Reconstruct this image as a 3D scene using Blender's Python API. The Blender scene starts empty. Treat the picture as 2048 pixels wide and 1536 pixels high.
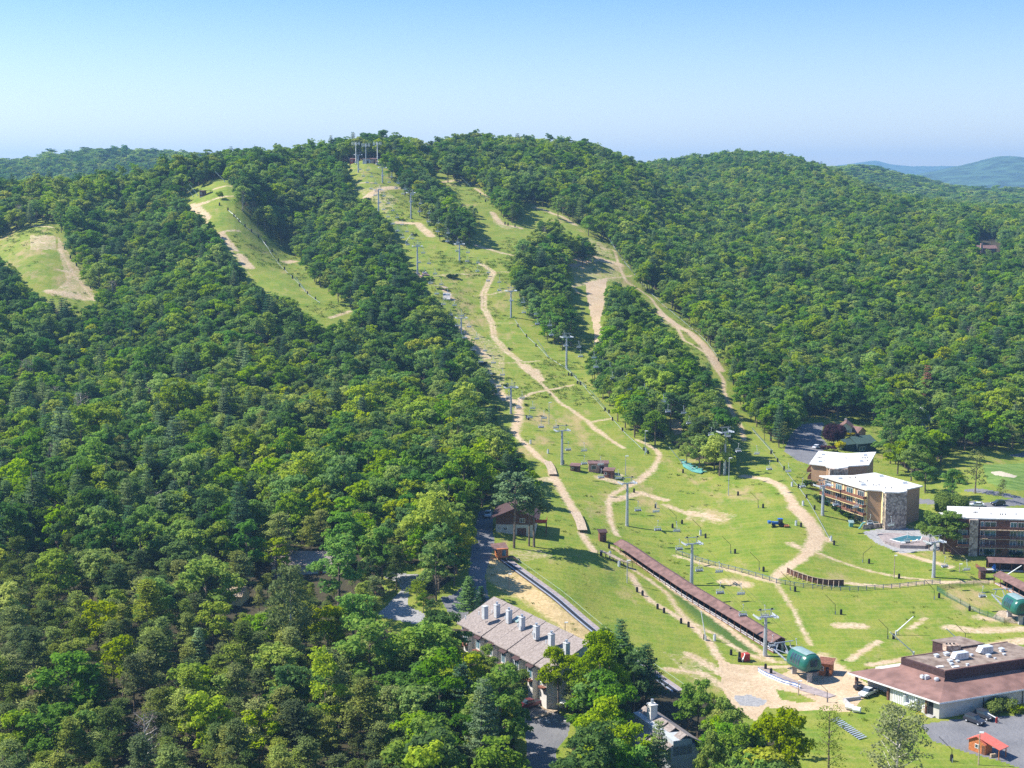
DEN = False
import bpy, math, random
import numpy as np
from mathutils import Vector
random.seed(7); rng = np.random.default_rng(11)
C = bpy.context.scene.collection
F = 2900.0; CAMZ = 115.0; PITCH = math.radians(7.6)
CP, SP = math.cos(PITCH), math.sin(PITCH)

# ------------------------------------------------------------------ camera geometry
def ray(u, v):
    dy = F*CP + (768-v)*SP
    dz = -F*SP + (768-v)*CP
    return (u-1024)/dy, dz/dy                      # x per y, z per y
def proj(x, y, z):
    yc = y*CP - (z-CAMZ)*SP
    up = y*SP + (z-CAMZ)*CP
    return 1024+F*x/yc, 768-F*up/yc

# ------------------------------------------------------------------ terrain
CT = []
def D(u, v, Y, can=0.0):
    if can: can = 14.5 if Y < 1100 else (17 if Y < 1400 else 24)
    a, s = ray(u, v); CT.append((a, Y, CAMZ+s*Y-can))
def Zc(u, v, z):
    a, s = ray(u, v); CT.append((a, (z-CAMZ)/s, z))
def R(u, Y, z):
    CT.append(((u-1024)/F, Y, z))
# lift line and open slopes
for u, v, Y in [(1608,1340,342),(1530,1312,352),(1383,1170,408),(1254,1052,459),(1124,925,526),(1022,828,594),
                (1133,738,676),(1022,635,746),(919,525,830),(822,435,926),(765,365,993),(735,325,1040),(960,600,772),
                (1420,700,722),(1330,620,800),(1250,540,875),(1150,460,945),(1050,410,1005),(880,345,1090),(1000,690,705),
                (870,590,765),(985,560,800),(1470,830,620),(1500,900,560),(1590,970,500)]:
    D(u, v, Y)
for u, v, z in [(2048,1300,0),(1700,1350,-.5),(1960,1450,-1.5),(2040,1536,-2),(1600,1500,-2),(1345,1377,0.2),(1195,1267,4),
                (1005,1112,11.6),(1090,1480,1),(1040,1078,11.6),(970,1040,13),(950,1150,11),(800,1200,10),(640,1150,10),
                (1700,1160,2.5),(1600,1100,6),(1560,1050,8.5),(1700,1062,6),(1640,905,13),(2048,1110,4),(1980,1165,2),
                (2010,950,11),(1840,1000,8),(1150,1080,9.5),(1190,1115,8.5),(1130,1160,8.8),(1200,1200,5.0),(1350,1250,1.5),(1000,1180,9),(1060,1245,6.5),(470,1210,7)]:
    Zc(u, v, z)
# left wooded slope (ground)
for u in (-260, 60, 330):
    for Y, z in [(170,2),(230,3),(300,5),(350,8),(400,10.5),(450,13),(500,17),(550,21),(600,27),(650,34)]:
        R(u, Y, z)
for u, Y, z in [(640,300,4),(640,450,12.5),(700,520,16),(700,600,23),(640,660,34),(880,560,18),(850,650,30),(830,480,13),(900,300,2),(1100,200,-1),(1500,200,-3),(2048,200,-4),(2300,300,-2)]:
    R(u, Y, z)
D(660,632,722); D(570,560,775); D(480,500,822); D(405,395,905); D(470,385,900)
D(130,600,762); D(60,480,850); R(-260,760,58); R(-260,850,84)
for u, v, Y in [(200,700,665),(200,600,735),(300,520,795),(560,450,880),(620,400,940),(250,420,910),(0,420,900),
                (0,362,955),(200,352,965),(330,318,1000),(400,318,1010),(500,300,1055),(640,286,1110),(760,272,1150),(950,266,1200),(1100,278,1200),
                (1250,308,1220),(1350,400,1170),(1350,340,1480),(1500,600,860),(1500,500,1000),(1700,500,1050),(1700,400,1350),
                (1485,293,1900),(1553,297,1900),(1628,316,1900),(1656,325,1900),(1400,303,1880),(1300,312,1800),(1724,356,1850),(1793,380,1800),(1861,391,1800),(2048,401,1800),(2300,405,1800),
                (1700,600,880),(1900,600,880),(1900,500,1090),(2048,500,1090),(1700,700,750),(2048,700,740),(1800,800,630),
                (2048,860,590),(2300,700,740),(2300,500,1090),(0,318,2500),(100,302,2500),(200,293,2500),(300,293,2500),(380,300,2480),(440,309,2450),(-260,335,2500),
                (1690,326,3000),(1741,328,3000),(1827,347,3000),(1895,368,3000),(2048,371,3000),(2300,371,3000)]:
    D(u, v, Y, 13.0)
for u, Y, z in [(950,1450,118),(600,1350,112),(200,1250,88),(-100,1250,80),(400,1300,92),(1200,1480,120),(0,1700,62),(250,1700,62),(400,1700,72),(100,3400,90),(600,2000,90),(800,1900,95),(1100,2400,90),
                (1500,2400,100),(1700,2350,95),(1900,2350,80),(2200,2350,70),(100,4000,60),(1000,4000,60),(1700,4200,70),(2200,4000,80),
                (100,14000,40),(1000,14000,40),(2200,14000,40),(150,1060,98),(-100,1060,92),(300,1080,100),(150,1150,90),(600,1150,128),(1400,1050,66),(1450,1250,78),(-260,1100,100),(2300,1150,64),(2300,620,9)]:
    R(u, Y, z)
P_ = np.array(CT)
def _uv(a, Y):
    return np.stack([np.asarray(a)*3.0, np.log(Y)], -1)
_K = _uv(P_[:, 0], P_[:, 1])
def _phi(r2):
    return np.where(r2 > 1e-12, 0.5*r2*np.log(np.maximum(r2, 1e-12)), 0)
_n = len(_K)
_A = np.zeros((_n+3, _n+3))
_A[:_n, :_n] = _phi(((_K[:, None]-_K[None])**2).sum(-1)) + np.eye(_n)*0.0006
_A[:_n, _n] = 1; _A[:_n, _n+1:] = _K; _A[_n, :_n] = 1; _A[_n+1:, :_n] = _K.T
_w = np.linalg.solve(_A, np.concatenate([P_[:, 2], [0, 0, 0]]))
def tps(a, Y):
    q = _uv(a, Y); sh = q.shape[:-1]; q = q.reshape(-1, 2); out = np.empty(len(q))
    for i in range(0, len(q), 50000):
        s = q[i:i+50000]
        out[i:i+50000] = _phi(((s[:, None]-_K[None])**2).sum(-1)) @ _w[:_n] + _w[_n] + s @ _w[_n+1:]
    return out.reshape(sh)
# coarse table, then bilinear
GA = np.linspace(-0.52, 0.52, 209); GL = np.linspace(math.log(110), math.log(15000), 420)
TA, TL = np.meshgrid(GA, GL)
TZ = tps(TA, np.exp(TL))
def bump(x, y):
    return (0.5*np.sin(x*.045+1.3)*np.cos(y*.038) + 0.3*np.sin(x*.11+y*.07) + .12*np.sin(x*.31-y*.23+2))
def hz(x, y):
    x = np.asarray(x, float); y = np.asarray(y, float)
    a = np.clip((x/y-GA[0])/(GA[1]-GA[0]), 0, len(GA)-1.001); l = np.clip((np.log(y)-GL[0])/(GL[1]-GL[0]), 0, len(GL)-1.001)
    i = a.astype(int); j = l.astype(int); fa = a-i; fl = l-j
    z = (TZ[j, i]*(1-fa)*(1-fl)+TZ[j, i+1]*fa*(1-fl)+TZ[j+1, i]*(1-fa)*fl+TZ[j+1, i+1]*fa*fl)
    return z + bump(x, y)*np.clip((y-330)/400, 0.25, 1.6)
def G(u, v):
    """world point where the ray through photo pixel (u, v) meets the terrain"""
    a, s = ray(u, v)
    Y = np.exp(np.linspace(math.log(200), math.log(3500), 3000))
    z = hz(a*Y, Y); r = CAMZ+s*Y
    k = np.nonzero(r < z)[0]
    if len(k) == 0: return Vector((a*1200, 1200, float(hz(a*1200, 1200))))
    k = k[0]
    if k == 0: y = Y[0]
    else:
        d0 = r[k-1]-z[k-1]; d1 = z[k]-r[k]; y = Y[k-1]+(Y[k]-Y[k-1])*d0/(d0+d1)
    return Vector((a*y, y, float(hz(a*y, y))))
def P(u, v, z):
    """world point at height z on the ray through (u, v)"""
    a, s = ray(u, v); y = (z-CAMZ)/s
    return Vector((a*y, y, z))
def PY(u, v, y):
    a, s = ray(u, v); return Vector((a*y, y, CAMZ+s*y))
def H(x, y): return float(hz(x, y))

# ------------------------------------------------------------------ traced outlines (photo pixels)
MAIN = [(701,327),(766,327),(831,331),(841,336),(869,346),(903,356),(951,377),(978,401),(987,421),(992,438),(1019,449),(1033,452),
        (1046,430),(1043,404),(1094,418),(1135,436),(1163,459),(1197,476),(1224,490),(1245,520),(1269,548),(1282,575),(1317,603),(1350,625),
        (1382,644),(1399,671),(1423,698),(1447,743),(1460,780),(1480,815),(1497,845),(1520,875),(1542,903),(1570,900),(1580,870),(1600,848),
        (1645,843),(1735,832),(1755,868),(1758,912),(1775,925),(1790,945),(1840,960),(1890,930),(1900,905),(2100,902),(2300,900),(2300,1700),
        (1620,1700),(1609,1472),(1590,1430),(1568,1412),(1533,1412),(1517,1434),(1498,1430),(1463,1396),(1432,1370),(1397,1359),(1370,1359),(1357,1370),(1330,1345),(1308,1316),
        (1281,1292),(1268,1265),(1233,1238),(1209,1249),(1190,1268),(1179,1286),(1171,1297),(1120,1290),(985,1222),(983,1184),(970,1157),(958,1135),(950,1080),(958,1020),(985,1020),
        (1000,1005),(1060,1010),(1090,1022),(1119,1005),(1100,977),(1062,942),(1054,907),(1027,875),(1000,845),(979,821),(985,800),(1008,781),(976,746),
        (957,708),(934,671),(910,644),(896,616),(872,592),(855,572),(821,531),(800,497),(780,476),(787,449),(763,421),(735,394),(703,380)]
ISL1 = [(760,322),(770,345),(794,377),(814,397),(841,435),(862,460),(873,482),(884,492),(925,496),(945,490),(952,470),(956,440),(954,411),(941,404),(932,425),(913,394),(903,367),(869,353),(841,339),(826,325)]
ISL3 = [(1074,438),(1105,432),(1123,438),(1123,462),(1156,466),(1190,476),(1197,497),(1193,524),(1183,534),(1149,531),(1135,558),(1142,585),(1146,620),(1159,640),(1156,678),(1149,702),
        (1129,705),(1105,688),(1077,674),(1070,647),(1050,633),(1036,606),(1019,572),(1017,538),(1029,503),(1026,483),(1043,469),(1074,462)]
ISL4 = [(1217,565),(1210,572),(1204,606),(1207,644),(1204,671),(1176,709),(1175,735),(1176,754),(1183,781),(1210,815),(1226,834),(1239,853),(1269,877),(1301,888),(1317,901),(1341,907),(1355,923),
        (1400,945),(1432,954),(1460,954),(1473,932),(1470,907),(1463,884),(1473,856),(1454,821),(1438,799),(1430,739),(1382,709),(1365,674),(1348,664),(1320,640),(1313,613),(1289,596),(1265,572),(1238,562)]
HOLE4 = [(1336,838),(1362,838),(1366,866),(1350,871),(1340,855)]
FLC = [(-60,480),(0,474),(60,455),(105,446),(120,462),(123,483),(144,514),(164,548),(193,592),(171,606),(147,608),(96,592),(68,582),(51,558),(31,531),(15,505),(-60,505)]
LTR = [(369,380),(403,373),(427,360),(455,352),(462,377),(470,401),(494,435),(535,462),(583,503),(617,548),(641,579),(667,603),(702,616),(706,628),(694,632),(643,638),(598,609),
       (575,588),(545,575),(513,562),(478,524),(448,490),(441,466),(414,435),(381,411),(367,397)]
DRIVE = [(772,1144),(848,1150),(851,1158),(822,1167),(816,1197),(816,1211),(851,1229),(845,1250),(792,1240),(753,1231),(778,1206),(804,1179),(795,1165),(770,1155)]
LOTL = [(880,1195),(905,1190),(935,1165),(945,1080),(958,1020),(985,1020),(988,1090),(970,1150),(975,1190),(985,1210),(940,1222),(925,1250),(905,1240)]
LOTB = [(1045,1425),(1070,1405),(1100,1420),(1142,1440),(1136,1472),(1112,1500),(1120,1600),(1058,1600),(1052,1480)]
LOTU = [(1568,902),(1592,920),(1620,930),(1645,905),(1655,888),(1640,872),(1648,850),(1645,845),(1600,848),(1580,870)]
LOTR = [(1840,1450),(1900,1440),(2300,1410),(2300,1600),(2060,1560),(2040,1536),(1995,1520),(1938,1506),(1865,1481)]
STAGE = [(1428,1300),(1440,1318),(1465,1328),(1515,1330),(1600,1332),(1620,1306),(1660,1320),(1706,1348),(1735,1365),(1730,1395),(1700,1425),(1634,1421),(1596,1424),(1533,1415),(1511,1443),(1463,1415),(1445,1380),(1440,1340)]
PATIO = [(1724,1064),(1790,1052),(1860,1064),(1890,1100),(1800,1106),(1752,1086)]
STRAW = [(985,1095),(1005,1118),(1195,1268),(1185,1296),(1140,1272),(1050,1205),(1000,1180),(964,1150),(972,1118)]
GREEN = [(1965,930),(2300,915),(2300,990),(2020,980),(1975,965)]
BUNK = [(1980,944),(2000,942),(2035,952),(2028,956),(1990,950)]
SCAR = [(1170,565),(1215,556),(1212,600),(1200,645),(1218,680),(1200,700),(1188,690),(1186,655),(1176,610)]
MASKS = [LTR, FLC, DRIVE, LOTL, LOTB, HOLE4,
         [(910,1250),(940,1205),(985,1195),(1060,1212),(1168,1280),(1165,1312),(1100,1315),(1078,1318),(1048,1334),(1000,1310),(940,1278),(915,1272)],
         [(1268,1450),(1290,1408),(1325,1408),(1392,1490),(1392,1600),(1340,1600),(1330,1500)],
         [(566,1112),(713,1109),(713,1136),(660,1138),(570,1124)],[(445,1172),(500,1170),(498,1192),(468,1208),(446,1198)],
         [(1950,478),(2000,480),(2004,502),(1955,504)],[(1835,836),(1868,832),(1870,852),(1845,852)],[(849,305),(861,305),(860,315),(850,317)]]
def inpoly(u, v, poly):
    u = np.asarray(u, float); v = np.asarray(v, float); c = np.zeros(u.shape, bool)
    n = len(poly)
    for i in range(n):
        x1, y1 = poly[i]; x2, y2 = poly[(i+1) % n]
        if y1 == y2: continue
        c ^= ((y1 > v) != (y2 > v)) & (u < (x2-x1)*(v-y1)/(y2-y1)+x1)
    return c
def is_open(u, v, grow=0):
    o = inpoly(u, v, MAIN) & ~inpoly(u, v, ISL1) & ~inpoly(u, v, ISL3) & ~inpoly(u, v, ISL4)
    for m in MASKS: o = o | inpoly(u, v, m)
    return o
# dirt paths: (polyline in photo pixels, width in metres)
PATHS = [
 ([(1440,1318),(1432,1307),(1421,1286),(1381,1249),(1340,1225),(1303,1203),(1284,1184),(1260,1147)],2.2),
 ([(1188,1103),(1172,1081),(1163,1065)],2.4),([(1150,1028),(1148,1022),(1137,1003),(1124,982),(1110,958),(1104,945)],3.4),
 ([(1096,928),(1078,915),(1059,896),(1033,872),(1030,861),(1038,834),(1039,807),(1041,797)],2.6),([(1030,865),(1038,834),(1038,815)],4.5),
 ([(1041,797),(1065,786),(1102,779),(1145,770)],1.8),
 ([(1234,1071),(1221,1044),(1217,1003),(1226,987),(1247,977),(1280,960),(1307,936),(1320,912),(1312,899),(1293,888),(1274,880)],2.0),
 ([(1247,977),(1280,960),(1307,936)],3.2),
 ([(1035,721),(1043,735),(1081,764),(1102,786),(1119,805),(1145,821),(1172,840),(1188,856),(1210,872),(1247,896)],1.8),
 ([(1172,840),(1188,856),(1210,872)],3.0),
 ([(1060,745),(1035,721),(1012,705),(985,674),(982,647),(964,616),(964,585),(978,558),(985,544),(958,527)],1.7),
 ([(1041,721),(1018,703),(991,674),(988,647),(971,616),(971,585),(984,558),(991,544),(965,527)],1.4),
 ([(1050,730),(1080,760),(1070,740)],5.0),
 ([(997,727),(1077,722)],1.2),([(855,555),(923,548),(1016,544)],1.5),([(947,592),(982,589),(1022,579)],1.2),([(985,647),(1070,652)],1.2),
 ([(1183,844),(1223,837)],1.6),([(951,490),(992,503),(1043,514)],4),([(797,445),(835,447),(862,472)],6),([(735,394),(766,377),(794,375)],7),([(715,367),(763,370)],3),
 ([(880,364),(913,360),(925,364)],4),([(951,377),(978,395)],3),([(985,425),(1000,447),(1040,456)],5),([(1070,415),(1130,436),(1150,450)],5),
 ([(1197,496),(1228,500),(1238,531),(1252,562),(1300,594),(1320,620),(1350,648),(1368,681),(1410,705),(1427,732),(1447,760),(1447,780),(1457,805),(1466,827),(1482,853),(1488,881)],1.9),
 ([(1320,625),(1345,645),(1385,668),(1415,700),(1440,740)],5.5),([(1320,640),(1350,655),(1395,661)],1.6),
 ([(1149,572),(1197,561),(1265,551)],1.3),([(1146,572),(1156,585),(1180,597)],1.6),([(1140,530),(1190,515),(1235,528)],9),
 ([(1488,952),(1527,957),(1558,970),(1577,992),(1590,1014),(1609,1033),(1628,1058),(1634,1074),(1625,1096),(1602,1118),(1564,1141),(1552,1153)],3.6),
 ([(1590,1014),(1609,1033),(1628,1058),(1634,1074),(1625,1096)],5.6),([(1632,1072),(1648,1078)],6),([(1575,1145),(1592,1148)],5),
 ([(1552,1153),(1550,1165),(1565,1185),(1587,1220),(1606,1261),(1622,1290)],1.1),([(1580,1087),(1606,1100)],3.2),
 ([(1628,1103),(1685,1125),(1748,1144),(1811,1156),(1875,1163),(1979,1163)],1.6),([(1691,1166),(1780,1173),(1843,1166),(1979,1163)],2.2),
 ([(1352,1112),(1380,1120),(1400,1126),(1450,1138),(1500,1152),(1555,1166)],1.9),
 ([(1260,1135),(1303,1163),(1335,1187),(1357,1222),(1373,1238),(1410,1260),(1432,1269),(1479,1301),(1527,1320),(1565,1325)],1.5),
 ([(1225,1095),(1290,1135),(1400,1215),(1500,1290),(1545,1322)],2.2),
 ([(1230,1000),(1280,985),(1330,1000)],4),([(1330,1010),(1380,1028),(1440,1040)],3.0),([(1380,1025),(1420,1032)],5),
 ([(1200,955),(1235,965)],5),([(1450,1163),(1490,1170)],5),([(1682,1251),(1720,1252)],5.0),([(1820,1258),(1850,1237)],1.4),([(1700,1320),(1757,1283)],2.0),
 ([(480,510),(500,535)],6),([(441,466),(470,500)],5),([(381,411),(414,437)],6),([(440,465),(480,462)],2),([(570,525),(590,522)],5),
 ([(100,583),(140,590),(186,598)],7),([(120,500),(150,552),(183,592)],3),([(78,485),(96,488)],2.5),([(118,540),(150,548)],3),([(105,455),(60,452)],3),
 ([(410,405),(470,393)],2.5),([(390,412),(412,405)],5),([(660,636),(700,622)],2),([(430,378),(460,372)],4),([(690,322),(765,326)],5),
 ([(906,600),(890,580)],4),([(965,745),(985,770),(1010,800)],4),([(985,780),(1030,805)],5),([(920,655),(945,690),(975,715)],5),([(1105,958),(1090,960)],6),
 ([(1205,940),(1240,950)],3),([(1800,1105),(1850,1120),(1900,1134)],2.5),([(1960,1235),(2000,1240)],4),([(1900,1190),(1960,1225)],1),
 ([(1900,1255),(1960,1262),(2048,1258)],5),([(1990,1290),(2060,1280)],5),([(1740,1330),(1810,1318)],2.5),([(1645,1310),(1690,1345)],3.5),([(1380,1310),(1440,1345)],4),([(1340,1340),(1400,1345),(1450,1375)],3.5)]
ROADS = [([(1835,1002),(1870,1004),(1920,1006),(1985,1012),(2048,1003)],6.0),([(1945,980),(1985,986),(2048,999),(2120,1012)],5.5),([(2030,912),(2060,905)],5)]
def seg_field(X, Y, lines, slack=3.0):
    """signed field: >0 inside, metres, for polylines given as photo pixels"""
    out = np.full(X.shape, -9.0)
    for pts, w in lines:
        W = [G(*p) for p in pts]
        for a, b in zip(W[:-1], W[1:]):
            dx, dy = b.x-a.x, b.y-a.y; L2 = dx*dx+dy*dy+1e-6
            m = (X > min(a.x, b.x)-w-slack) & (X < max(a.x, b.x)+w+slack) & (Y > min(a.y, b.y)-w-slack) & (Y < max(a.y, b.y)+w+slack)
            if not m.any(): continue
            t = np.clip(((X[m]-a.x)*dx+(Y[m]-a.y)*dy)/L2, 0, 1)
            d = np.hypot(X[m]-a.x-t*dx, Y[m]-a.y-t*dy)
            out[m] = np.maximum(out[m], w/2-d if not (len(pts) <= 3 and w >= 3) else np.minimum(w/2-d, 1)*.8-.2)
    return out

# ------------------------------------------------------------------ mesh helpers
class MB:
    def __init__(s): s.v = []; s.f = []; s.m = []; s.cur = 0
    def add(s, vs, fs):
        o = len(s.v); s.v += [tuple(p) for p in vs]; s.f += [tuple(i+o for i in f) for f in fs]; s.m += [s.cur]*len(fs); return s
    def box(s, c, d, rz=0.0, ax=None):
        cx, cy, cz = c; hx, hy, hz_ = d[0]/2, d[1]/2, d[2]/2; co, si = math.cos(rz), math.sin(rz)
        vs = []
        for z in (-hz_, hz_):
            for x, y in ((-hx, -hy), (hx, -hy), (hx, hy), (-hx, hy)):
                vs.append((cx+x*co-y*si, cy+x*si+y*co, cz+z))
        return s.add(vs, [(3,2,1,0),(4,5,6,7),(0,1,5,4),(1,2,6,5),(2,3,7,6),(3,0,4,7)])
    def prism(s, pts, z0, z1):
        n = len(pts)
        if sum(pts[i][0]*pts[(i+1) % n][1]-pts[(i+1) % n][0]*pts[i][1] for i in range(n)) < 0: pts = pts[::-1]
        g0 = (lambda i: z0[i]) if hasattr(z0, '__len__') else (lambda i: z0)
        vs = [(p[0], p[1], g0(i)) for i, p in enumerate(pts)]+[(p[0], p[1], z1) for p in pts]
        fs = [tuple(range(n-1, -1, -1)), tuple(range(n, 2*n))]+[(i, (i+1) % n, n+(i+1) % n, n+i) for i in range(n)]
        return s.add(vs, fs)
    def poly(s, pts): return s.add(pts, [tuple(range(len(pts)))])
    def slab(s, pts, t):
        """planar 3-D polygon thickened downwards by t"""
        n = len(pts); pts = [Vector(p) for p in pts]
        ar = sum(pts[i].x*pts[(i+1) % n].y-pts[(i+1) % n].x*pts[i].y for i in range(n))
        if ar < 0: pts = pts[::-1]
        vs = [p-Vector((0, 0, t)) for p in pts]+pts
        return s.add(vs, [tuple(range(n-1, -1, -1)), tuple(range(n, 2*n))]+[(i, (i+1) % n, n+(i+1) % n, n+i) for i in range(n)])
    def tube(s, pts, r, n=6):
        pts = [Vector(p) for p in pts]; rs = r if hasattr(r, '__len__') else [r]*len(pts); rings = []
        for i, p in enumerate(pts):
            d = (pts[min(i+1, len(pts)-1)]-pts[max(i-1, 0)]).normalized()
            a = d.cross(Vector((0, 0, 1)) if abs(d.z) < .9 else Vector((1, 0, 0))).normalized(); b = d.cross(a)
            rings.append([p+(a*math.cos(k*2*math.pi/n)+b*math.sin(k*2*math.pi/n))*rs[i] for k in range(n)])
        vs = [q for g in rings for q in g]; fs = []
        for i in range(len(pts)-1):
            for k in range(n): fs.append((i*n+k, i*n+(k+1) % n, (i+1)*n+(k+1) % n, (i+1)*n+k))
        fs.append(tuple(range(n-1, -1, -1))); fs.append(tuple((len(pts)-1)*n+k for k in range(n)))
        return s.add(vs, fs)
    def beam(s, a, b, w, h):
        """square bar from a to b"""
        a, b = Vector(a), Vector(b); d = (b-a).normalized()
        x = d.cross(Vector((0, 0, 1)) if abs(d.z) < .95 else Vector((1, 0, 0))).normalized(); z = x.cross(d)
        vs = []
        for p in (a, b):
            for i, j in ((-1, -1), (1, -1), (1, 1), (-1, 1)): vs.append(p+x*(i*w/2)+z*(j*h/2))
        return s.add(vs, [(3,2,1,0),(4,5,6,7),(0,1,5,4),(1,2,6,5),(2,3,7,6),(3,0,4,7)])
    def build(s, name, mats, parent=None, smooth=False):
        me = bpy.data.meshes.new(name)
        off = parent.get('_o') if parent is not None else None
        if off is not None: vs = [(p[0]-off[0], p[1]-off[1], p[2]-off[2]) for p in s.v]
        else: vs = s.v
        me.from_pydata(vs, [], s.f); me.update()
        if not isinstance(mats, (list, tuple)): mats = [mats]
        for m in mats: me.materials.append(m)
        if len(mats) > 1: me.polygons.foreach_set('material_index', s.m)
        if smooth: me.polygons.foreach_set('use_smooth', [True]*len(me.polygons))
        o = bpy.data.objects.new(name, me); C.objects.link(o)
        if parent is not None:
            o.parent = parent
            if parent.type == 'MESH' or off is None: pass
            if parent.get('_o') is not None: o['_o'] = parent['_o']
            if parent.type == 'MESH': o.location = (0, 0, 0)
        return o
def tag(o, label=None, cat=None, group=None, kind=None):
    if label: o['label'] = label
    if cat: o['category'] = cat
    if group: o['group'] = group
    if kind: o['kind'] = kind
    return o
def thing(name, label, cat, loc, group=None):
    o = bpy.data.objects.new(name, None); C.objects.link(o); o.location = loc; o.empty_display_size = .5
    o['_o'] = [float(c) for c in loc]
    return tag(o, label, cat, group)
def dup(root, loc=None, rz=None, label=None, group=None, scale=None):
    r = root.copy(); C.objects.link(r)
    if loc is not None: r.location = loc
    if rz is not None: r.rotation_euler = (0, 0, rz)
    if scale is not None: r.scale = scale
    if label: r['label'] = label
    if group: r['group'] = group
    for ch in list(root.children):
        c = ch.copy(); C.objects.link(c); c.parent = r
        for g in ch.children:
            d = g.copy(); C.objects.link(d); d.parent = c
    return r

# ------------------------------------------------------------------ materials
def mat(name, col, rough=.8, metal=0, var=.12, scale=1.5, bumpk=0.0, col2=None, spec=.3, stretch=None):
    """procedural: base colour broken up by world-scale noise"""
    m = bpy.data.materials.new(name); m.use_nodes = True; nt = m.node_tree; b = nt.nodes['Principled BSDF']
    b.inputs['Roughness'].default_value = rough; b.inputs['Metallic'].default_value = metal
    b.inputs['Specular IOR Level'].default_value = spec
    geo = nt.nodes.new('ShaderNodeNewGeometry'); nz = nt.nodes.new('ShaderNodeTexNoise')
    nz.inputs['Scale'].default_value = scale; nz.inputs['Detail'].default_value = 5
    if stretch:
        mp = nt.nodes.new('ShaderNodeMapping'); mp.inputs['Scale'].default_value = stretch
        nt.links.new(geo.outputs['Position'], mp.inputs[0]); nt.links.new(mp.outputs[0], nz.inputs['Vector'])
    else: nt.links.new(geo.outputs['Position'], nz.inputs['Vector'])
    cr = nt.nodes.new('ShaderNodeValToRGB'); nt.links.new(nz.outputs['Fac'], cr.inputs[0])
    c2 = col2 or tuple(min(1, c*(1+var*1.6)) for c in col); c1 = tuple(c*(1-var*1.6) for c in col) if not col2 else col
    cr.color_ramp.elements[0].position = .36; cr.color_ramp.elements[1].position = .64
    cr.color_ramp.elements[0].color = (*c1, 1); cr.color_ramp.elements[1].color = (*c2, 1)
    nt.links.new(cr.outputs[0], b.inputs['Base Color'])
    if bumpk:
        bp = nt.nodes.new('ShaderNodeBump'); bp.inputs['Strength'].default_value = bumpk; bp.inputs['Distance'].default_value = .05
        nt.links.new(nz.outputs['Fac'], bp.inputs['Height']); nt.links.new(bp.outputs[0], b.inputs['Normal'])
    return m

# ------------------------------------------------------------------ camera, light, sky
sc = bpy.context.scene
cd = bpy.data.cameras.new('camera'); cam = bpy.data.objects.new('camera', cd); C.objects.link(cam)
cam.location = (0, 0, CAMZ); cam.rotation_euler = (math.pi/2-PITCH, 0, 0)
cd.sensor_width = 36; cd.lens = 36*F/2048; cd.clip_end = 60000; cd.clip_start = 1; sc.camera = cam
SUN = Vector((-1.0, 0.13, 1.12)).normalized()
elev = math.asin(SUN.z)
sd = bpy.data.lights.new('sun', 'SUN'); so = bpy.data.objects.new('sun', sd); C.objects.link(so)
so.rotation_euler = SUN.to_track_quat('Z', 'Y').to_euler(); so.location = (0, 300, 400)
sd.energy = 4.9; sd.angle = math.radians(.53); sd.color = (1, .95, .86)
w = bpy.data.worlds.new('World'); sc.world = w; w.use_nodes = True; wn = w.node_tree
sky = wn.nodes.new('ShaderNodeTexSky'); sky.sky_type = 'NISHITA'; sky.sun_disc = False
sky.sun_elevation = elev; sky.sun_rotation = math.atan2(SUN.x, SUN.y)
sky.altitude = 400; sky.air_density = 1.0; sky.dust_density = 1.0; sky.ozone_density = 1.6
_tc = wn.nodes.new('ShaderNodeTexCoord'); _sx = wn.nodes.new('ShaderNodeSeparateXYZ'); wn.links.new(_tc.outputs['Generated'], _sx.inputs[0])
_cr = wn.nodes.new('ShaderNodeValToRGB'); wn.links.new(_sx.outputs['Z'], _cr.inputs[0]); _cr.color_ramp.elements[0].color = (1.2, 1.0, .90, 1); _cr.color_ramp.elements[1].color = (.31, .52, .78, 1); _cr.color_ramp.elements[1].position = .15
_mx = wn.nodes.new('ShaderNodeMix'); _mx.data_type = 'RGBA'; _mx.blend_type = 'MULTIPLY'; _mx.inputs[0].default_value = 1; wn.links.new(sky.outputs[0], _mx.inputs[6]); wn.links.new(_cr.outputs[0], _mx.inputs[7])
wn.links.new(_mx.outputs[2], wn.nodes['Background'].inputs[0]); wn.nodes['Background'].inputs[1].default_value = .13
sc.view_settings.view_transform = 'Standard'; sc.view_settings.look = 'None'; sc.view_settings.exposure = 0.95; sc.view_settings.gamma = 1
sc.cycles.volume_bounces = 0; sc.cycles.max_bounces = 6; sc.cycles.diffuse_bounces = 3; sc.cycles.transmission_bounces = 3
sc.cycles.use_denoising = DEN
HAZE_D = 0.000095
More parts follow.
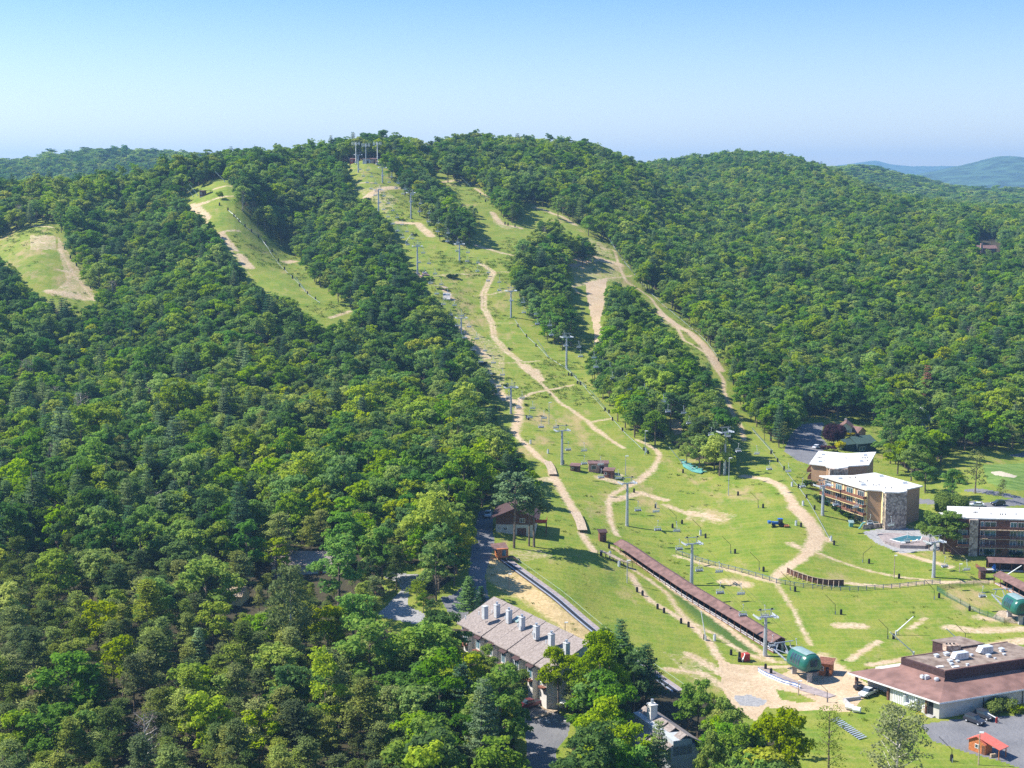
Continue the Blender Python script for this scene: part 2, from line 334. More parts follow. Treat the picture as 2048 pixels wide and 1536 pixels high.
# ------------------------------------------------------------------ ground
def nnode(nt, t, **k):
    n = nt.nodes.new(t)
    for a, b in k.items(): setattr(n, a, b)
    return n
def ground_material():
    m = bpy.data.materials.new('ground'); m.use_nodes = True; nt = m.node_tree; b = nt.nodes['Principled BSDF']
    b.inputs['Roughness'].default_value = .95; b.inputs['Specular IOR Level'].default_value = .15
    L = nt.links.new; geo = nnode(nt, 'ShaderNodeNewGeometry')
    def noise(sc_, det=6, st=None, ro=.6):
        n = nnode(nt, 'ShaderNodeTexNoise'); n.inputs['Scale'].default_value = sc_; n.inputs['Detail'].default_value = det; n.inputs['Roughness'].default_value = ro
        if st:
            mp = nnode(nt, 'ShaderNodeMapping'); mp.inputs['Scale'].default_value = st; mp.inputs['Rotation'].default_value = (0, 0, .3)
            L(geo.outputs['Position'], mp.inputs[0]); L(mp.outputs[0], n.inputs['Vector'])
        else: L(geo.outputs['Position'], n.inputs['Vector'])
        return n.outputs['Fac']
    def mix(f, a, c):
        x = nnode(nt, 'ShaderNodeMix', data_type='RGBA')
        if isinstance(f, float): x.inputs[0].default_value = f
        else: L(f, x.inputs[0])
        for s, q in ((6, a), (7, c)):
            if isinstance(q, tuple): x.inputs[s].default_value = (*q, 1)
            else: L(q, x.inputs[s])
        return x.outputs[2]
    def ramp(f, lo, hi):
        r = nnode(nt, 'ShaderNodeMapRange'); L(f, r.inputs[0]); r.inputs[1].default_value = lo; r.inputs[2].default_value = hi; return r.outputs[0]
    def attr(n):
        a = nnode(nt, 'ShaderNodeAttribute'); a.attribute_name = n; return a.outputs['Fac']
    def math_(op, a, c):
        x = nnode(nt, 'ShaderNodeMath', operation=op)
        for i, q in enumerate((a, c)):
            if isinstance(q, (int, float)): x.inputs[i].default_value = q
            else: L(q, x.inputs[i])
        return x.outputs[0]
    n1 = noise(.025); n2 = noise(.16); n3 = noise(1.1, 8); n4 = noise(.5, 6, (1.0, .12, 1))
    g = mix(ramp(n1, .38, .62), (.165, .248, .013), (.228, .282, .020))
    g = mix(ramp(n2, .36, .66), g, (.275, .278, .044))
    g = mix(ramp(n2, .58, .36), g, (.120, .212, .014))
    g = mix(math_('MULTIPLY', ramp(n4, .40, .70), .55), g, (.30, .275, .070))
    g = mix(math_('MULTIPLY', ramp(noise(3.2, 6), .42, .62), .45), g, (.11, .16, .024))
    g = mix(math_('MULTIPLY', ramp(n3, .35, .75), .6), g, (.115, .165, .024))
    wv = nnode(nt, 'ShaderNodeTexWave', wave_type='RINGS'); wv.inputs['Scale'].default_value = .09; wv.inputs['Distortion'].default_value = 9; wv.inputs['Detail'].default_value = 3; wv.inputs['Detail Scale'].default_value = .25
    L(geo.outputs['Position'], wv.inputs['Vector'])
    g = mix(math_('MULTIPLY', ramp(wv.outputs['Fac'], .62, .95), .34), g, (.24, .25, .055))
    # dry worn patches
    n5 = noise(.07, 9, (1, .45, 1), .7)
    g = mix(math_('MULTIPLY', ramp(math_('ADD', n5, math_('MULTIPLY', attr('dry'), .14)), .58, .70), .8), g, (.37, .27, .135))
    dirt = mix(ramp(n3, .3, .7), (.42, .31, .195), (.60, .47, .32))
    dirt = mix(math_('MULTIPLY', ramp(n2, .4, .6), .4), dirt, (.40, .27, .16))
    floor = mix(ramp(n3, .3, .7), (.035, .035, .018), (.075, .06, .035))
    lush = mix(ramp(n3, .3, .7), (.045, .095, .020), (.09, .15, .030))
    straw = mix(ramp(n3, .3, .7), (.42, .29, .13), (.60, .46, .25))
    straw = mix(math_('MULTIPLY', ramp(n2, .45, .6), .5), straw, (.30, .24, .09))
    asph = mix(ramp(n2, .3, .7), (.145, .145, .155), (.21, .205, .21))
    grav = mix(ramp(n3, .3, .7), (.24, .235, .235), (.38, .37, .36))
    fair = mix(ramp(noise(.3, 2, (.3, 1, 1)), .45, .55), (.105, .185, .035), (.17, .25, .055))
    e = math_('MULTIPLY', math_('SUBTRACT', n3, .5), 2.2)
    e2 = math_('MULTIPLY', math_('SUBTRACT', noise(.45, 6), .5), 2.4)
    def blend(c, name, col, k=e, lo=-.35, hi=.35):
        return mix(ramp(math_('ADD', attr(name), k), lo, hi), c, col)
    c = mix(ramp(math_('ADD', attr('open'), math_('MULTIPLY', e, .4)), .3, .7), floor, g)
    c = mix(ramp(math_('ADD', attr('lush'), math_('MULTIPLY', e, .5)), .2, .9), c, lush)
    c = mix(ramp(math_('ADD', attr('straw'), math_('MULTIPLY', e, .5)), .3, .8), c, straw)
    c = mix(ramp(math_('ADD', attr('fair'), math_('MULTIPLY', e, .1)), .4, .6), c, fair)
    c = mix(ramp(math_('ADD', attr('sand'), math_('MULTIPLY', e, .1)), .4, .6), c, (.50, .43, .32))
    c = mix(ramp(math_('ADD', math_('ADD', attr('dirt'), e), e2), -.55, .65), c, dirt)
    c = mix(ramp(math_('ADD', attr('gravel'), math_('MULTIPLY', e, .3)), .4, .6), c, grav)
    c = mix(ramp(math_('ADD', attr('asph'), math_('MULTIPLY', e, .2)), .42, .58), c, asph)
    L(c, b.inputs['Base Color'])
    bp = nnode(nt, 'ShaderNodeBump'); bp.inputs['Strength'].default_value = .7; bp.inputs['Distance'].default_value = .35
    L(n3, bp.inputs['Height']); L(bp.outputs[0], b.inputs['Normal'])
    return m
M_ground = ground_material()

def feather(a, n):
    a = a.astype(float)
    for ax in (0, 1):
        for _ in range(2):
            c = np.cumsum(np.concatenate([np.repeat(a.take([0], ax), n+1, ax), a, np.repeat(a.take([-1], ax), n, ax)], ax), ax)
            k = 2*n+1; L1 = a.shape[ax]; a = (c.take(range(k, k+L1), ax)-c.take(range(0, L1), ax))/k
    return a
ncol, nrow = 980, 1000
ga = np.linspace(-.47, .47, ncol); gy = np.exp(np.linspace(math.log(150), math.log(2600), nrow))
AA, YY = np.meshgrid(ga, gy); XX = AA*YY; ZZ = hz(XX, YY)
UU, VV = proj(XX, YY, ZZ)
opn = is_open(UU, VV)
for b_ in MASKS[6:]: opn &= ~(inpoly(UU, VV, b_) & ~inpoly(UU, VV, MAIN))
opn = feather(opn, 7) > .10
dirt = seg_field(XX, YY, PATHS)
dirt = np.where(inpoly(UU, VV, STAGE), np.maximum(dirt, 1.0), dirt)
for _w in ([(115,470),(144,514),(193,592),(171,604),(100,590),(132,560),(118,510)], [(381,411),(414,435),(478,520),(513,562),(495,548),(450,490),(405,440)], [(905,600),(950,660),(1010,700),(1010,800),(975,745),(925,665)],
           [(1140,530),(1190,510),(1240,525),(1240,560),(1150,575)], [(1165,470),(1215,490),(1230,520),(1195,510)], [(985,425),(1020,452),(1045,455),(1010,460),(985,445)], [(1380,1010),(1480,1030),(1440,1050),(1370,1040)], [(60,470),(110,470),(115,500),(60,500)],
           [(700,380),(760,372),(800,400),(770,430),(735,394)], [(1010,1100),(1080,1098),(1110,1112),(1040,1125)], [(1320,1300),(1400,1320),(1450,1380),(1380,1355)]):
    dirt = np.where(inpoly(UU, VV, _w), np.maximum(dirt, .12 if _w[0][0] < 400 else -.22), dirt)
dirt = np.where(inpoly(UU, VV, SCAR), np.maximum(dirt, .8), dirt)
dirt = np.where(inpoly(UU, VV, HOLE4), np.maximum(dirt, .6), dirt)
fade = np.clip((YY-900)/300, 0, 1)
road = seg_field(XX, YY, ROADS)
asph = (road > 0) | inpoly(UU, VV, LOTU) | inpoly(UU, VV, LOTR) | inpoly(UU, VV, LOTL) | inpoly(UU, VV, LOTB)
WEDGE = [(1552,1378),(1600,1388),(1632,1402),(1600,1406),(1560,1398)]; WEDGE2 = [(1520,1338),(1545,1336),(1585,1338),(1560,1350)]
dirt = np.where(inpoly(UU, VV, WEDGE) | inpoly(UU, VV, WEDGE2), -.7, dirt);
grav = inpoly(UU, VV, DRIVE) | inpoly(UU, VV, PATIO) | inpoly(UU, VV, [(1466,1392),(1500,1390),(1535,1402),(1525,1412),(1480,1412)])
straw = inpoly(UU, VV, STRAW); fair = inpoly(UU, VV, GREEN); sand = inpoly(UU, VV, BUNK)
lush = seg_field(XX, YY, [([(1345,1170),(1400,1225),(1470,1278),(1500,1300)], 7), ([(790,445),(800,470)], 8),([(1215,1150),(1235,1170)],3),([(870,600),(930,605)],5),([(1320,1130),(1345,1165)],3)]) > 0
dry = np.zeros_like(XX)
for pl in ([(1380,1010),(1480,1010),(1500,1080),(1360,1050)], [(1160,940),(1330,960),(1440,1040),(1330,1040),(1200,990)], [(1430,1150),(1500,1160),(1500,1185),(1430,1175)],
           [(1010,1100),(1130,1105),(1180,1130),(1050,1130)], [(1300,1290),(1440,1330),(1500,1440),(1400,1370)], [(900,560),(1000,560),(960,690),(900,640)], [(1090,790),(1200,820),(1160,900),(1050,850)],
           [(1180,480),(1260,520),(1300,620),(1180,560)], [(1330,610),(1470,760),(1480,830),(1420,740)], FLC, [(700,325),(770,325),(770,345),(700,345)], [(1880,1190),(2000,1200),(2048,1300),(1900,1280)],[(1480,960),(1560,960),(1560,1000),(1490,1000)]):
    dry = np.maximum(dry, inpoly(UU, VV, pl).astype(float))
dry = feather(dry, 16); straw = feather(straw, 3); lush = feather(lush, 3)
def ground_obj(name, rows, cols, X, Y, Z, faces, attrs, kind='structure'):
    used = np.unique(faces); rem = np.full(X.size, -1, np.int64); rem[used] = np.arange(len(used)); f = rem[faces]
    me = bpy.data.meshes.new(name); me.vertices.add(len(used)); me.loops.add(f.size); me.polygons.add(len(f))
    co = np.stack([X.ravel()[used], Y.ravel()[used], Z.ravel()[used]], -1).astype(np.float32)
    me.vertices.foreach_set('co', co.ravel()); me.loops.foreach_set('vertex_index', f.ravel().astype(np.int32))
    me.polygons.foreach_set('loop_start', np.arange(0, f.size, 4, dtype=np.int32)); me.polygons.foreach_set('loop_total', np.full(len(f), 4, np.int32))
    me.polygons.foreach_set('use_smooth', np.ones(len(f), bool))
    me.update(calc_edges=True)
    for k, a in attrs.items():
        at = me.attributes.new(k, 'FLOAT', 'POINT'); at.data.foreach_set('value', a.ravel()[used].astype(np.float32))
    me.materials.append(M_ground); me.validate()
    o = bpy.data.objects.new(name, me); C.objects.link(o); o['kind'] = kind
    return o
def quads(nr, nc):
    i = np.arange(nr-1)[:, None]*nc+np.arange(nc-1)[None]
    return np.stack([i, i+1, i+nc+1, i+nc], -1).reshape(-1, 4)
Q = quads(nrow, ncol)
AT = dict(open=opn.astype(float), dirt=np.clip(dirt, -3, 1.2), asph=asph.astype(float), gravel=grav.astype(float), straw=straw.astype(float),
          fair=fair.astype(float), sand=sand.astype(float), lush=lush.astype(float), dry=dry)
def fmean(a): return a.ravel()[Q].mean(1)
cls = np.zeros(len(Q), int)
cls[fmean(AT['open']) > .5] = 1
cls[fmean(AT['fair']) > .5] = 5; cls[fmean(AT['sand']) > .5] = 6
cls[fmean(np.clip(dirt, -3, 1.2)) > 0] = 2
cls[fmean(AT['gravel']) > .5] = 4; cls[fmean(AT['asph']) > .5] = 3
for k, nm in enumerate(('forest_floor', 'grass_slope', 'dirt_path', 'road', 'gravel_drive', 'golf_fairway', 'sand_bunker')):
    if (cls == k).any(): ground_obj(nm, nrow, ncol, XX, YY, ZZ, Q[cls == k], AT)
# far valley
na, nr_ = 220, 120
fa_ = np.linspace(-.47, .47, na); fy_ = np.exp(np.linspace(math.log(2600), math.log(15000), nr_))
A2, Y2 = np.meshgrid(fa_, fy_); X2 = A2*Y2; Z2 = hz(X2, Y2)
ground_obj('valley', nr_, na, X2, Y2, Z2, quads(nr_, na), dict(open=np.zeros_like(X2)-1, dirt=np.zeros_like(X2)-3))

# far mountains (real ridges several kilometres away)
M_mtn = mat('mountain_woods', (.045, .085, .035), .95, var=.35, scale=.012)
def mountain(name, sil, Yr, depth, seed):
    r = np.random.default_rng(seed); n = 160
    us = np.linspace(sil[0][0], sil[-1][0], n); vs = np.interp(us, [p[0] for p in sil], [p[1] for p in sil])
    vs = vs + np.convolve(r.normal(0, .7, n), np.ones(5)/5, 'same')
    rows = []
    ts = np.linspace(-1, 1, 41); ridge = np.array([CAMZ+ray(u, v)[1]*Yr for u, v in zip(us, vs)])
    nse = r.normal(0, 1, (60, 4)) 
    for t in ts:
        y = Yr+t*depth
        x = np.array([ray(u, 350)[0] for u in us])*Yr*(1+t*depth/Yr)
        k = np.cos(t*math.pi/2)**1.2 if t != 0 else 1
        z = 30+(ridge-30)*k*(1-.25*(t*t))
        g = sum(.02*(ridge-30)*math.sqrt(abs(t)+.001)*np.sin(x/Yr*(18+9*q)*3+nse[q, 0]*3+t*4*nse[q, 1]) for q in range(6))
        rows.append(np.stack([x, np.full(n, y), z+g], -1))
    V = np.array(rows); o = ground_obj(name, 41, n, V[..., 0], V[..., 1], V[..., 2], quads(41, n), {})
    o.data.materials.clear(); o.data.materials.append(M_mtn)
mountain('blue_mountain', [(1650,400),(1750,375),(1847,346),(1895,336),(1946,326),(1991,316),(2020,314),(2100,315),(2300,330),(2450,350)], 8500, 2200, 3)
mountain('pale_mountain', [(1500,345),(1650,335),(1734,324),(1751,322),(1779,329),(1827,333),(1909,332),(2000,334),(2100,330),(2300,340),(2500,345)], 13500, 3000, 5)

# ------------------------------------------------------------------ haze
hm = bpy.data.materials.new('haze'); hm.use_nodes = True; hn = hm.node_tree; hn.nodes.remove(hn.nodes['Principled BSDF'])
pv = hn.nodes.new('ShaderNodeVolumePrincipled'); pv.inputs['Color'].default_value = (.34, .64, 1, 1); pv.inputs['Density'].default_value = HAZE_D; pv.inputs['Anisotropy'].default_value = .2
hn.links.new(pv.outputs[0], hn.nodes['Material Output'].inputs['Volume'])
b = MB(); b.box((0, 8300, 230), (24000, 17000, 620)); ho = b.build('haze', hm); ho['kind'] = 'stuff'; ho['label'] = 'pale blue summer haze over the hills'
# ------------------------------------------------------------------ trees
def leaf_mat(name, dark, light, trans=.35, f1=.012, f2=.5, seed=0.0, hue2=None):
    m = bpy.data.materials.new(name); m.use_nodes = True; nt = m.node_tree; L = nt.links.new
    for n in list(nt.nodes):
        if n.type == 'BSDF_PRINCIPLED': nt.nodes.remove(n)
    out = nt.nodes['Material Output']
    oi = nnode(nt, 'ShaderNodeObjectInfo'); nz = nnode(nt, 'ShaderNodeTexNoise'); nz.inputs['Scale'].default_value = f1; nz.inputs['Detail'].default_value = 4; nz.inputs['Roughness'].default_value = .7
    L(oi.outputs['Location'], nz.inputs['Vector'])
    at = nnode(nt, 'ShaderNodeAttribute'); at.attribute_name = 'tone'
    def M(op, a, c):
        x = nnode(nt, 'ShaderNodeMath', operation=op)
        for i, q in enumerate((a, c)):
            if isinstance(q, (int, float)): x.inputs[i].default_value = q
            else: L(q, x.inputs[i])
        return x.outputs[0]
    v = M('ADD', M('MULTIPLY', M('SUBTRACT', nz.outputs['Fac'], .5), 1.5), M('MULTIPLY', M('SUBTRACT', oi.outputs['Random'], .5), .95))
    v = M('ADD', M('ADD', v, M('MULTIPLY', M('SUBTRACT', at.outputs['Fac'], .5), .45)), .5)
    cr = nnode(nt, 'ShaderNodeValToRGB'); L(v, cr.inputs[0])
    cr.color_ramp.elements[0].color = (*dark, 1); cr.color_ramp.elements[1].color = (*light, 1); cr.color_ramp.elements[0].position = .05; cr.color_ramp.elements[1].position = .95
    if hue2:
        e = cr.color_ramp.elements.new(.5); e.color = (*hue2, 1)
    fr = M('FRACT', M('MULTIPLY', oi.outputs['Random'], 7.31), 0.0); hs = nnode(nt, 'ShaderNodeHueSaturation'); L(cr.outputs[0], hs.inputs['Color'])
    L(M('ADD', M('MULTIPLY', M('SUBTRACT', fr, .5), .03), .503), hs.inputs['Hue']); L(M('ADD', M('MULTIPLY', M('FRACT', M('MULTIPLY', oi.outputs['Random'], 13.7), 0.0), .30), .86), hs.inputs['Saturation'])
    L(M('ADD', M('MULTIPLY', M('FRACT', M('MULTIPLY', oi.outputs['Random'], 23.9), 0.0), .36), .84), hs.inputs['Value'])
    df = nnode(nt, 'ShaderNodeBsdfDiffuse'); tr = nnode(nt, 'ShaderNodeBsdfTranslucent'); mx = nnode(nt, 'ShaderNodeMixShader'); mx.inputs[0].default_value = trans
    L(hs.outputs[0], df.inputs[0]); L(hs.outputs[0], tr.inputs[0]); L(df.outputs[0], mx.inputs[1]); L(tr.outputs[0], mx.inputs[2]); L(mx.outputs[0], out.inputs[0])
    return m
M_bark = mat('bark', (.16, .125, .095), .95, var=.25, scale=2)
M_bark_pale = mat('pale_bark', (.50, .46, .40), .9, var=.2, scale=2)
M_broad = leaf_mat('broadleaf_foliage', (.080, .170, .036), (.345, .435, .050), .47, hue2=(.185, .315, .050))
M_pine = leaf_mat('pine_needles', (.095, .145, .045), (.320, .360, .080), .3, hue2=(.190, .235, .060))
M_wpine = leaf_mat('white_pine_needles', (.065, .140, .075), (.230, .320, .110), .3, hue2=(.14, .215, .085))
M_dead = leaf_mat('bare_twigs', (.16, .12, .11), (.28, .22, .19), .1)
M_lime = leaf_mat('lime_foliage', (.22, .32, .030), (.42, .46, .045), .45)
M_silver = leaf_mat('pale_foliage', (.13, .17, .055), (.30, .33, .12), .35)
M_plum = leaf_mat('plum_foliage', (.040, .018, .028), (.085, .035, .050), .2)
M_rust = leaf_mat('rusty_foliage', (.20, .09, .06), (.36, .19, .13), .2)
M_yellow = leaf_mat('golden_foliage', (.32, .28, .02), (.45, .40, .04), .35)

def leaves(cen, nrm, size, tone, r, asp=1.0):
    n = len(cen); nrm = nrm/np.maximum(np.linalg.norm(nrm, axis=1, keepdims=True), 1e-6)
    t = np.cross(nrm, r.normal(size=(n, 3))); t /= np.maximum(np.linalg.norm(t, axis=1, keepdims=True), 1e-6); bt = np.cross(nrm, t)
    s = (size*r.uniform(.6, 1.3, n))[:, None]; 
    v = np.stack([cen+t*s*asp, cen+bt*s, cen-t*s*asp, cen-bt*s], 1).reshape(-1, 3)
    return v, np.repeat(tone, 1)
def crown_obj(name, V, tone, m, parent=None):
    n = len(V)//4; me = bpy.data.meshes.new(name); me.vertices.add(len(V)); me.loops.add(len(V)); me.polygons.add(n)
    me.vertices.foreach_set('co', V.astype(np.float32).ravel()); me.loops.foreach_set('vertex_index', np.arange(len(V), dtype=np.int32))
    me.polygons.foreach_set('loop_start', np.arange(0, len(V), 4, dtype=np.int32)); me.polygons.foreach_set('loop_total', np.full(n, 4, np.int32))
    me.update(calc_edges=True)
    at = me.attributes.new('tone', 'FLOAT', 'FACE'); at.data.foreach_set('value', tone.astype(np.float32))
    me.materials.append(m)
    o = bpy.data.objects.new(name, me)
    if parent is not None: C.objects.link(o); o.parent = parent
    return o
def blobs(r, cs, rs, per, ls, up=.35, tilt=.55):
    """leaf clusters: each blob is a lumpy shell of leaf faces turned outwards"""
    Vs = []; Ts = []
    for c, rad in zip(cs, rs):
        n = max(6, int(per*rad*rad)); d = r.normal(size=(n, 3)); d /= np.linalg.norm(d, axis=1, keepdims=True)
        d[:, 2] = np.where(d[:, 2] < -.3, -d[:, 2], d[:, 2]); rr = rad*r.uniform(.55, 1.12, n)[:, None]
        cen = c+d*rr*np.array([1, 1, .8]); nr = d+r.normal(0, tilt, (n, 3))+np.array([0, 0, up])
        v, _ = leaves(cen, nr, ls, None, r); Vs.append(v); Ts.append(np.full(n, np.clip(.5+r.normal(0, .22), 0, 1))+r.normal(0, .12, n))
    return np.concatenate(Vs), np.concatenate(Ts)
def broad_shape(seed, h=16.0, rad=4.3, base=.12, nb=54, per=44, ls=.25, top=1.0):
    """crown of several leaning lobes, each a cluster of small leaf clumps, with gaps between"""
    r = np.random.default_rng(seed); cs = []; rs = []; L = []
    nl = int(r.integers(6, 10)); H0 = h*base
    for i in range(nl):
        a = i*2.399+r.uniform(-.6, .6); t = (i+.6)/nl; q = rad*(.70*math.sin(min(t*2.5, 1.75))+.05)*r.uniform(.75, 1.15)
        L.append((q*math.cos(a), q*math.sin(a), H0+(h-H0)*(.88-.66*t)*r.uniform(.92, 1.04), rad*r.uniform(.36, .56)))
    for x, y, z, R_ in L:
        k = int(nb*1.7/nl)
        d = r.normal(size=(k, 3)); d /= np.linalg.norm(d, axis=1, keepdims=True); d[:, 2] = np.where(d[:, 2] < -.35, -d[:, 2], d[:, 2])
        for j in range(k):
            q = R_*r.uniform(.7, 1.08); cs.append((x+d[j, 0]*q, y+d[j, 1]*q, z+d[j, 2]*q*.85)); rs.append(r.uniform(.5, 1.0)*rad/4.3)
        for j in range(3): cs.append((x+r.normal(0, .4), y+r.normal(0, .4), z+r.normal(0, .4))); rs.append(R_*.55)
    return blobs(r, np.array(cs), rs, per, ls)
def pine_shape(seed, h=14.0, rad=3.4, ls=.22):
    """scrubby pine: flat tufts of needles on uneven, gappy tiers"""
    r = np.random.default_rng(seed); cs = []; rs = []
    for i in range(74):
        t = r.uniform(0, 1)**.8; z = h*(.36+.62*t); rr = rad*(1.05-.85*t**1.6)*r.uniform(.25, 1.1); a = r.uniform(0, 6.28)
        cs.append((rr*math.cos(a), rr*math.sin(a), z+rr*.12)); rs.append(r.uniform(.5, 1.1))
    Vs = []; Ts = []
    for c, rad_ in zip(cs, rs):
        n = int(72*rad_); d = r.normal(size=(n, 3))*np.array([1, 1, .32])*rad_*.55
        v, _ = leaves(np.array(c)+d, r.normal(0, .55, (n, 3))+np.array([0, 0, .9])+d*.3, ls, None, r, .45); Vs.append(v); Ts.append(np.full(n, .5+r.normal(0, .25))+r.normal(0, .15, n))
    return np.concatenate(Vs), np.concatenate(Ts)
def wpine_shape(seed, h=20.0, rad=4.0, ls=.25):
    """tall white pine: whorled tiers of drooping-up boughs on a cone"""
    r = np.random.default_rng(seed); Vs = []; Ts = []
    z = h*.2; 
    while z < h*.97:
        t = (z-h*.2)/(h*.8); R_ = rad*(1-t)**.8*r.uniform(.85, 1.1)+.35; nb = 6 if t < .7 else 4; a0 = r.uniform(0, 6.28)
        for k in range(nb):
            a = a0+k*6.283/nb+r.uniform(-.3, .3); Rl = R_*r.uniform(.7, 1.1); n = int(26*Rl+8); q = r.uniform(.15, 1, n)
            w_ = (.25+.42*np.sin(q*2.6))*r.normal(0, 1, n)*.8
            x = q*Rl*math.cos(a)-w_*math.sin(a); y = q*Rl*math.sin(a)+w_*math.cos(a); zz = z+q*q*Rl*.22+r.normal(0, .13, n)
            v, _ = leaves(np.stack([x, y, zz], -1), r.normal(0, .4, (n, 3))+np.array([math.cos(a)*.3, math.sin(a)*.3, 1]), ls, None, r, .5)
            Vs.append(v); Ts.append(np.full(n, .5+r.normal(0, .2))+r.normal(0, .1, n))
        z += h*.062*r.uniform(.8, 1.2)*(1-.35*t)
    return np.concatenate(Vs), np.concatenate(Ts)
def bare_shape(seed, h=13, rad=3):
    r = np.random.default_rng(seed); n = 420; a = r.uniform(0, 6.28, n); t = r.uniform(.35, 1, n); q = rad*np.sqrt(r.uniform(0, 1, n))*(1.2-.6*t)
    c = np.stack([q*np.cos(a), q*np.sin(a), h*t], -1); return leaves(c, r.normal(size=(n, 3)), .5, None, r, .1)[0], r.uniform(0, 1, n)
def trunk_mb(seed, h, rb=.28, limbs=6, spread=2.5, lo=.35, top=.85):
    r = random.Random(seed); b = MB(); lean = (r.uniform(-.4, .4), r.uniform(-.4, .4))
    b.tube([(0, 0, -.8), (0, 0, .3), (lean[0]*.5, lean[1]*.5, h*.45), (lean[0], lean[1], h*top)], [rb*1.35, rb, rb*.72, rb*.2], 6)
    for i in range(limbs):
        a = i*2.4+r.random(); z = h*(lo+(top-lo)*i/limbs); q = spread*r.uniform(.6, 1.1)*(1.1-.5*i/limbs)
        b.tube([(lean[0]*.5, lean[1]*.5, z), (q*.5*math.cos(a), q*.5*math.sin(a), z+q*.35), (q*math.cos(a), q*math.sin(a), z+q*.75)], [rb*.42, rb*.26, rb*.08], 4)
    return b
PROTO = {}
def make_proto(kind, i, shape, m, trk, bark=None):
    V, T = shape
    PROTO.setdefault(kind, []).append((V, T, m, trk, bark or M_bark))
for i in range(8): make_proto('broad', i, broad_shape(100+i, h=[16, 17, 14.5, 18.5, 15, 16, 17, 13.5][i], rad=[4.5, 4.9, 4.4, 4.2, 5.2, 3.9, 4.6, 4.7][i]), M_broad, trunk_mb(i, 15))
for i in range(4): make_proto('pine', i, pine_shape(200+i, h=[14, 13, 15, 12.5][i], rad=[3.4, 3.7, 3.1, 3.9][i]), M_pine, trunk_mb(20+i, 14, .2, 9, 2.2, .3, .95))
for i in range(3): make_proto('wpine', i, wpine_shape(300+i, h=[20, 22, 18][i], rad=[3.9, 4.3, 4.1][i]), M_wpine, trunk_mb(30+i, 19.5, .3, 6, 1.5, .2, .98))
make_proto('dead', 0, bare_shape(400), M_dead, trunk_mb(41, 13, .2, 14, 3, .3, .97), M_bark_pale)
make_proto('lime', 0, broad_shape(501, 13, 3.7, .2, 40, 44, .25), M_lime, trunk_mb(51, 12)); make_proto('lime', 1, broad_shape(502, 15, 4.2, .2, 46, 44, .25), M_lime, trunk_mb(52, 14))
KINDS = ['broad', 'pine', 'wpine', 'dead', 'lime']
# instancing library (a collection that is never linked to the scene)
lib = bpy.data.collections.new('tree_library'); LIBIX = {}
ordered = []
for k in KINDS:
    for i, (V, T, m, trk, bk) in enumerate(PROTO[k]):
        nm = 'proto_%02d' % len(ordered); o = crown_obj(nm, V, T, m)
        # join trunk into the library copy
        me = o.data; me.materials.append(bk)
        bmv = np.array(trk.v, np.float32); import bmesh
        bm = bmesh.new(); bm.from_mesh(me); vs = [bm.verts.new(p) for p in trk.v]
        for f in trk.f:
            fc = bm.faces.new([vs[q] for q in f]); fc.material_index = 1
        bm.to_mesh(me); bm.free()
        lib.objects.link(o); LIBIX[(k, i)] = len(ordered); ordered.append(o)

def forest_points():
    pts = []
    y = 205.0; row = 0
    while y < 3600:
        s = 7.0 if y < 560 else (6.2 if y < 1900 else 6.2+(y-1900)*.011)
        half = .40*y; n = int(2*half/s); xs = -half+(np.arange(n)+.5*(row % 2))*s
        x = xs+rng.uniform(-.48, .48, n)*s; yy = y+rng.uniform(-.48, .48, n)*s
        pts.append(np.stack([x, yy, np.full(n, s/6.2)], -1)); y += s*.88; row += 1
    return np.concatenate(pts)
FP = forest_points()
fx, fy, fs = FP.T; fz = hz(fx, fy)
ub, vb = proj(fx, fy, fz)
# depth of the first ground hit for every photo pixel, so that hidden trees are not cut away
_hu = np.arange(-120, 2180, 4.0); _hv = np.arange(200, 1700, 2.0); _hy = np.exp(np.linspace(math.log(205), math.log(3700), 900)); HIT = np.full((len(_hv), len(_hu)), 1e5)
for _i, _u in enumerate(_hu):
    _a, _s = ray(_u, _hv); _g = np.maximum.accumulate((hz(float(np.mean(_a))*_hy, _hy)-CAMZ)/_hy)
    _k = np.searchsorted(_g, _s); HIT[:, _i] = np.where(_k < len(_hy), _hy[np.minimum(_k, len(_hy)-1)], 1e5)
def shown_open(u, v, Y):
    i = np.clip(((u+120)/4).astype(int), 0, len(_hu)-1); j = np.clip(((v-200)/2).astype(int), 0, len(_hv)-1)
    return is_open(u, v) & (HIT[j, i] > Y-6)
def crown_clear(h0, rad, fs_):
    ok = ~shown_open(ub, vb, fy)
    for dz, dx in ((.96, 0), (.8, .55), (.8, -.55), (.55, .85), (.55, -.85), (.35, 0), (.3, .7), (.3, -.7)):
        u_, v_ = proj(fx+dx*rad*fs_, fy, fz+dz*h0*fs_); ok &= ~shown_open(u_, v_, fy)
    return ok
hvar = np.clip(rng.normal(.98, .17, len(fx)), .62, 1.42)
ok = crown_clear(15.5, 4.2, fs*hvar)
# second try with smaller trees along the edges
ok2 = ~ok & crown_clear(15.5, 4.2, fs*.62)
hvar = np.where(ok2, .62*rng.uniform(.85, 1.05, len(fx)), hvar); ok |= ok2
ok3 = ~ok & crown_clear(15.5, 4.2, fs*.36)
hvar = np.where(ok3, .36*rng.uniform(.85, 1.05, len(fx)), hvar); ok |= ok3
# keep clear of roads/dirt hidden behind crowns and of building footprints
def snoise(x, y, f, s):
    r = np.random.default_rng(s); o = 0
    for k in range(5):
        a = r.uniform(0, 6.28); ph = r.uniform(0, 6.28); o = o+np.sin((x*math.cos(a)+y*math.sin(a))*f*(1+.6*k)+ph)/(1+.5*k)
    return o/2.6
_um, _vm = proj(fx, fy, fz+12)
ok &= ~((np.abs(fx+107) < 22) & (fy > 1015) & (fy < 1066))
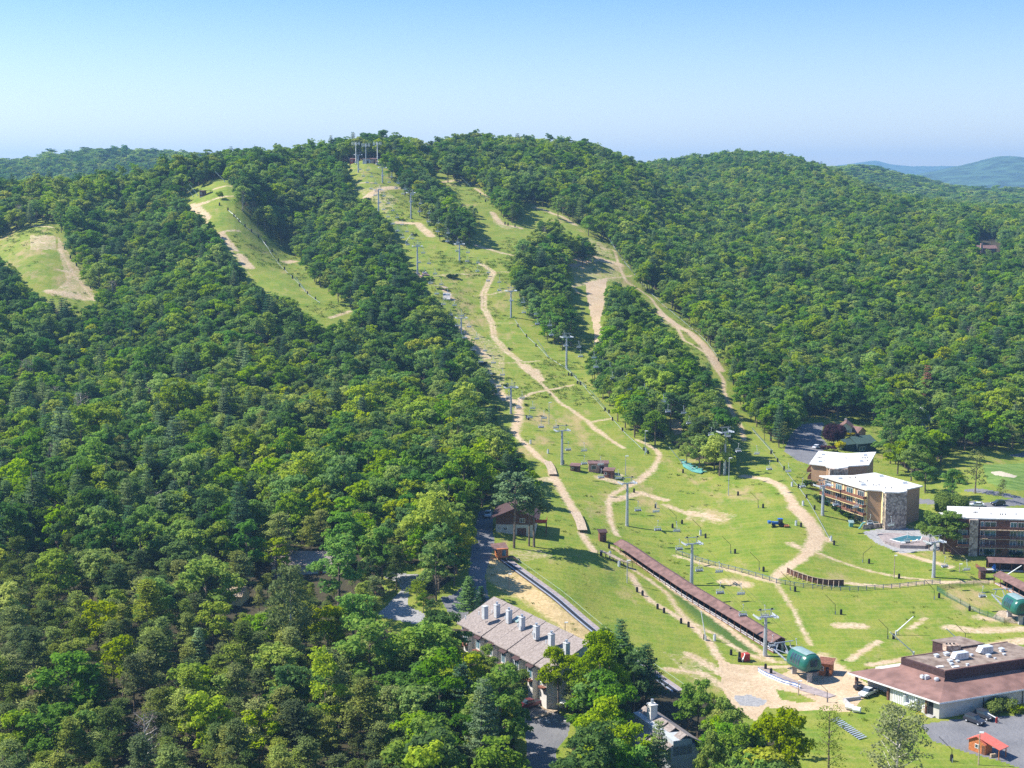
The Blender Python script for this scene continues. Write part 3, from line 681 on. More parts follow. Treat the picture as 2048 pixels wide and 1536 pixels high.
# species mix
pr = rng.uniform(0, 1, len(fx)); sn = snoise(fx, fy, .028, 4)
ppine = np.where((_vm > 1080) & (_um < 820), .90, np.where((_vm > 650) & (_um < 720), .22, np.where(_um > 1350, .13, .10)))
ppine = ppine+sn*.14
pw = np.where((_vm > 1060) & (_um < 900), .05, 1)*(np.where((_um < 520) & (_vm > 700) & (_vm < 1050), .20, np.where(_um > 1450, .07, .05))+np.maximum(0, snoise(fx, fy, .02, 9))*.12)
far = np.clip((fy-1100)/300, 0, 1); ppine = ppine*(1-.6*far); pw = pw*(1-.8*far)
kind = np.where(pr < ppine, 1, np.where(pr < ppine+pw, 2, np.where(pr > .991, 3, np.where(pr > np.where((_um > 480) & (_um < 1060) & (_vm > 680) & (_vm < 1080), .86, np.where((_um > 1400) & (_vm > 620), .93, .965)), 4, 0))))
hvar = np.where(kind == 2, hvar*.88, np.where(kind == 1, hvar*.86, hvar))
sel = np.nonzero(ok)[0]
print('forest trees', len(sel))
nproto = {0: 8, 1: 4, 2: 3, 3: 1, 4: 2}
pvar = np.array([rng.integers(0, nproto[k]) for k in kind]); rotz = rng.uniform(0, 6.283, len(fx)); wid = rng.uniform(.88, 1.14, len(fx))
# individuals: in frame, largest in the picture
inframe = (_um > -25) & (_um < 2073) & (_vm > 250) & (_vm < 1560)
GRP = {0: 'broadleaf trees in the woods', 1: 'scrubby pines in the woods', 2: 'tall pines in the woods', 3: 'bare trees in the woods', 4: 'lime green trees in the woods'}
NAME = {0: 'broadleaf_tree', 1: 'scrub_pine', 2: 'white_pine', 3: 'bare_tree', 4: 'lime_green_tree'}
LAB = {0: 'leafy green broadleaf tree in the woods', 1: 'ragged olive green pine in the woods',
       2: 'tall dark tiered pine in the woods', 3: 'grey leafless tree in the woods', 4: 'bright lime green tree in the woods'}
CAPN = {0: 290, 1: 290, 2: 120, 3: 25, 4: 60}
real = {}
for k in range(5):
    c = [i for i in sel if kind[i] == k and inframe[i]]
    c.sort(key=lambda i: -(fs[i]*hvar[i])/fy[i]); real[k] = c[:CAPN[k]]
isreal = np.zeros(len(fx), bool)
SRC = {}
def tree_master(name, kind_key, i, label, cat='tree', group=None, loc=(0, 0, 0), V=None):
    Vv, T, m, trk, bk = PROTO[kind_key][i] if V is None else V
    root = bpy.data.objects.new(name, None); C.objects.link(root); root.empty_display_size = .5; tag(root, label, cat, group)
    crown_obj('crown', Vv, T, m, root); trk.build('trunk', bk, root); root.location = loc
    return root
for k in range(5):
    for i in real[k]:
        isreal[i] = True; kk = (KINDS[k], int(pvar[i])); s_ = float(fs[i]*hvar[i]); zs_ = min(s_, 1.2*float(hvar[i]))*.93; loc = (float(fx[i]), float(fy[i]), float(fz[i])-.2)
        side = 'left of the ski slope' if _um[i] < 1050 else ('above the bottom edge' if _vm[i] > 1150 else 'right of the ski slope')
        lab = LAB[k]+', '+side
        if kk not in SRC: o = SRC[kk] = tree_master(NAME[k], kk[0], kk[1], lab, group=GRP[k]+', '+side)
        else: o = dup(SRC[kk], label=lab, group=GRP[k]+', '+side)
        o.location = loc; o.rotation_euler = (0, 0, float(rotz[i])); w_ = s_*float(wid[i]); o.scale = (w_, w_, zs_)

def gn_scatter(name, label, co, scl, rzv, pix, coll, cat):
    me = bpy.data.meshes.new(name); n = len(co); me.vertices.add(n); me.vertices.foreach_set('co', co.astype(np.float32).ravel())
    a = me.attributes.new('scl', 'FLOAT_VECTOR', 'POINT'); a.data.foreach_set('vector', scl.astype(np.float32).ravel())
    a = me.attributes.new('rz', 'FLOAT_VECTOR', 'POINT'); a.data.foreach_set('vector', rzv.astype(np.float32).ravel())
    a = me.attributes.new('pix', 'INT', 'POINT'); a.data.foreach_set('value', pix.astype(np.int32))
    o = bpy.data.objects.new(name, me); C.objects.link(o); tag(o, label, cat, kind='stuff')
    md = o.modifiers.new('scatter', 'NODES'); ng = bpy.data.node_groups.new('scatter', 'GeometryNodeTree'); md.node_group = ng
    ng.interface.new_socket('Geometry', in_out='INPUT', socket_type='NodeSocketGeometry'); ng.interface.new_socket('Geometry', in_out='OUTPUT', socket_type='NodeSocketGeometry')
    gi = ng.nodes.new('NodeGroupInput'); go = ng.nodes.new('NodeGroupOutput'); ip = ng.nodes.new('GeometryNodeInstanceOnPoints'); ci = ng.nodes.new('GeometryNodeCollectionInfo')
    ci.inputs['Collection'].default_value = coll; ci.inputs['Separate Children'].default_value = True; ci.inputs['Reset Children'].default_value = True
    def na(nm, ty):
        x = ng.nodes.new('GeometryNodeInputNamedAttribute'); x.data_type = ty; x.inputs['Name'].default_value = nm; return x.outputs[0]
    lk = ng.links.new; lk(gi.outputs[0], ip.inputs['Points']); lk(ci.outputs[0], ip.inputs['Instance']); ip.inputs['Pick Instance'].default_value = True
    lk(na('pix', 'INT'), ip.inputs['Instance Index']); lk(na('rz', 'FLOAT_VECTOR'), ip.inputs['Rotation']); lk(na('scl', 'FLOAT_VECTOR'), ip.inputs['Scale']); lk(ip.outputs[0], go.inputs[0])
    return o
def gn_forest(name, idx, label):
    s_ = fs[idx]*hvar[idx]; o0 = 0*s_
    return gn_scatter(name, label, np.stack([fx[idx], fy[idx], fz[idx]-.2], -1), np.stack([s_*wid[idx], s_*wid[idx], np.minimum(fs[idx], 1.2)*hvar[idx]*.93], -1),
        np.stack([o0, o0, rotz[idx]], -1), np.array([LIBIX[(KINDS[kind[i]], int(pvar[i]))] for i in idx]), lib, 'woods')
rest = np.array([i for i in sel if not isreal[i]])
near = rest[fy[rest] < 1100]; 
gn_forest('woods', near[_um[near] < 1024], 'dense mixed woods covering the left hillside beside the ski slopes')
gn_forest('woods', near[_um[near] >= 1024], 'dense mixed woods covering the right hillside beyond the ski slopes')
farr = rest[(fy[rest] >= 1100)]
gn_forest('woods', farr[_um[farr] < 1024], 'far wooded ridge line behind the summit on the left')
gn_forest('woods', farr[_um[farr] >= 1024], 'far wooded hills rolling away to the right horizon')

# weeds and tufts of longer grass over the slopes
tl = bpy.data.collections.new('tuft_library')
M_tuft = leaf_mat('tuft_grass', (.10, .17, .025), (.24, .28, .05), .35, f1=.05)
for i in range(3):
    r = np.random.default_rng(900+i); n = 26; c = r.normal(0, .3, (n, 3)); c[:, 2] = np.abs(c[:, 2])*.35+.08
    tl.objects.link(crown_obj('tuft_%d' % i, leaves(c, r.normal(size=(n, 3))+np.array([0, 0, .4]), .13, None, r, .5)[0], r.uniform(0, 1, n), M_tuft))
_y = np.exp(rng.uniform(math.log(250), math.log(1050), 130000)); _x = rng.uniform(-.38, .38, 130000)*_y; _z = hz(_x, _y); _u, _v = proj(_x, _y, _z)
_k = is_open(_u, _v) & (rng.uniform(0, 1, len(_x)) < np.clip(.1+.9*snoise(_x, _y, .05, 31), .0, 1)*np.where(_y > 620, .8, .06))
for _pp in (STAGE, LOTU, LOTR, LOTL, LOTB, DRIVE, PATIO, GREEN): _k &= ~inpoly(_u, _v, _pp)
_k[_k] &= seg_field(_x[_k], _y[_k], PATHS) < -.1
_x, _y, _z = _x[_k], _y[_k], _z[_k]; print('tufts', len(_x))

_s = rng.uniform(.7, 1.9, len(_x))*np.clip(_y/420, .9, 2.0)
gn_scatter('grass_tufts', 'ragged tufts of longer grass and weeds on the ski slopes', np.stack([_x, _y, _z], -1), np.stack([_s, _s, _s*.8], -1), np.stack([0*_x, 0*_x, rng.uniform(0, 6.28, len(_x))], -1), rng.integers(0, 3, len(_x)), tl, 'grass')
# ------------------------------------------------------------------ building materials
K = {}
K['broof'] = mat('brown_roof_membrane', (.225,.128,.106), .85, var=.14, scale=.35, bumpk=.2)
K['bdark'] = mat('dark_brown_fascia', (.070,.038,.036), .8)
K['flat'] = mat('weathered_flat_roof', (.16,.115,.090), .95, scale=.5, col2=(.30,.235,.19))
K['cream'] = mat('cream_block_wall', (.56,.53,.47), .85, var=.05, scale=.8, bumpk=.1)
K['greywall'] = mat('grey_block_wall', (.50,.47,.42), .85, var=.06, scale=.6)
K['white'] = mat('white_paint', (.78,.78,.76), .6, var=.04)
K['wroof'] = mat('white_membrane_roof', (.56,.54,.50), .7, scale=.45, col2=(.74,.73,.70), stretch=(1,.35,1))
K['tan'] = mat('tan_stucco', (.40,.245,.145), .9, var=.05, scale=.4)
K['yel'] = mat('pale_yellow_trim', (.74,.60,.30), .8, var=.05)
K['metal'] = mat('galvanised_steel', (.42,.46,.52), .45, .35, var=.08, scale=3)
K['alum'] = mat('aluminium_housing', (.62,.65,.68), .4, .2, var=.06, scale=3)
K['dark'] = mat('dark_rubber', (.022,.022,.026), .7, var=.1)
K['black'] = mat('black_paint', (.03,.03,.035), .6, var=.1)
K['glass'] = mat('dark_glass', (.035,.055,.075), .08, 0, var=.2, scale=.6, spec=.8)
K['tglass'] = mat('teal_glass', (.06,.14,.17), .08, 0, var=.3, scale=.6, spec=.8)
K['rail'] = mat('red_brown_stained_wood', (.20,.085,.055), .85, var=.2, scale=2)
K['brn'] = mat('brown_stained_wood', (.155,.075,.050), .85, var=.2, scale=2)
K['orange'] = mat('orange_cedar_wood', (.50,.17,.060), .8, var=.15, scale=3)
K['wood'] = mat('weathered_wood', (.40,.31,.22), .9, var=.2, scale=2)
K['pinkb'] = mat('pinkish_siding', (.46,.27,.22), .85, var=.1)
K['gal'] = mat('gallery_roof_brown', (.175,.100,.086), .8, var=.16, scale=.6)
K['redr'] = mat('red_metal_roof', (.60,.15,.11), .55, var=.06)
K['grn'] = mat('green_fibreglass', (.020,.120,.085), .25, var=.05, spec=.6)
K['grnt'] = mat('grey_green_and_highlight', (.24,.33,.31), .35, var=.06, spec=.5)  # grey-green parts; also the painted highlight on the station cowls
K['shin'] = mat('grey_brown_shingles', (.20,.165,.145), .95, scale=2.2, col2=(.31,.26,.235), bumpk=.3)
K['siding'] = mat('off_white_siding', (.66,.63,.58), .85, var=.05)
K['chim'] = mat('pale_grey_chimney_siding', (.50,.50,.50), .85, var=.06)
K['grey'] = mat('blue_grey_siding', (.40,.42,.43), .85, var=.06)
K['conc'] = mat('concrete', (.42,.40,.38), .9, var=.1, scale=.8)
K['mat'] = mat('worn_ramp_matting', (.30,.25,.24), .95, var=.12, scale=1.2)
K['green_roof'] = mat('dark_green_shingles', (.055,.095,.080), .9, var=.12)
K['teal_wall'] = mat('dark_teal_siding', (.035,.060,.062), .85, var=.1)
K['teal'] = mat('teal_tarpaulin', (.12,.34,.31), .7, var=.15, scale=2)
K['blue'] = mat('blue_paint', (.03,.13,.42), .4, var=.08)
K['bluep'] = mat('blue_fence_paint', (.13,.17,.30), .6, var=.1)
K['red'] = mat('red_paint', (.40,.05,.04), .5, var=.1)
K['maroon'] = mat('maroon_paint', (.11,.012,.025), .25, var=.05, spec=.6)
K['wcar'] = mat('white_car_paint', (.74,.75,.77), .25, var=.02, spec=.6)
K['dcar'] = mat('charcoal_car_paint', (.035,.038,.05), .22, var=.05, spec=.7)
K['stuc'] = mat('bright_yellow_plastic', (.75,.50,.03), .4, var=.05)
K['water'] = mat('pool_water', (.05,.19,.24), .05, var=.15, scale=.5, spec=.8)
K['net'] = mat('green_netting', (.03,.14,.10), .9, var=.1)
K['plate'] = mat('white_lamp_lens', (.8,.8,.78), .3, var=.02)
def stone_mat(name, a, b_, sc_=1.6):
    m = mat(name, a, .95, col2=b_, scale=1.5, bumpk=.4); nt = m.node_tree
    vo = nt.nodes.new('ShaderNodeTexVoronoi'); vo.inputs['Scale'].default_value = sc_
    g = [n for n in nt.nodes if n.type == 'NEW_GEOMETRY'][0]; nt.links.new(g.outputs['Position'], vo.inputs['Vector'])
    cr = [n for n in nt.nodes if n.type == 'VALTORGB'][0]; sp = nt.nodes.new('ShaderNodeSeparateColor'); nt.links.new(vo.outputs['Color'], sp.inputs[0]); nt.links.new(sp.outputs[0], cr.inputs[0])
    cr.color_ramp.elements[0].position = .1; cr.color_ramp.elements[1].position = .9
    return m
K['stone'] = stone_mat('fieldstone_wall', (.20,.155,.125), (.52,.43,.35))
K['brick'] = stone_mat('tan_fieldstone', (.24,.15,.11), (.58,.46,.36), 2.2)
def V2(x, y): return Vector((x, y, 0))
class Fr:
    """oblique plan frame: origin, two unit directions"""
    def __init__(s, o, e1, e2): s.o = V2(o[0], o[1]); s.e1 = V2(e1[0], e1[1]).normalized(); s.e2 = V2(e2[0], e2[1]).normalized()
    def __call__(s, a, b, z=0): p = s.o+s.e1*a+s.e2*b; return Vector((p.x, p.y, z))
def fbox(mb, F_, a0, a1, b0, b1, z0, z1):
    mb.prism([F_(a0, b0), F_(a1, b0), F_(a1, b1), F_(a0, b1)], z0, z1)
def panel(mb, a, b, z0, z1, off=.05, t=.06):
    """upright box on the wall line a->b, proud on its right-hand side by off"""
    a, b = V2(a.x, a.y), V2(b.x, b.y); d = (b-a).normalized(); n = Vector((d.y, -d.x, 0))
    mb.prism([a+n*(off-t), b+n*(off-t), b+n*off, a+n*off], z0, z1)
def window(parent, a, b, z0, z1, glass='glass', frame='white', off=.05, mull=2, label=None):
    f = MB(); A, B_ = V2(a.x, a.y), V2(b.x, b.y); d = (B_-A).normalized(); w = (B_-A).length; n = Vector((d.y, -d.x, 0)); t = .09
    def bar(s0, s1, y0, y1): panel(f, A+d*s0, A+d*s1, y0, y1, off+.03, .10)
    bar(0, t, z0, z1); bar(w-t, w, z0, z1); bar(t, w-t, z0, z0+t); bar(t, w-t, z1-t, z1)
    for k in range(1, mull): bar(w*k/mull-t/2, w*k/mull+t/2, z0+t, z1-t)
    o = f.build('window', K[frame], parent)
    g = MB(); panel(g, A+d*t, A+d*(w-t), z0+t, z1-t, off, .05); g.build('pane', K[glass], o)
    return o
def lerp(a, b, t): return a+(b-a)*t

# ------------------------------------------------------------------ lodge
ze = 2.75
Bp = P(1879.5, 1405.6, ze); Ap = P(1696, 1344.5, ze); Cp = P(2037.6, 1379.5, ze)
FL = Fr(Bp, Ap-Bp, Cp-Bp); LA = 25.75
lodge = thing('lodge', 'long low lodge with brown hip roof and rooftop units beside the parking lot', 'lodge', (FL(13, 15).x, FL(13, 15).y, -1.5))
g0 = -2.2
m = MB(); fbox(m, FL, 1.0, 14.5, 1.0, 40, g0, ze-.15); fbox(m, FL, 14.5, 24.6, 4.5, 40, g0, ze-.15); fbox(m, FL, 5, 24, 6, 39, ze-.15, ze+1)
m.build('wall', K['cream'], lodge)
m = MB()
hb = ze+1.75
def sl(pts): m.slab(pts, .28)
sl([FL(0,0,ze), FL(0,40,ze), FL(7.4,40,hb), FL(7.4,8.9,hb)]); sl([FL(LA,0,ze), FL(0,0,ze), FL(7.4,8.9,hb), FL(19.6,8.9,hb)]); sl([FL(LA,0,ze), FL(19.6,8.9,hb), FL(19.6,40,hb), FL(LA,40,ze)])
rf = m.build('roof', K['broof'], lodge)
m = MB(); U = ze+4.0
m.prism([FL(7.4,8.9), FL(7.4,40), FL(19.6,40), FL(19.6,8.9)], hb-.5, U)
m2 = MB(); m2.slab([FL(7.4,8.95,hb+.02), FL(7.9,10.2,U+.02), FL(19.2,10.2,U+.02), FL(19.6,8.95,hb+.02)], .1)
m.build('upper_block', K['bdark'], lodge)
m = MB(); m.slab([FL(7.2,8.5,hb-.1), FL(7.7,9.7,U+.05), FL(19.4,9.7,U+.05), FL(19.8,8.5,hb-.1)], .35); m.build('sloped_parapet', K['broof'], lodge)
m = MB(); fbox(m, FL, 7.75, 19.3, 9.75, 39.8, U, U+.06); m.build('flat_roof', K['flat'], lodge)
m = MB(); fbox(m, FL, 7.35, 7.7, 8.9, 40, U, U+.25); fbox(m, FL, 19.3, 19.65, 8.9, 40, U, U+.2); m.build('coping', K['broof'], lodge)
m = MB(); fbox(m, FL, 19.7, 26.5, 25, 33, ze-1, U+.4); m.build('rear_block', K['bdark'], lodge)
m = MB(); fbox(m, FL, 19.5, 26.7, 24.8, 33.2, U+.4, U+.6); m.build('rear_block_roof', K['flat'], lodge)
m = MB(); p = P(1903, 1301, U); q = FL.o; m.box((p.x, p.y, U+.75), (3.6, 2.0, 1.5), math.radians(12)); ch = m.build('chimney', K['brick'], lodge)
for du in (-12, -4, 5):
    k = MB(); c = P(1903+du, 1290, U+1.5); k.tube([(p.x+du*.1, p.y, U+1.5), (p.x+du*.1, p.y, U+1.85)], .22, 8); k.build('flue', K['black'], ch)
m = MB(); fbox(m, FL, -.05, .15, -.02, 40, ze-.38, ze-.02); fbox(m, FL, 0, LA, -.08, .1, ze-.38, ze-.02); m.build('fascia', K['white'], lodge)
# rooftop units
def unit(u, v, w, d, h, z, name='rooftop_unit'):
    p = P(u, v, z); m = MB(); rz = math.radians(20)
    m.box((p.x, p.y, z+h/2+.25), (w, d, h), rz); m.box((p.x, p.y, z+.12), (w*.9, d*.9, .26), rz)
    o = m.build(name, K['alum'], lodge)
    k = MB(); ax = Vector((math.cos(rz), math.sin(rz), 0)); ay = Vector((-ax.y, ax.x, 0)); c = Vector((p.x, p.y, 0))
    l = c-ax*(w/2); k.add([l-ay*(d*.45)+Vector((0,0,z+h+.2)), l+ay*(d*.45)+Vector((0,0,z+h+.2)), l+ay*(d*.45)-ax*.7+Vector((0,0,z+.5)), l-ay*(d*.45)-ax*.7+Vector((0,0,z+.5)), l-ay*(d*.45)+Vector((0,0,z+.5)), l+ay*(d*.45)+Vector((0,0,z+.5))],
          [(0,1,2,3),(0,3,4),(1,5,2),(3,2,5,4)]); k.build('intake_hood', K['white'], o)
    k = MB()
    for j in (-.3, -.05, .2): k.box((p.x+ax.x*w*j-ay.x*(d/2+.02), p.y+ax.y*w*j-ay.y*(d/2+.02), z+h*.55+.25), (w*.16, .05, h*.7), rz)
    k.build('grille', K['metal'], o)
unit(1921, 1318, 3.3, 1.7, 1.45, U); unit(1971, 1306, 3.0, 1.8, 1.5, U)
def vent(u, v, z, s=.9, h=.8, nm='roof_vent'):
    p = P(u, v, z); m = MB(); m.box((p.x, p.y, z+h*.3), (s*.75, s*.75, h*.6), .4); m.box((p.x, p.y, z+h*.7), (s, s, h*.28), .4); m.build(nm, K['alum'], lodge)
for u, v, s, h in [(1873,1314,1,.8),(1977,1314,1,.8),(2003,1303,1.1,1.0),(2008,1310,.7,.5),(1893,1311,1.2,.9),(1900,1324,1.1,.7),(1903,1330,.8,.6),(1935,1332,.6,.7),(1915,1324,.8,.5),(1990,1318,.5,.4),(1943,1312,.7,.6)]: vent(u, v, U+.05, s, h)
for u, v in [(1880,1334),(1911,1334)]:
    p = P(u, v, U+.06); m = MB(); m.box((p.x, p.y, U+.16), (1.7, .8, .2), .3); m.build('skylight', K['plate'], lodge)
p = P(1852, 1361, ze+1.0); m = MB(); m.box((p.x, p.y, ze+1.5), (1.2, 1.1, 1.5), .4); m.box((p.x-.8, p.y+.1, ze+1.9), (.8, .9, .7), .4); m.build('exhaust_hood', K['alum'], lodge)
p = P(1873, 1367, ze+.9); m = MB(); m.box((p.x, p.y, ze+1.05), (1.1, 1.0, .7), .4); m.tube([(p.x, p.y, ze+1.4), (p.x, p.y, ze+2.3)], .42, 10); m.tube([(p.x, p.y, ze+1.8), (p.x, p.y, ze+2.15)], .6, 10); m.build('exhaust_fan', K['alum'], lodge)
# left facade
m = MB(); 
for k in range(18): panel(m, FL(13.6-k*.5, 1), FL(13.3-k*.5, 1), g0+.6, ze-.4, .08, .07)
m.build('vertical_siding', K['white'], lodge)
m = MB(); panel(m, FL(3.9, 1), FL(2.6, 1), -1.0, ze-.5, .04, .05); dr = m.build('door', K['dark'], lodge)
m = MB(); panel(m, FL(4.5,1), FL(4.1,1), -1.0, ze-.4, .5, .5); m.build('door_surround', K['brn'], lodge)
m = MB()
for k in range(6): fbox(m, FL, 2.0+k*.0, 4.2, 1-(.35*(k+1)), 1-(.35*k), g0, -1.0-.16*k)
m.build('steps', K['conc'], lodge)
m = MB(); m.beam(FL(4.6,.6,.0), FL(4.6,-1.6,-.9), .06, .1); m.beam(FL(4.6,-1.6,-2), FL(4.6,-1.6,-.8), .08, .08); m.beam(FL(4.6,.6,-1), FL(4.6,.6,.05), .08, .08); m.beam(FL(4.6,.0,-1.3), FL(9,-.3,-1.3), .08, .08); m.build('handrail', K['stuc'], lodge)
m = MB(); m.tube([FL(9.8,.55,-.2), FL(9.8,.45,1.6)], .38, 8); m.tube([FL(6.6,.55,-.2), FL(6.6,.45,1.6)], .38, 8); m.tube([FL(9.6,.45,-.35), FL(6.4,.45,-.35)], .5, 8); m.build('air_duct', K['alum'], lodge)
m = MB()
for a in (15, 24.2): fbox(m, FL, a-.25, a+.25, .8, 1.3, g0, ze-.2)
m.build('porch_column', K['brn'], lodge)
# front wall details
m = MB()
for b_ in (13.2, 24.3): fbox(m, FL, .9, 1.02, b_-.08, b_+.08, g0, ze-.4)
m.build('downpipe', K['black'], lodge)
m = MB(); fbox(m, FL, -7, 1.2, 25.2, 40, g0, ze-.2); m.build('wing_wall', K['white'], lodge)
m = MB(); m.slab([FL(-8,24.2,ze-.1), FL(-8,40,ze-.1), FL(2,40,ze+2), FL(7.3,32,ze+2.2), FL(1.2,24.4,ze+.4)], .25); m.build('wing_roof', K['broof'], lodge)
m = MB()
for b_ in (26.5, 29, 31.5): panel(m, FL(-1.0-(b_-26.5), 25.2), FL(-1.7-(b_-26.5), 25.2), g0+1, ze-1.2, .05, .05)
m.build('wing_window', K['glass'], lodge)

# ------------------------------------------------------------------ hedges and bushes
def bush_shape(seed, w, d, h, ls=.22, per=60):
    r = np.random.default_rng(seed); cs = []; rs = []
    for i in range(int(8+w*d*1.2)):
        cs.append((r.uniform(-.5, .5)*w, r.uniform(-.5, .5)*d, h*r.uniform(.3, .72))); rs.append(min(h, w, d)*r.uniform(.28, .42))
    return blobs(r, np.array(cs), rs, per, ls)
M_hedge = leaf_mat('hedge_foliage', (.030, .065, .022), (.07, .12, .03), .25)
M_lhedge = leaf_mat('light_hedge_foliage', (.12, .19, .02), (.22, .28, .03), .35)
def bush(name, label, cat, px, w, d, h, m, group=None, seed=1, rz=0, at=None):
    g = G(*px) if at is None else at
    root = bpy.data.objects.new(name, None); C.objects.link(root); root.location = g; root.rotation_euler = (0, 0, rz); tag(root, label, cat, group)
    V, T = bush_shape(seed, w, d, h); crown_obj('foliage', V, T, m, root)
    k = MB(); k.tube([(0,0,-.3),(0,0,h*.5)], .08, 5); k.build('stem', M_bark, root); return root
bush('clipped_shrub', 'large rounded light green shrub against the lodge wall', 'shrub', (2000,1425), 6.2, 3.0, 3.0, M_lhedge, seed=61, rz=.4)
bush('clipped_shrub', 'smaller light green shrub at the far right beside the lodge', 'shrub', (2038,1428), 4.5, 2.5, 1.9, M_lhedge, seed=62, rz=.4)

# ------------------------------------------------------------------ condominium blocks
def condo(label, roof_px, z, base, facs, name='condominium_block', scale=.925, wallm='tan'):
    W = [P(u, v, z) for u, v in roof_px]; cx = sum(p.x for p in W)/len(W); cy = sum(p.y for p in W)/len(W)
    root = thing(name, label, 'apartment block', (cx, cy, base))
    m = MB(); m.slab(W, .38); m.build('roof', K['wroof'], root)
    In = [Vector((cx+(p.x-cx)*scale, cy+(p.y-cy)*scale, 0)) for p in W]
    m = MB(); m.prism([(p.x, p.y) for p in In], base-1.5, z-.38); m.build('wall', K[wallm], root)
    return root, W, In
def balcony_facade(root, a, b, base, z, bays, out=1.5, levels=4, first=1):
    a, b = V2(a.x, a.y), V2(b.x, b.y); L_ = (b-a).length; d = (b-a)/L_; n = Vector((d.y, -d.x, 0)); lh = (z-.6-base)/levels
    for l in range(levels):
        z0 = base+l*lh
        if l >= first:
            for hb_ in range(2):
                s0, s1 = (0, L_/2-.15) if hb_ == 0 else (L_/2+.15, L_)
                m = MB(); p, q = a+d*s0, a+d*s1; o_ = out+(.35 if (hb_+l) % 2 else 0)
                m.prism([p, q, q+n*o_, p+n*o_], z0-.2, z0); bo = m.build('balcony', K['yel'], root)
                m = MB(); m.prism([p+n*(o_-.08), q+n*(o_-.08), q+n*o_, p+n*o_], z0, z0+.95); m.prism([p, p+d*.08, p+d*.08+n*o_, p+n*o_], z0, z0+.95); m.prism([q-d*.08, q, q+n*o_, q-d*.08+n*o_], z0, z0+.95)
                m.build('balcony_railing', K['rail'], bo)
        for k in range(bays):
            s = L_*(k+.18)/bays; e = L_*(k+.74)/bays
            window(root, a+d*s, a+d*e, z0+.15, z0+lh-.55, 'tglass' if (k+l) % 3 else 'glass', 'white', .06, 3)
            m = MB(); m.prism([a+d*(e+.1*L_/bays), a+d*(e+.22*L_/bays), a+d*(e+.22*L_/bays)+n*.12, a+d*(e+.1*L_/bays)+n*.12], z0, z0+lh-.3); 
            m.build('pilaster', K['yel'], root)
# B: the near block with balconies on its left side
zB, bB = 18.2, 6.0
cb, WB, IB = condo('tan four storey apartment block with stone tower, balconies and white roof by the pool',
    [(1638,951),(1732.6,979),(1764,981),(1769.5,984),(1798,984.6),(1814.7,982),(1813,978.5),(1846,971.6),(1750,945),(1705,950.4)], zB, bB, None)
balcony_facade(cb, IB[0], IB[1], bB+.6, zB, 4)
m = MB(); a, b_ = IB[3], IB[5]; dd = (b_-a).normalized(); nn = Vector((dd.y, -dd.x, 0))
if nn.y > 0: nn = -nn
m.prism([a+nn*1.35, b_+nn*1.35, b_-nn*1, a-nn*1], bB-2.5, zB-.38); m.build('stone_tower', K['stone'], cb)
m = MB(); a, b_ = IB[2], IB[3]; d2 = (a-b_).normalized(); m.prism([a+nn*.7, b_+nn*.7-dd*.0, b_-nn*.4, a-nn*.4], bB-1, zB-.38); m.build('stair_wall', K['yel'], cb)
for l in range(4):
    p = lerp(IB[2], IB[3], .5)+nn*.75; m = MB(); m.box((p.x, p.y, bB+1.8+l*3.0), (.5, .12, 1.5), math.atan2(dd.y, dd.x)); m.build('stair_window', K['tglass'], cb)
m = MB(); a, b_ = IB[1], IB[2]; panel(m, lerp(a, b_, .15), lerp(a, b_, .35), bB-.2, bB+2.0, .06, .07); m.build('door', K['dark'], cb)
window(cb, lerp(a, b_, .5), lerp(a, b_, .85), bB+.3, bB+1.6, 'tglass')
m = MB(); panel(m, lerp(a, b_, -.02), lerp(a, b_, .03), bB-1, zB-.5, .12, .14); m.build('corner_post', K['yel'], cb)
def roof_bits(root, pts, z, px=True):
    for u, v, s in pts:
        p = P(u, v, z); m = MB(); m.box((p.x, p.y, z+.3*s), (1.5*s, .8*s, .6*s), .1); m.build('air_conditioner', K['alum'], root)
def pipes(root, pts, z):
    for u, v in pts:
        p = P(u, v, z); m = MB(); m.tube([(p.x, p.y, z), (p.x, p.y, z+.5)], .14, 6); m.build('roof_pipe', K['dark'], root)
roof_bits(cb, [(1680,958,1),(1726,970.5,1.1),(1762,953,1),(1809,967,1.1)], zB)
pipes(cb, [(1700,956.5),(1711,956),(1719,964),(1722,965),(1726,965.5),(1735,963),(1747,971),(1758,971),(1771,977),(1783,977),(1752,972)], zB)
m = MB(); p = G(1725, 1058); q = G(1763, 1054); r_ = G(1767,1064); 
m.prism([(p.x, p.y), (q.x, q.y), (q.x, q.y-.6), (p.x, p.y-.6)], 4.5, 7.4); wl = m.build('terrace_wall', K['stone']); tag(wl, 'dark stone retaining wall at the foot of the apartment block beside the pool', 'wall')
# A: the block behind
zA, bA = 19.8, 11.2
ca, WA, IA = condo('tan apartment block with bent white roof standing behind the nearer block',
    [(1618.5,927),(1651,930.5),(1653,934),(1677,936.5),(1696,934),(1697,932),(1738,929.5),(1752.5,903.5),(1693,906.5),(1637,901.5)], zA, bA, None)
m = MB(); a, b_ = IA[2], IA[4]; ym = min(p.y for p in IA)-.5; m.prism([V2(a.x+.3,ym), V2(b_.x-.3,ym), V2(b_.x-.3,b_.y+2), V2(a.x+.3,a.y+2)], bA-1.5, zA-.38); m.build('stone_tower', K['brick'], ca)
balcony_facade(ca, IA[9], IA[0], bA+.3, zA, 3, 1.3, levels=3)
roof_bits(ca, [(1646,910,.9),(1640,924,.9),(1730,911,.9),(1722,923,.9)], zA)
pipes(ca, [(1636,916),(1639,916),(1642,916),(1692,917),(1725,917),(1728,916),(1731,917),(1735,916),(1648,921.5),(1735,922),(1654,909)], zA)
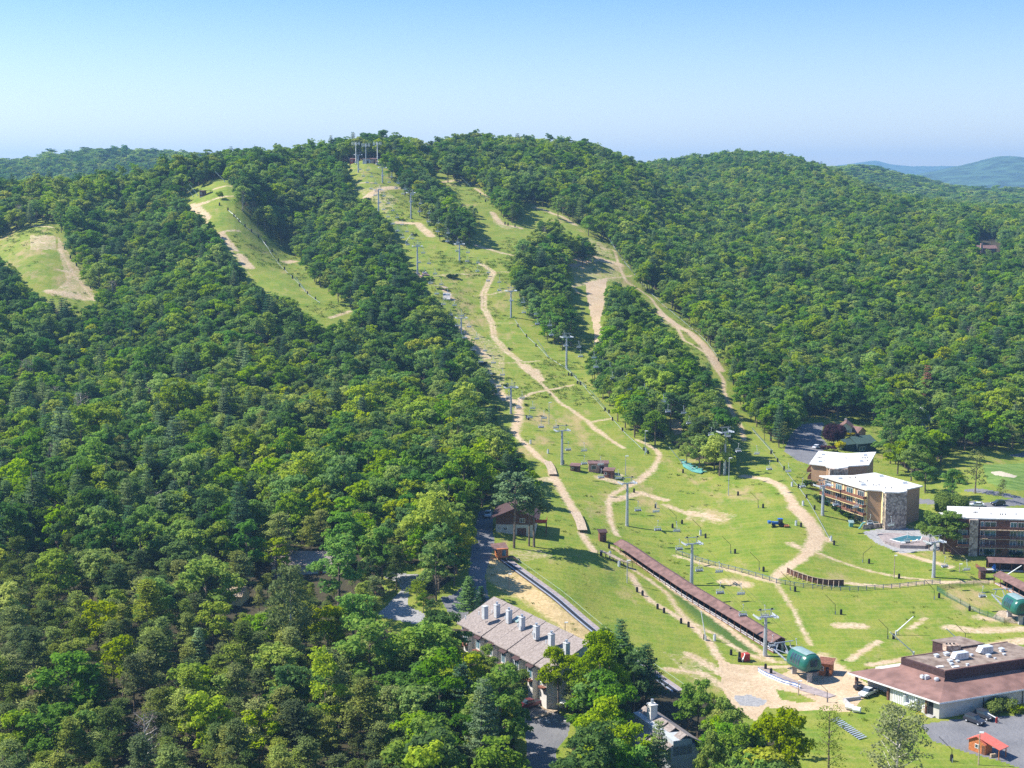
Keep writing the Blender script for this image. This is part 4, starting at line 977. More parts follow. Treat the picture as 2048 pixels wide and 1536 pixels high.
# C: the block at the right edge
zC, bC = 15.9, 4.2
cc, WC, IC = condo('brown brick fronted apartment block with long balconies at the right edge of the photo',
    [(1894,1012),(1895,1025),(1877,1025),(1878,1029.5),(1928,1035.5),(2140,1041),(2160,1020)], zC, bC, None, scale=.95, wallm='brn')
a = P(1950, 1036.5, zC-.4); b_ = P(2130, 1041, zC-.4)
dq = (IC[5]-IC[4]).normalized(); x0 = P(1960,1036.5,zC).x; fa = IC[4]+dq*((x0-IC[4].x)/dq.x)+V2(0,-.35); fb = fa+dq*26
m = MB(); dC = (fb-fa).normalized(); nC = Vector((dC.y, -dC.x, 0)); m.prism([fa, fb, fb-nC*4, fa-nC*4], bC-1.5, zC-.4); m.build('front_wall', K['brn'], cc)
lh = (zC-.6-bC)/4
for l in range(4):
    z0 = bC+.1+l*lh
    for k, (s, e) in enumerate([(.3,1.2),(1.5,4.9),(9.1,11.0),(11.3,13.2),(13.5,15),(18.6,21.2)]):
        window(cc, fa+dC*s, fa+dC*e, z0+(.1 if l < 3 else .5), z0+lh-.55, 'tglass' if (k+l) % 2 else 'glass', 'white', .06, 1 if k in (0,) else 2)
    if l:
        m = MB(); m.prism([fa, fb, fb+nC*1.4, fa+nC*1.4], z0-.18, z0); bo = m.build('balcony', K['wood'], cc)
        m = MB()
        for zz in (.25, .55, .9): m.prism([fa+nC*1.32, fb+nC*1.32, fb+nC*1.4, fa+nC*1.4], z0+zz-.09, z0+zz+.05)
        for s in np.arange(0, 25, 1.6): m.prism([fa+dC*s+nC*1.3, fa+dC*(s+.12)+nC*1.3, fa+dC*(s+.12)+nC*1.42, fa+dC*s+nC*1.42], z0, z0+.9)
        m.build('balcony_railing', K['rail'], bo)
m = MB(); s0 = -3.1; m.prism([fa+dC*s0+nC*.9, fa+dC*(-.5)+nC*.9, fa+dC*(-.5)-nC*3, fa+dC*s0-nC*3], bC-1.5, zC-.4); m.build('stone_tower', K['stone'], cc)
m = MB(); m.prism([fa+dC*-8, fa+dC*-3.1, fa+dC*-3.1-nC*4, fa+dC*-8-nC*4], bC-1.5, zC-.4); m.build('side_wall', K['brn'], cc)
for l in range(1, 3):
    z0 = bC+.1+l*lh; m = MB(); m.prism([fa+dC*-6.8, fa+dC*-3.1, fa+dC*-3.1+nC*1.3, fa+dC*-6.8+nC*1.3], z0-.18, z0); bo = m.build('balcony', K['wood'], cc)
    m = MB(); m.prism([fa+dC*-6.8+nC*1.22, fa+dC*-3.1+nC*1.22, fa+dC*-3.1+nC*1.3, fa+dC*-6.8+nC*1.3], z0+.1, z0+.9); m.build('balcony_railing', K['rail'], bo)
    window(cc, fa+dC*-6.3, fa+dC*-3.5, z0+.1, z0+lh-.5, 'tglass', 'white', .06, 2)
pipes(cc, [(1948,1026),(1951,1026),(1954,1026),(1982,1029),(2001,1030),(2005,1030),(2011,1030),(2032,1030),(1959,1018)], zC)
for px, s in (((1983,1112),61),((2030,1117),62)):
    bush('dome_shrub', 'dark dome shaped shrub in front of the apartment block at the right edge', 'shrub', px, 3.8, 2.2, 2.2, M_hedge, 'dome shrubs at the right block', s)
hd = [(1654,1010),(1663,1016),(1672,1021),(1681,1027),(1691,1033),(1700,1040),(1708,1046)]
for i, px in enumerate(hd):
    bush('rounded_shrub', 'dark rounded shrub in the row below the balconies', 'shrub', px, 2.1, 1.9, 1.6, M_hedge, 'row of shrubs below the balconies', 70+i)
bush('rounded_shrub', 'big dark shrub at the corner where the two tan blocks meet', 'shrub', (1620,977), 4.5, 2.5, 3.2, M_hedge, None, 80)
bush('rounded_shrub', 'dark shrub at the left end of the balcony block', 'shrub', (1638,1004), 3.4, 2.5, 2.6, M_hedge, None, 81)

# ------------------------------------------------------------------ pool
pool = [(1779,1078),(1815,1069),(1822,1071),(1845,1072),(1842,1080),(1800,1084)]
pw = [P(u, v, 5.6) for u, v in pool]
root = thing('swimming_pool', 'small kidney shaped swimming pool with pale deck below the stone tower', 'pool', (pw[0].x+4, pw[0].y, 5.3))
dk = [P(u, v, 5.45) for u, v in [(1752,1066),(1790,1060),(1862,1064),(1868,1084),(1850,1092),(1800,1090),(1770,1082)]]
m = MB(); m.prism([(p.x, p.y) for p in dk], 3.5, 5.50); m.build('pool_deck', K['mat'], root)
m = MB(); m.prism([(p.x, p.y) for p in pw], 5.3, 5.56); m.build('coping', K['white'], root)
c_ = sum(pw, Vector())/len(pw); m = MB(); m.prism([(c_.x+(p.x-c_.x)*.93, c_.y+(p.y-c_.y)*.9) for p in pw], 5.4, 5.60); m.build('water', K['water'], root)
def lounger(px, rz, mk, label):
    g = P(px[0], px[1], 5.5); o = thing('pool_lounger', label, 'lounger', g, None)
    m = MB(); m.beam((g.x-.8, g.y, g.z+.35), (g.x+.3, g.y, g.z+.35), .65, .08); m.beam((g.x+.3, g.y, g.z+.36), (g.x+.95, g.y, g.z+.85), .65, .08); m.build('seat', K[mk], o)
    m = MB()
    for x in (-.7, .5):
        for y in (-.25, .25): m.beam((g.x+x, g.y+y, g.z), (g.x+x, g.y+y, g.z+.33), .06, .06)
    m.build('leg_frame', K['metal'], o)
lounger((1808,1088), 0, 'white', 'white lounger leftmost at the near edge of the pool'); lounger((1817,1086), 0, 'stuc', 'bright yellow lounger at the near edge of the pool'); lounger((1829,1084), 0, 'white', 'white lounger to the right of the yellow one by the pool')
m = MB(); g = G(1700, 1056); 
o = thing('play_slide', 'pale green curved slide on the grass by the terrace wall', 'slide', G(1723,1058)); g = Vector(o['_o'])
m = MB(); m.tube([(g.x-.9, g.y, g.z+.1), (g.x-.4, g.y, g.z+.5), (g.x, g.y, g.z+1.4), (g.x+.5, g.y, g.z+2.0), (g.x+1.2, g.y, g.z+2.1)], .28, 8); m.build('chute', K['teal'], o)
m = MB(); m.beam((g.x+.9, g.y, g.z), (g.x+.9, g.y, g.z+2), .1, .1); m.build('post', K['wood'], o)
o = thing('play_hut', 'small teal roofed play hut on the grass below the hedge', 'play hut', G(1702,1053)); g = Vector(o['_o'])
m = MB(); m.box((g.x, g.y, g.z+.7), (1.2, 1.2, 1.4)); m.build('wall', K['teal'], o); m = MB(); m.slab([(g.x-.9,g.y-.8,g.z+1.4),(g.x+.9,g.y-.8,g.z+1.4),(g.x+.9,g.y+.8,g.z+2),(g.x-.9,g.y+.8,g.z+2)], .1); m.build('roof', K['grnt'], o)

# ------------------------------------------------------------------ townhouse row
e0 = P(916,1247,11.6); e1 = P(1072,1324,11.6); dT = V2(e1.x-e0.x, e1.y-e0.y).normalized(); nT = Vector((-dT.y, dT.x, 0))
if nT.x < 0: nT = -nT
FT = Fr(e0, dT, nT); town = thing('townhouse_row', 'row of cream townhouses with long shingled roof and seven chimneys beside the conveyor slope', 'townhouses', (FT(20,5).x, FT(20,5).y, 5))
NU = 7; UW = 5.6; DEP = 10.5; zr = 16.6; zev = 11.6
rm = MB(); wm = MB(); em = MB()
for i in range(NU):
    a0, a1 = i*UW, (i+1)*UW; s = -.12*i; o_ = .22*(i % 2)
    rm.slab([FT(a0-(.5 if i == 0 else 0), -.1-o_, zev+s), FT(a1+(.5 if i == NU-1 else 0), -.1-o_, zev+s), FT(a1+(.5 if i == NU-1 else 0), DEP, zr+s), FT(a0-(.5 if i == 0 else 0), DEP, zr+s)], .22)
    fbox(wm, FT, a0+.05, a1, 1.0+o_*2, DEP-.2, 1, zev+.2+s)
    wm.add([FT(a0+.06, 1.2, zev+s), FT(a0+.06, DEP-.2, zev+s), FT(a0+.06, DEP-.2, zr-.3+s)], [(0,1,2)]); wm.add([FT(a1-.01, 1.2, zev+s), FT(a1-.01, DEP-.2, zev+s), FT(a1-.01, DEP-.2, zr-.3+s)], [(0,2,1)])
    wm.add([FT(a0, DEP-.2, 1), FT(a1, DEP-.2, 1), FT(a1, DEP-.2, zr-.3+s), FT(a0, DEP-.2, zr-.3+s)], [(0,1,2,3)])
    em.slab([FT(a0+3.0, -1.0, zev-.75+s), FT(a1-.1, -1.0, zev-.75+s), FT(a1-.1, 1.2, zev+.1+s), FT(a0+3.0, 1.2, zev+.1+s)], .15)
rm.build('roof', K['shin'], town); wm.build('wall', K['siding'], town); em.build('bay_roof', K['bdark'], town)
for i in range(7):
    c = P([970,994,1018,1044,1073,1103,1133][i], [1222,1219,1230.5,1244,1262,1278,1296][i], zr-.12*i-.3)
    m = MB(); rz = math.atan2(dT.y, dT.x); m.box((c.x, c.y, zr-.7-.12*i), (1.15, 1.1, 3.0), rz); m.box((c.x, c.y, zr+.88-.12*i), (1.3, 1.25, .14), rz); co = m.build('chimney', K['chim'], town)
    if i: m = MB(); m.tube([(c.x, c.y, zr+.95-.12*i), (c.x, c.y, zr+1.45-.12*i)], .25, 8); m.tube([(c.x, c.y, zr+1.4-.12*i), (c.x, c.y, zr+1.55-.12*i)], .34, 8); m.build('flue', K['metal'], co)
for i in range(NU):
    a0 = i*UW; s = -.12*i; w_ = 1.0+.44*(i % 2)
    for z0, z1 in ((zev-2.3+s, zev-.6+s), (zev-5.3+s, zev-3.9+s)):
        window(town, FT(a0+.9, w_-.0), FT(a0+2.2, w_), z0, z1, 'tglass', 'white', .08, 2)
    m = MB(); fbox(m, FT, a0+3.2, a0+5.2, -.3, w_, 1, zev-.9+s); bw = m.build('bay', K['siding'], town)
    window(bw, FT(a0+3.4, -.3), FT(a0+5.0, -.3), zev-3.4+s, zev-1.3+s, 'tglass', 'white', .05, 2)
    m = MB(); fbox(m, FT, a0+3.2, a0+5.2, -1.3, -.3, zev-4.1+s, zev-3.7+s); m.build('deck', K['rail'], town)
for u, v in [(958,1226),(984,1222.5),(1010,1235),(1036,1250),(1065,1266),(1092,1283),(931,1234)]:
    p = P(u, v, zr-1.2); m = MB(); m.tube([(p.x, p.y, p.z-.5), (p.x, p.y, p.z+.35)], .14, 6); m.build('roof_pipe', K['white'], town)
p = P(1024, 1241, 14.8)
for d_ in (0, 1.3):
    m = MB(); c = p+dT*d_; sl_ = (zr-zev)/(DEP+.1)
    m.slab([c, c+dT*1.0, c+dT*1.0+nT*1.6+Vector((0,0,1.6*sl_)), c+nT*1.6+Vector((0,0,1.6*sl_))], -.25); m.build('skylight', K['grnt'], town)
# decks with tables by the parking
root = thing('timber_deck', 'timber entrance walk with steps beside the maroon pickup', 'deck', G(1090,1410)); g = G(1085,1425)
m = MB()
for (u1,v1,u2,v2,w_) in ((1078,1412,1112,1425,1.5),(1066,1437,1100,1427,1.4)):
    a, b_ = G(u1,v1), G(u2,v2); m.beam(a+Vector((0,0,.15)), b_+Vector((0,0,.15)), w_, .3)
m.build('planking', K['wood'], root)
for i, (u, v) in enumerate([(1095,1403),(1129,1422)]):
    g = G(u, v); o = thing('patio_parasol', 'white patio parasol '+['above the entrance walk','lower down beside the dark tree trunk'][i], 'parasol', g)
    m = MB(); n = 8; vs = [(g.x+1.5*math.cos(k*6.283/n), g.y+1.5*math.sin(k*6.283/n), g.z+2.1) for k in range(n)]+[(g.x, g.y, g.z+2.8)]
    m.add(vs, [(k, (k+1) % n, n) for k in range(n)]+[tuple(range(n-1,-1,-1))]); m.build('canopy', K['white'], o); m = MB(); m.tube([(g.x,g.y,g.z),(g.x,g.y,g.z+2.7)], .04, 6); m.build('pole', K['metal'], o)
    m = MB(); m.tube([(g.x,g.y,g.z+.68),(g.x,g.y,g.z+.74)], .7, 10); m.build('table_top', K['wood'], o)

# second townhouse at the bottom edge
e0 = P(1294,1414,9.5); e1 = P(1385,1494,7.8)
dU = V2(e1.x-e0.x, e1.y-e0.y).normalized(); nU = Vector((-dU.y, dU.x, 0)); nU = nU if nU.x > 0 else -nU
FU = Fr(e0, dU, nU); th2 = thing('townhouse', 'grey brown roofed townhouse with single white chimney at the bottom edge behind trees', 'townhouse', (FU(8,0).x, FU(8,0).y, 0))
m = MB()
m.slab([FU(-1,0,9.5), FU(17,0,9.5), FU(17,3.2,7.7), FU(-1,3.2,7.7)], .22); m.slab([FU(-1,-7.5,5.2), FU(9,-7.5,5.2), FU(9,0,9.5), FU(-1,0,9.5)], .22)
m.slab([FU(9.6,-5.5,6.4), FU(12.2,-5.5,6.4), FU(12.2,0,9.45), FU(9.6,0,9.45)], .22); m.slab([FU(14,-5.5,6.4), FU(16.5,-5.5,6.4), FU(16.5,0,9.45), FU(14,0,9.45)], .22)
m.build('roof', K['shin'], th2)
m = MB(); m.prism([FU(-.6,-6.9), FU(8.6,-6.9), FU(8.6,2.7), FU(-.6,2.7)], -3, 5.6); m.prism([FU(8.6,-3.5), FU(16.6,-3.5), FU(16.6,2.7), FU(8.6,2.7)], -3, 7.4); m.prism([FU(-.6,-3), FU(16.6,-3), FU(16.6,1.2), FU(-.6,1.2)], 5.5, 8.6)
m.build('wall', K['grey'], th2)
p = P(1304, 1438, 8.6); m = MB(); m.box((p.x, p.y, 9.4), (1.7, 1.5, 4.4), math.atan2(dU.y, dU.x)); m.box((p.x, p.y, 11.7), (1.9, 1.7, .25), math.atan2(dU.y, dU.x)); co = m.build('chimney', K['siding'], th2)
m = MB(); m.tube([(p.x, p.y, 11.8), (p.x, p.y, 12.8)], .3, 8); m.build('flue', K['metal'], co)
for s in (9.8, 11.4, 14.3):
    window(th2, FU(s, -3.5), FU(s+1.2, -3.5), 4.2, 5.8, 'tglass', 'white', .05, 2)

# ------------------------------------------------------------------ gabled buildings
def gable(name, label, cat, pf0, pf1, depth, hw, hr, wall='siding', roof='shin', over=.5, ridge_along=True, base=None, trim=True):
    """front wall from pf0 to pf1 (world), running back by depth; ridge_along: ridge parallel to the front wall"""
    a, b = V2(pf0.x, pf0.y), V2(pf1.x, pf1.y); z0 = min(pf0.z, pf1.z) if base is None else base
    d = (b-a).normalized(); n = Vector((-d.y, d.x, 0)); w = (b-a).length; Fg = Fr(a, d, n)
    root = thing(name, label, cat, (Fg(w/2, depth/2).x, Fg(w/2, depth/2).y, z0))
    m = MB(); fbox(m, Fg, 0, w, 0, depth, z0-1, z0+hw); zt = z0+hw
    if ridge_along:
        for s in (0.001, w-.001): m.add([Fg(s,0,zt), Fg(s,depth,zt), Fg(s,depth/2,zt+hr)], [(0,1,2)])
    else:
        for s in (0.001, depth-.001): m.add([Fg(0,s,zt), Fg(w,s,zt), Fg(w/2,s,zt+hr)], [(0,1,2)])
    m.build('wall', K[wall], root); m = MB()
    if ridge_along:
        k = hr/(depth/2); e = over
        m.slab([Fg(-e,-e,zt-e*k+.12), Fg(w+e,-e,zt-e*k+.12), Fg(w+e,depth/2,zt+hr+.12), Fg(-e,depth/2,zt+hr+.12)], .16)
        m.slab([Fg(-e,depth/2,zt+hr+.12), Fg(w+e,depth/2,zt+hr+.12), Fg(w+e,depth+e,zt-e*k+.12), Fg(-e,depth+e,zt-e*k+.12)], .16)
    else:
        k = hr/(w/2); e = over
        m.slab([Fg(-e,-e,zt-e*k+.12), Fg(w/2,-e,zt+hr+.12), Fg(w/2,depth+e,zt+hr+.12), Fg(-e,depth+e,zt-e*k+.12)], .16)
        m.slab([Fg(w/2,-e,zt+hr+.12), Fg(w+e,-e,zt-e*k+.12), Fg(w+e,depth+e,zt-e*k+.12), Fg(w/2,depth+e,zt+hr+.12)], .16)
    m.build('roof', K[roof], root)
    return root, Fg, w, z0
def door(root, a, b, z0, z1, mk='brn', off=.05):
    m = MB(); panel(m, a, b, z0, z1, off, .05); return m.build('door', K[mk], root)
# chalet
f0 = G(992,1064); f1 = f0+V2(11.6,-.9); r_, Fg, w, z0 = gable('chalet', 'brown and white chalet with wide low roof behind tall bare trunked pines', 'chalet', f0, f1, 13, 5.0, 2.6, 'brn', 'bdark', 1.5, False)
m = MB(); fbox(m, Fg, -.06, w+.06, -.06, 13, z0-2.5, z0+2.4); m.build('ground_storey_wall', K['cream'], r_)
window(r_, Fg(2.2,-.06), Fg(3.4,-.06), z0+.6, z0+1.6); window(r_, Fg(7.2,0), Fg(8.8,0), z0+3.0, z0+4.4, 'glass', 'white', .05, 2); door(r_, Fg(6.4,-.06), Fg(9.2,-.06), z0-1, z0+1.4)
m = MB(); fbox(m, Fg, w+.2, w+3.6, 2, 6, z0+2.5, z0+2.7); dk_ = m.build('deck', K['rail'], r_)
m = MB(); fbox(m, Fg, w+.2, w+3.6, 1.95, 2.05, z0+2.7, z0+3.6); fbox(m, Fg, w+3.5, w+3.6, 2.05, 6, z0+2.7, z0+3.6); m.build('deck_railing', K['red'], dk_)
for s in (2.1, 5.9): m = MB(); fbox(m, Fg, w+3.3, w+3.5, s-.1, s+.1, z0-2.5, z0+2.5); m.build('deck_post', K['brn'], dk_)
# start hut of the conveyor
f0 = G(989,1128); f0.z = H(-3.2, 408); c0 = G(1003,1118)
o = thing('conveyor_hut', 'orange timber hut on stilts at the top of the open conveyor', 'hut', c0); g = c0
m = MB(); m.box((g.x, g.y, g.z+2.0), (3.2, 3.0, 2.6), .25); m.build('wall', K['orange'], o)
m = MB(); Fh = Fr((g.x-2.2, g.y-1.9), (math.cos(.25), math.sin(.25)), (-math.sin(.25), math.cos(.25))); m.slab([Fh(0,0,g.z+3.1), Fh(4.4,0,g.z+3.3), Fh(4.4,4.2,g.z+4.1), Fh(0,4.2,g.z+3.9)], .18); m.build('roof', K['gal'], o)
for x, y in ((-1.4,-1.3),(1.4,-1.3),(-1.4,1.3),(1.4,1.3)): m = MB(); m.beam((g.x+x, g.y+y, g.z-1.5), (g.x+x, g.y+y, g.z+.8), .2, .2); m.build('stilt', K['wood'], o)
m = MB(); m.box((g.x+.75, g.y-1.35, g.z+2.1), (1.1, .1, 1.7), .25); m.build('window', K['tglass'], o)
m = MB(); m.box((g.x+2.6, g.y-.3, g.z+.75), (1.8, 2.2, .15), .25); m.beam((g.x+3.4, g.y-1.2, g.z+.8), (g.x+4.8, g.y-1.6, g.z+.1), 1.2, .12); m.build('landing', K['brn'], o)
# sheds on the slope
def shed(label, px, w, d, h, wall, roof, rz=0, name='shed', mono=.5, win=True):
    g = G(*px); o = thing(name, label, 'shed', g); F_ = Fr((g.x-w/2*math.cos(rz), g.y-w/2*math.sin(rz)), (math.cos(rz), math.sin(rz)), (-math.sin(rz), math.cos(rz)))
    m = MB(); fbox(m, F_, 0, w, 0, d, g.z-.8, g.z+h); m.build('wall', K[wall], o)
    m = MB(); m.slab([F_(-.35,-.35,g.z+h+.15), F_(w+.35,-.35,g.z+h+.15), F_(w+.35,d+.35,g.z+h+mono+.15), F_(-.35,d+.35,g.z+h+mono+.15)], .15); m.build('roof', K[roof], o)
    if win: window(o, F_(w*.12,0), F_(w*.38,0), g.z+h*.4, g.z+h*.8, 'glass', 'white', .05, 1); 
    door(o, F_(w*.55,0), F_(w*.78,0), g.z-.2, g.z+h*.75, 'bdark')
    return o, F_, g
shed('pinkish brown shed with flat roof, largest of the three sheds on the slope', (1197,946), 7.0, 3.2, 3.4, 'pinkb', 'gal')
shed('small dark red cabin just right of the largest shed on the slope', (1216,956), 3.4, 3.2, 2.6, 'rail', 'gal', -.3)
shed('small low brown cabin left of the largest shed on the slope', (1149,943), 3.2, 2.4, 2.0, 'brn', 'gal', -.3)
shed('narrow brown booth beside the upper end of the covered walkway', (1206,1084), 2.1, 2.1, 2.9, 'rail', 'bdark', .15, win=False)
shed('tiny orange hut standing behind the green lift station', (1650,1352), 3.0, 3.0, 3.0, 'orange', 'rail', -.4)
shed('narrow brown ticket booth left of the two covered walkways at the right', (1966,1159), 1.6, 1.6, 2.6, 'brn', 'bdark', .1, win=False)
o, F_, g = shed('small brown hut at the top of the left ski run', (405,393), 3.6, 3.0, 3.2, 'brn', 'bdark', 0)
m = MB(); m.box((g.x+.2, g.y-.4, g.z-.9), (3.3, .9, 2.2)); m.build('concrete_apron', K['conc'], o); m = MB(); m.box((g.x+3.2, g.y+1.6, g.z+3.75), (4.4, 4.0, .15)); m.build('canopy', K['rail'], o); m = MB(); m.beam((g.x+5, g.y, g.z-.5), (g.x+5, g.y, g.z+3.7), .2, .2); m.build('post', K['brn'], o)
shed('red cabin under the antenna masts at the summit', (706,327), 4.2, 3, 3.2, 'red', 'gal', 0); shed('grey equipment cabin between the antenna masts at the summit', (733,327), 5.5, 3, 3.0, 'metal', 'bdark', 0); shed('pinkish equipment cabin under the right antenna mast at the summit', (747,327), 4.2, 3, 3.2, 'pinkb', 'gal', 0)
# houses on the right
r_, Fg, w, z0 = gable('garage_house', 'pale gabled house with brown roof behind the plum coloured tree', 'house', G(1680,868), G(1704,872), 9, 3.6, 2.0, 'cream', 'gal', .5, False)
window(r_, Fg(.8,0), Fg(4,0), z0+.1, z0+2.6, 'alum' if 0 else 'tglass', 'white', .05, 3)
f = G(1704,874); r_, Fg, w, z0 = gable('small_house', 'little gabled cottage with white rake boards beside the pale house', 'house', G(1716,874), G(1731,874), 6, 2.6, 1.8, 'pinkb', 'gal', .4, False)
r_, Fg, w, z0 = gable('green_roofed_house', 'dark house with long green roof just behind the rear apartment block', 'house', G(1716,905)+V2(0,1), G(1753,905)+V2(0,1), 9, 4.2, 2.2, 'teal_wall', 'green_roof', .5, True)
window(r_, Fg(1,0), Fg(4,0), z0+1.2, z0+2.8, 'tglass'); m = MB(); fbox(m, Fg, -4.5, 0, 1.5, 7, z0-.5, z0+4.0); m.build('side_wing', K['teal_wall'], r_); m = MB(); m.slab([Fg(-5,1,z0+4), Fg(0,1,z0+4), Fg(0,4.5,z0+5.8), Fg(-5,4.5,z0+5.8)], .15); m.build('side_wing_roof', K['green_roof'], r_)
m = MB(); c = Fg(3.5,4.4); m.box((c.x, c.y, z0+6.9), (1.6,.8,.9)); m.build('chimney', K['dark'], r_)
g = G(1850,860); g = Vector((g.x, g.y, g.z)); r_, Fg, w, z0 = gable('hidden_house', 'grey roofed house whose roof alone shows between the trees', 'house', g+V2(-4,0), g+V2(4,0), 8, 4.5, 4.5, 'grey', 'grey', .5, False)
for yy in range(700, 1200, 4):
    g = PY(1975, 503, yy); gz = H(g.x, g.y)
    if g.z-gz < 9: break
r_, Fg, w, z0 = gable('hillside_house', 'dark red house with stone chimney alone in the woods at the far right', 'house', Vector((g.x-7,g.y,0)), Vector((g.x+7,g.y,0)), 8, g.z-gz+2.5, 2.2, 'rail', 'gal', .6, True, gz)
c = Fg(2.2,1); m = MB(); m.box((c.x, c.y-1.4, g.z+2), (1.6,1.2,9)); m.build('chimney', K['pinkb'], r_)
for s in (5, 8, 11): window(r_, Fg(s,0), Fg(s+1.6,0), g.z-.2, g.z+1.4)
# long house in the left woods
r_, Fg, w, z0 = gable('low_house', 'long low house with brown roof and cream gable end hidden in the left woods', 'house', P(545,1148,9.8), P(690,1150,9.8), 9, 3.0, 2.4, 'cream', 'shin', .7, True)
window(r_, Fg(15,0), Fg(17.5,0), z0+.8, z0+2.2); window(r_, Fg(10,0), Fg(12,0), z0+.8, z0+2.2); door(r_, Fg(13,0), Fg(14,0), z0, z0+2.1, 'red')
r_, Fg, w, z0 = gable('woodland_cottage', 'small tan cottage with patchy roof half hidden among the lower left pines', 'cottage', G(448,1208), G(482,1212), 6, 2.8, 1.8, 'yel', 'wood', .5, True)
window(r_, Fg(1,0), Fg(2.6,0), z0+.8, z0+2.0)
# summit house
for yy in range(1000, 1300, 4):
    g = PY(855, 312, yy); gz = H(g.x, g.y)
    if g.z-gz < 7: break
r_, Fg, w, z0 = gable('summit_house', 'pale house peeping out of the trees near the summit', 'house', Vector((g.x-3,g.y,0)), Vector((g.x+3,g.y,0)), 6, max(2.5, g.z-gz), 2.2, 'grey', 'shin', .5, False, gz)
# red roofed kiosk
A_ = P(1937,1499,-1.8); B_ = P(1970,1510,-1.8)
r_, Fg, w, z0 = gable('kiosk', 'small cedar kiosk with red metal roof and open porch in the parking lot', 'kiosk', A_, B_, 2.6, 2.5, 1.1, 'orange', 'redr', .35, False, -1.9)
window(r_, Fg(1.5,0), Fg(2.3,0), z0+1.0, z0+1.9, 'glass', 'white', .05, 1); door(r_, Fg(3.1,0), Fg(3.8,0), z0, z0+2.0, 'brn')
dW = (V2(B_.x,B_.y)-V2(A_.x,A_.y)).normalized()
m = MB(); m.slab([Fg(w/2,-.4,z0+3.72), Fg(w/2,3,z0+3.72), Fg(w+3.6,3,z0+2.35), Fg(w+3.6,-.4,z0+2.35)], .14); m.build('porch_roof', K['redr'], r_)
for b2 in (0, 2.6): m = MB(); m.beam(Fg(w+3.2,b2,z0-.3), Fg(w+3.2,b2,z0+2.4), .18, .18); m.build('porch_post', K['orange'], r_)
m = MB(); m.beam(Fg(w+3.2,0,z0+2.2), Fg(w+3.2,2.6,z0+2.2), .15, .2); m.build('porch_beam', K['orange'], r_)
m = MB(); m.box((Fg(w+1.6,.6).x, Fg(w+1.6,.6).y, z0+.35), (1.4,.5,.7), .3); m.build('bench', K['wood'], r_)
# ------------------------------------------------------------------ hand placed trees
def px_h(g, v):
    lo, hi = 0, 60
    for _ in range(30):
        m_ = (lo+hi)/2
        if proj(g.x, g.y, g.z+m_)[1] > v: lo = m_
        else: hi = m_
    return lo
def tree_at(name, label, base, vtop, shape, m, trk, wpx=None, bark=None, group=None, rz=0.0, cat='tree'):
    """shape: (V, T) built at nominal height; scaled so that the top meets photo row vtop and the crown spans wpx"""
    g = G(*base); V, T = shape; h0 = V[:, 2].max(); r0 = (V[:, 0].max()-V[:, 0].min())/2; h = px_h(g, vtop); s = h/h0
    sw = s if wpx is None else (wpx*g.y/F/2)/r0
    root = bpy.data.objects.new(name, None); C.objects.link(root); tag(root, label, cat, group); root.location = g; root.rotation_euler = (0, 0, rz)
    root.scale = (sw, sw, s); crown_obj('crown', V, T, m, root); trk.build('trunk', bark or M_bark, root); return root
BM = broad_shape(601, 17, 5.2, .14, 84, 60, .21); BM2 = broad_shape(602, 17, 5.0, .18, 76, 60, .21); BN = broad_shape(603, 15, 5.0, .2, 70, 56, .22)
M_maple = leaf_mat('bright_maple_foliage', (.27, .36, .018), (.44, .47, .030), .48)
M_mid = leaf_mat('mid_green_foliage', (.13, .23, .030), (.28, .36, .045), .42)
def sparse(seed, h=16, rad=5, nb=90, per=13, ls=.15):
    r = np.random.default_rng(seed); cs = []; rs = []
    for i in range(nb):
        t = r.uniform(0, 1); a = r.uniform(0, 6.28); q = rad*math.sqrt(r.uniform(0, 1))*(1.05-.6*t); cs.append((q*math.cos(a), q*math.sin(a), h*(.22+.76*t))); rs.append(r.uniform(.7, 1.2))
    return blobs(r, np.array(cs), rs, per, ls, .2, .9)
def umbrella(seed, h=21, rad=4.6):
    r = np.random.default_rng(seed); cs = []; rs = []
    for i in range(64):
        t = r.uniform(0, 1); a = r.uniform(0, 6.28); q = rad*math.sqrt(r.uniform(.05, 1))*(1.0-.55*abs(t-.35)); cs.append((q*math.cos(a), q*math.sin(a), h*(.58+.4*t))); rs.append(r.uniform(.6, 1.15))
    return blobs(r, np.array(cs), rs, 34, .28, .7, .6)
tk = lambda s, h, **k: trunk_mb(s, h, **k)
tree_at('maple_tree', 'bright yellow green round maple at the bottom edge left of the pale sparse tree', (1556,1640), 1412, BM, M_maple, tk(71,15,rb=.35), 140)
tree_at('maple_tree', 'broad lime green maple at the bottom edge in front of the second townhouse', (1212,1610), 1398, BM2, M_maple, tk(72,15,rb=.35), 150, rz=1)
tree_at('maple_tree', 'tall bright maple rising right of the townhouse roof end', (1198,1470), 1262, BM, M_maple, tk(73,15,rb=.35), 118, rz=2)
tree_at('maple_tree', 'bright maple with exposed dark trunk in front of the townhouse row', (1117,1428), 1290, BM2, M_maple, tk(74,15,rb=.3,lo=.45), 100, rz=3)
tree_at('sycamore_tree', 'pale silvery sparse tree with whitish limbs in front of the lodge', (1790,1640), 1398, sparse(604,17,5.5,120,46,.15), M_silver, tk(75,16,rb=.3,limbs=14,spread=4,lo=.2,top=.95), 165, M_bark_pale)
tree_at('larch_tree', 'thin grey green see through conifer left of the pale tree', (1657,1552), 1408, sparse(605,15,3.6,80,26,.13), M_pine, tk(76,14.5,rb=.22,limbs=16,spread=3,lo=.15,top=.95), 85)
tree_at('broadleaf_tree', 'mid green tree at the foot of the dirt staging area', (1395,1475), 1356, BN, M_mid, tk(77,14), 95)
tree_at('broadleaf_tree', 'mid green tree right of the second townhouse', (1450,1530), 1398, BN, M_mid, tk(78,14), 105, rz=2)
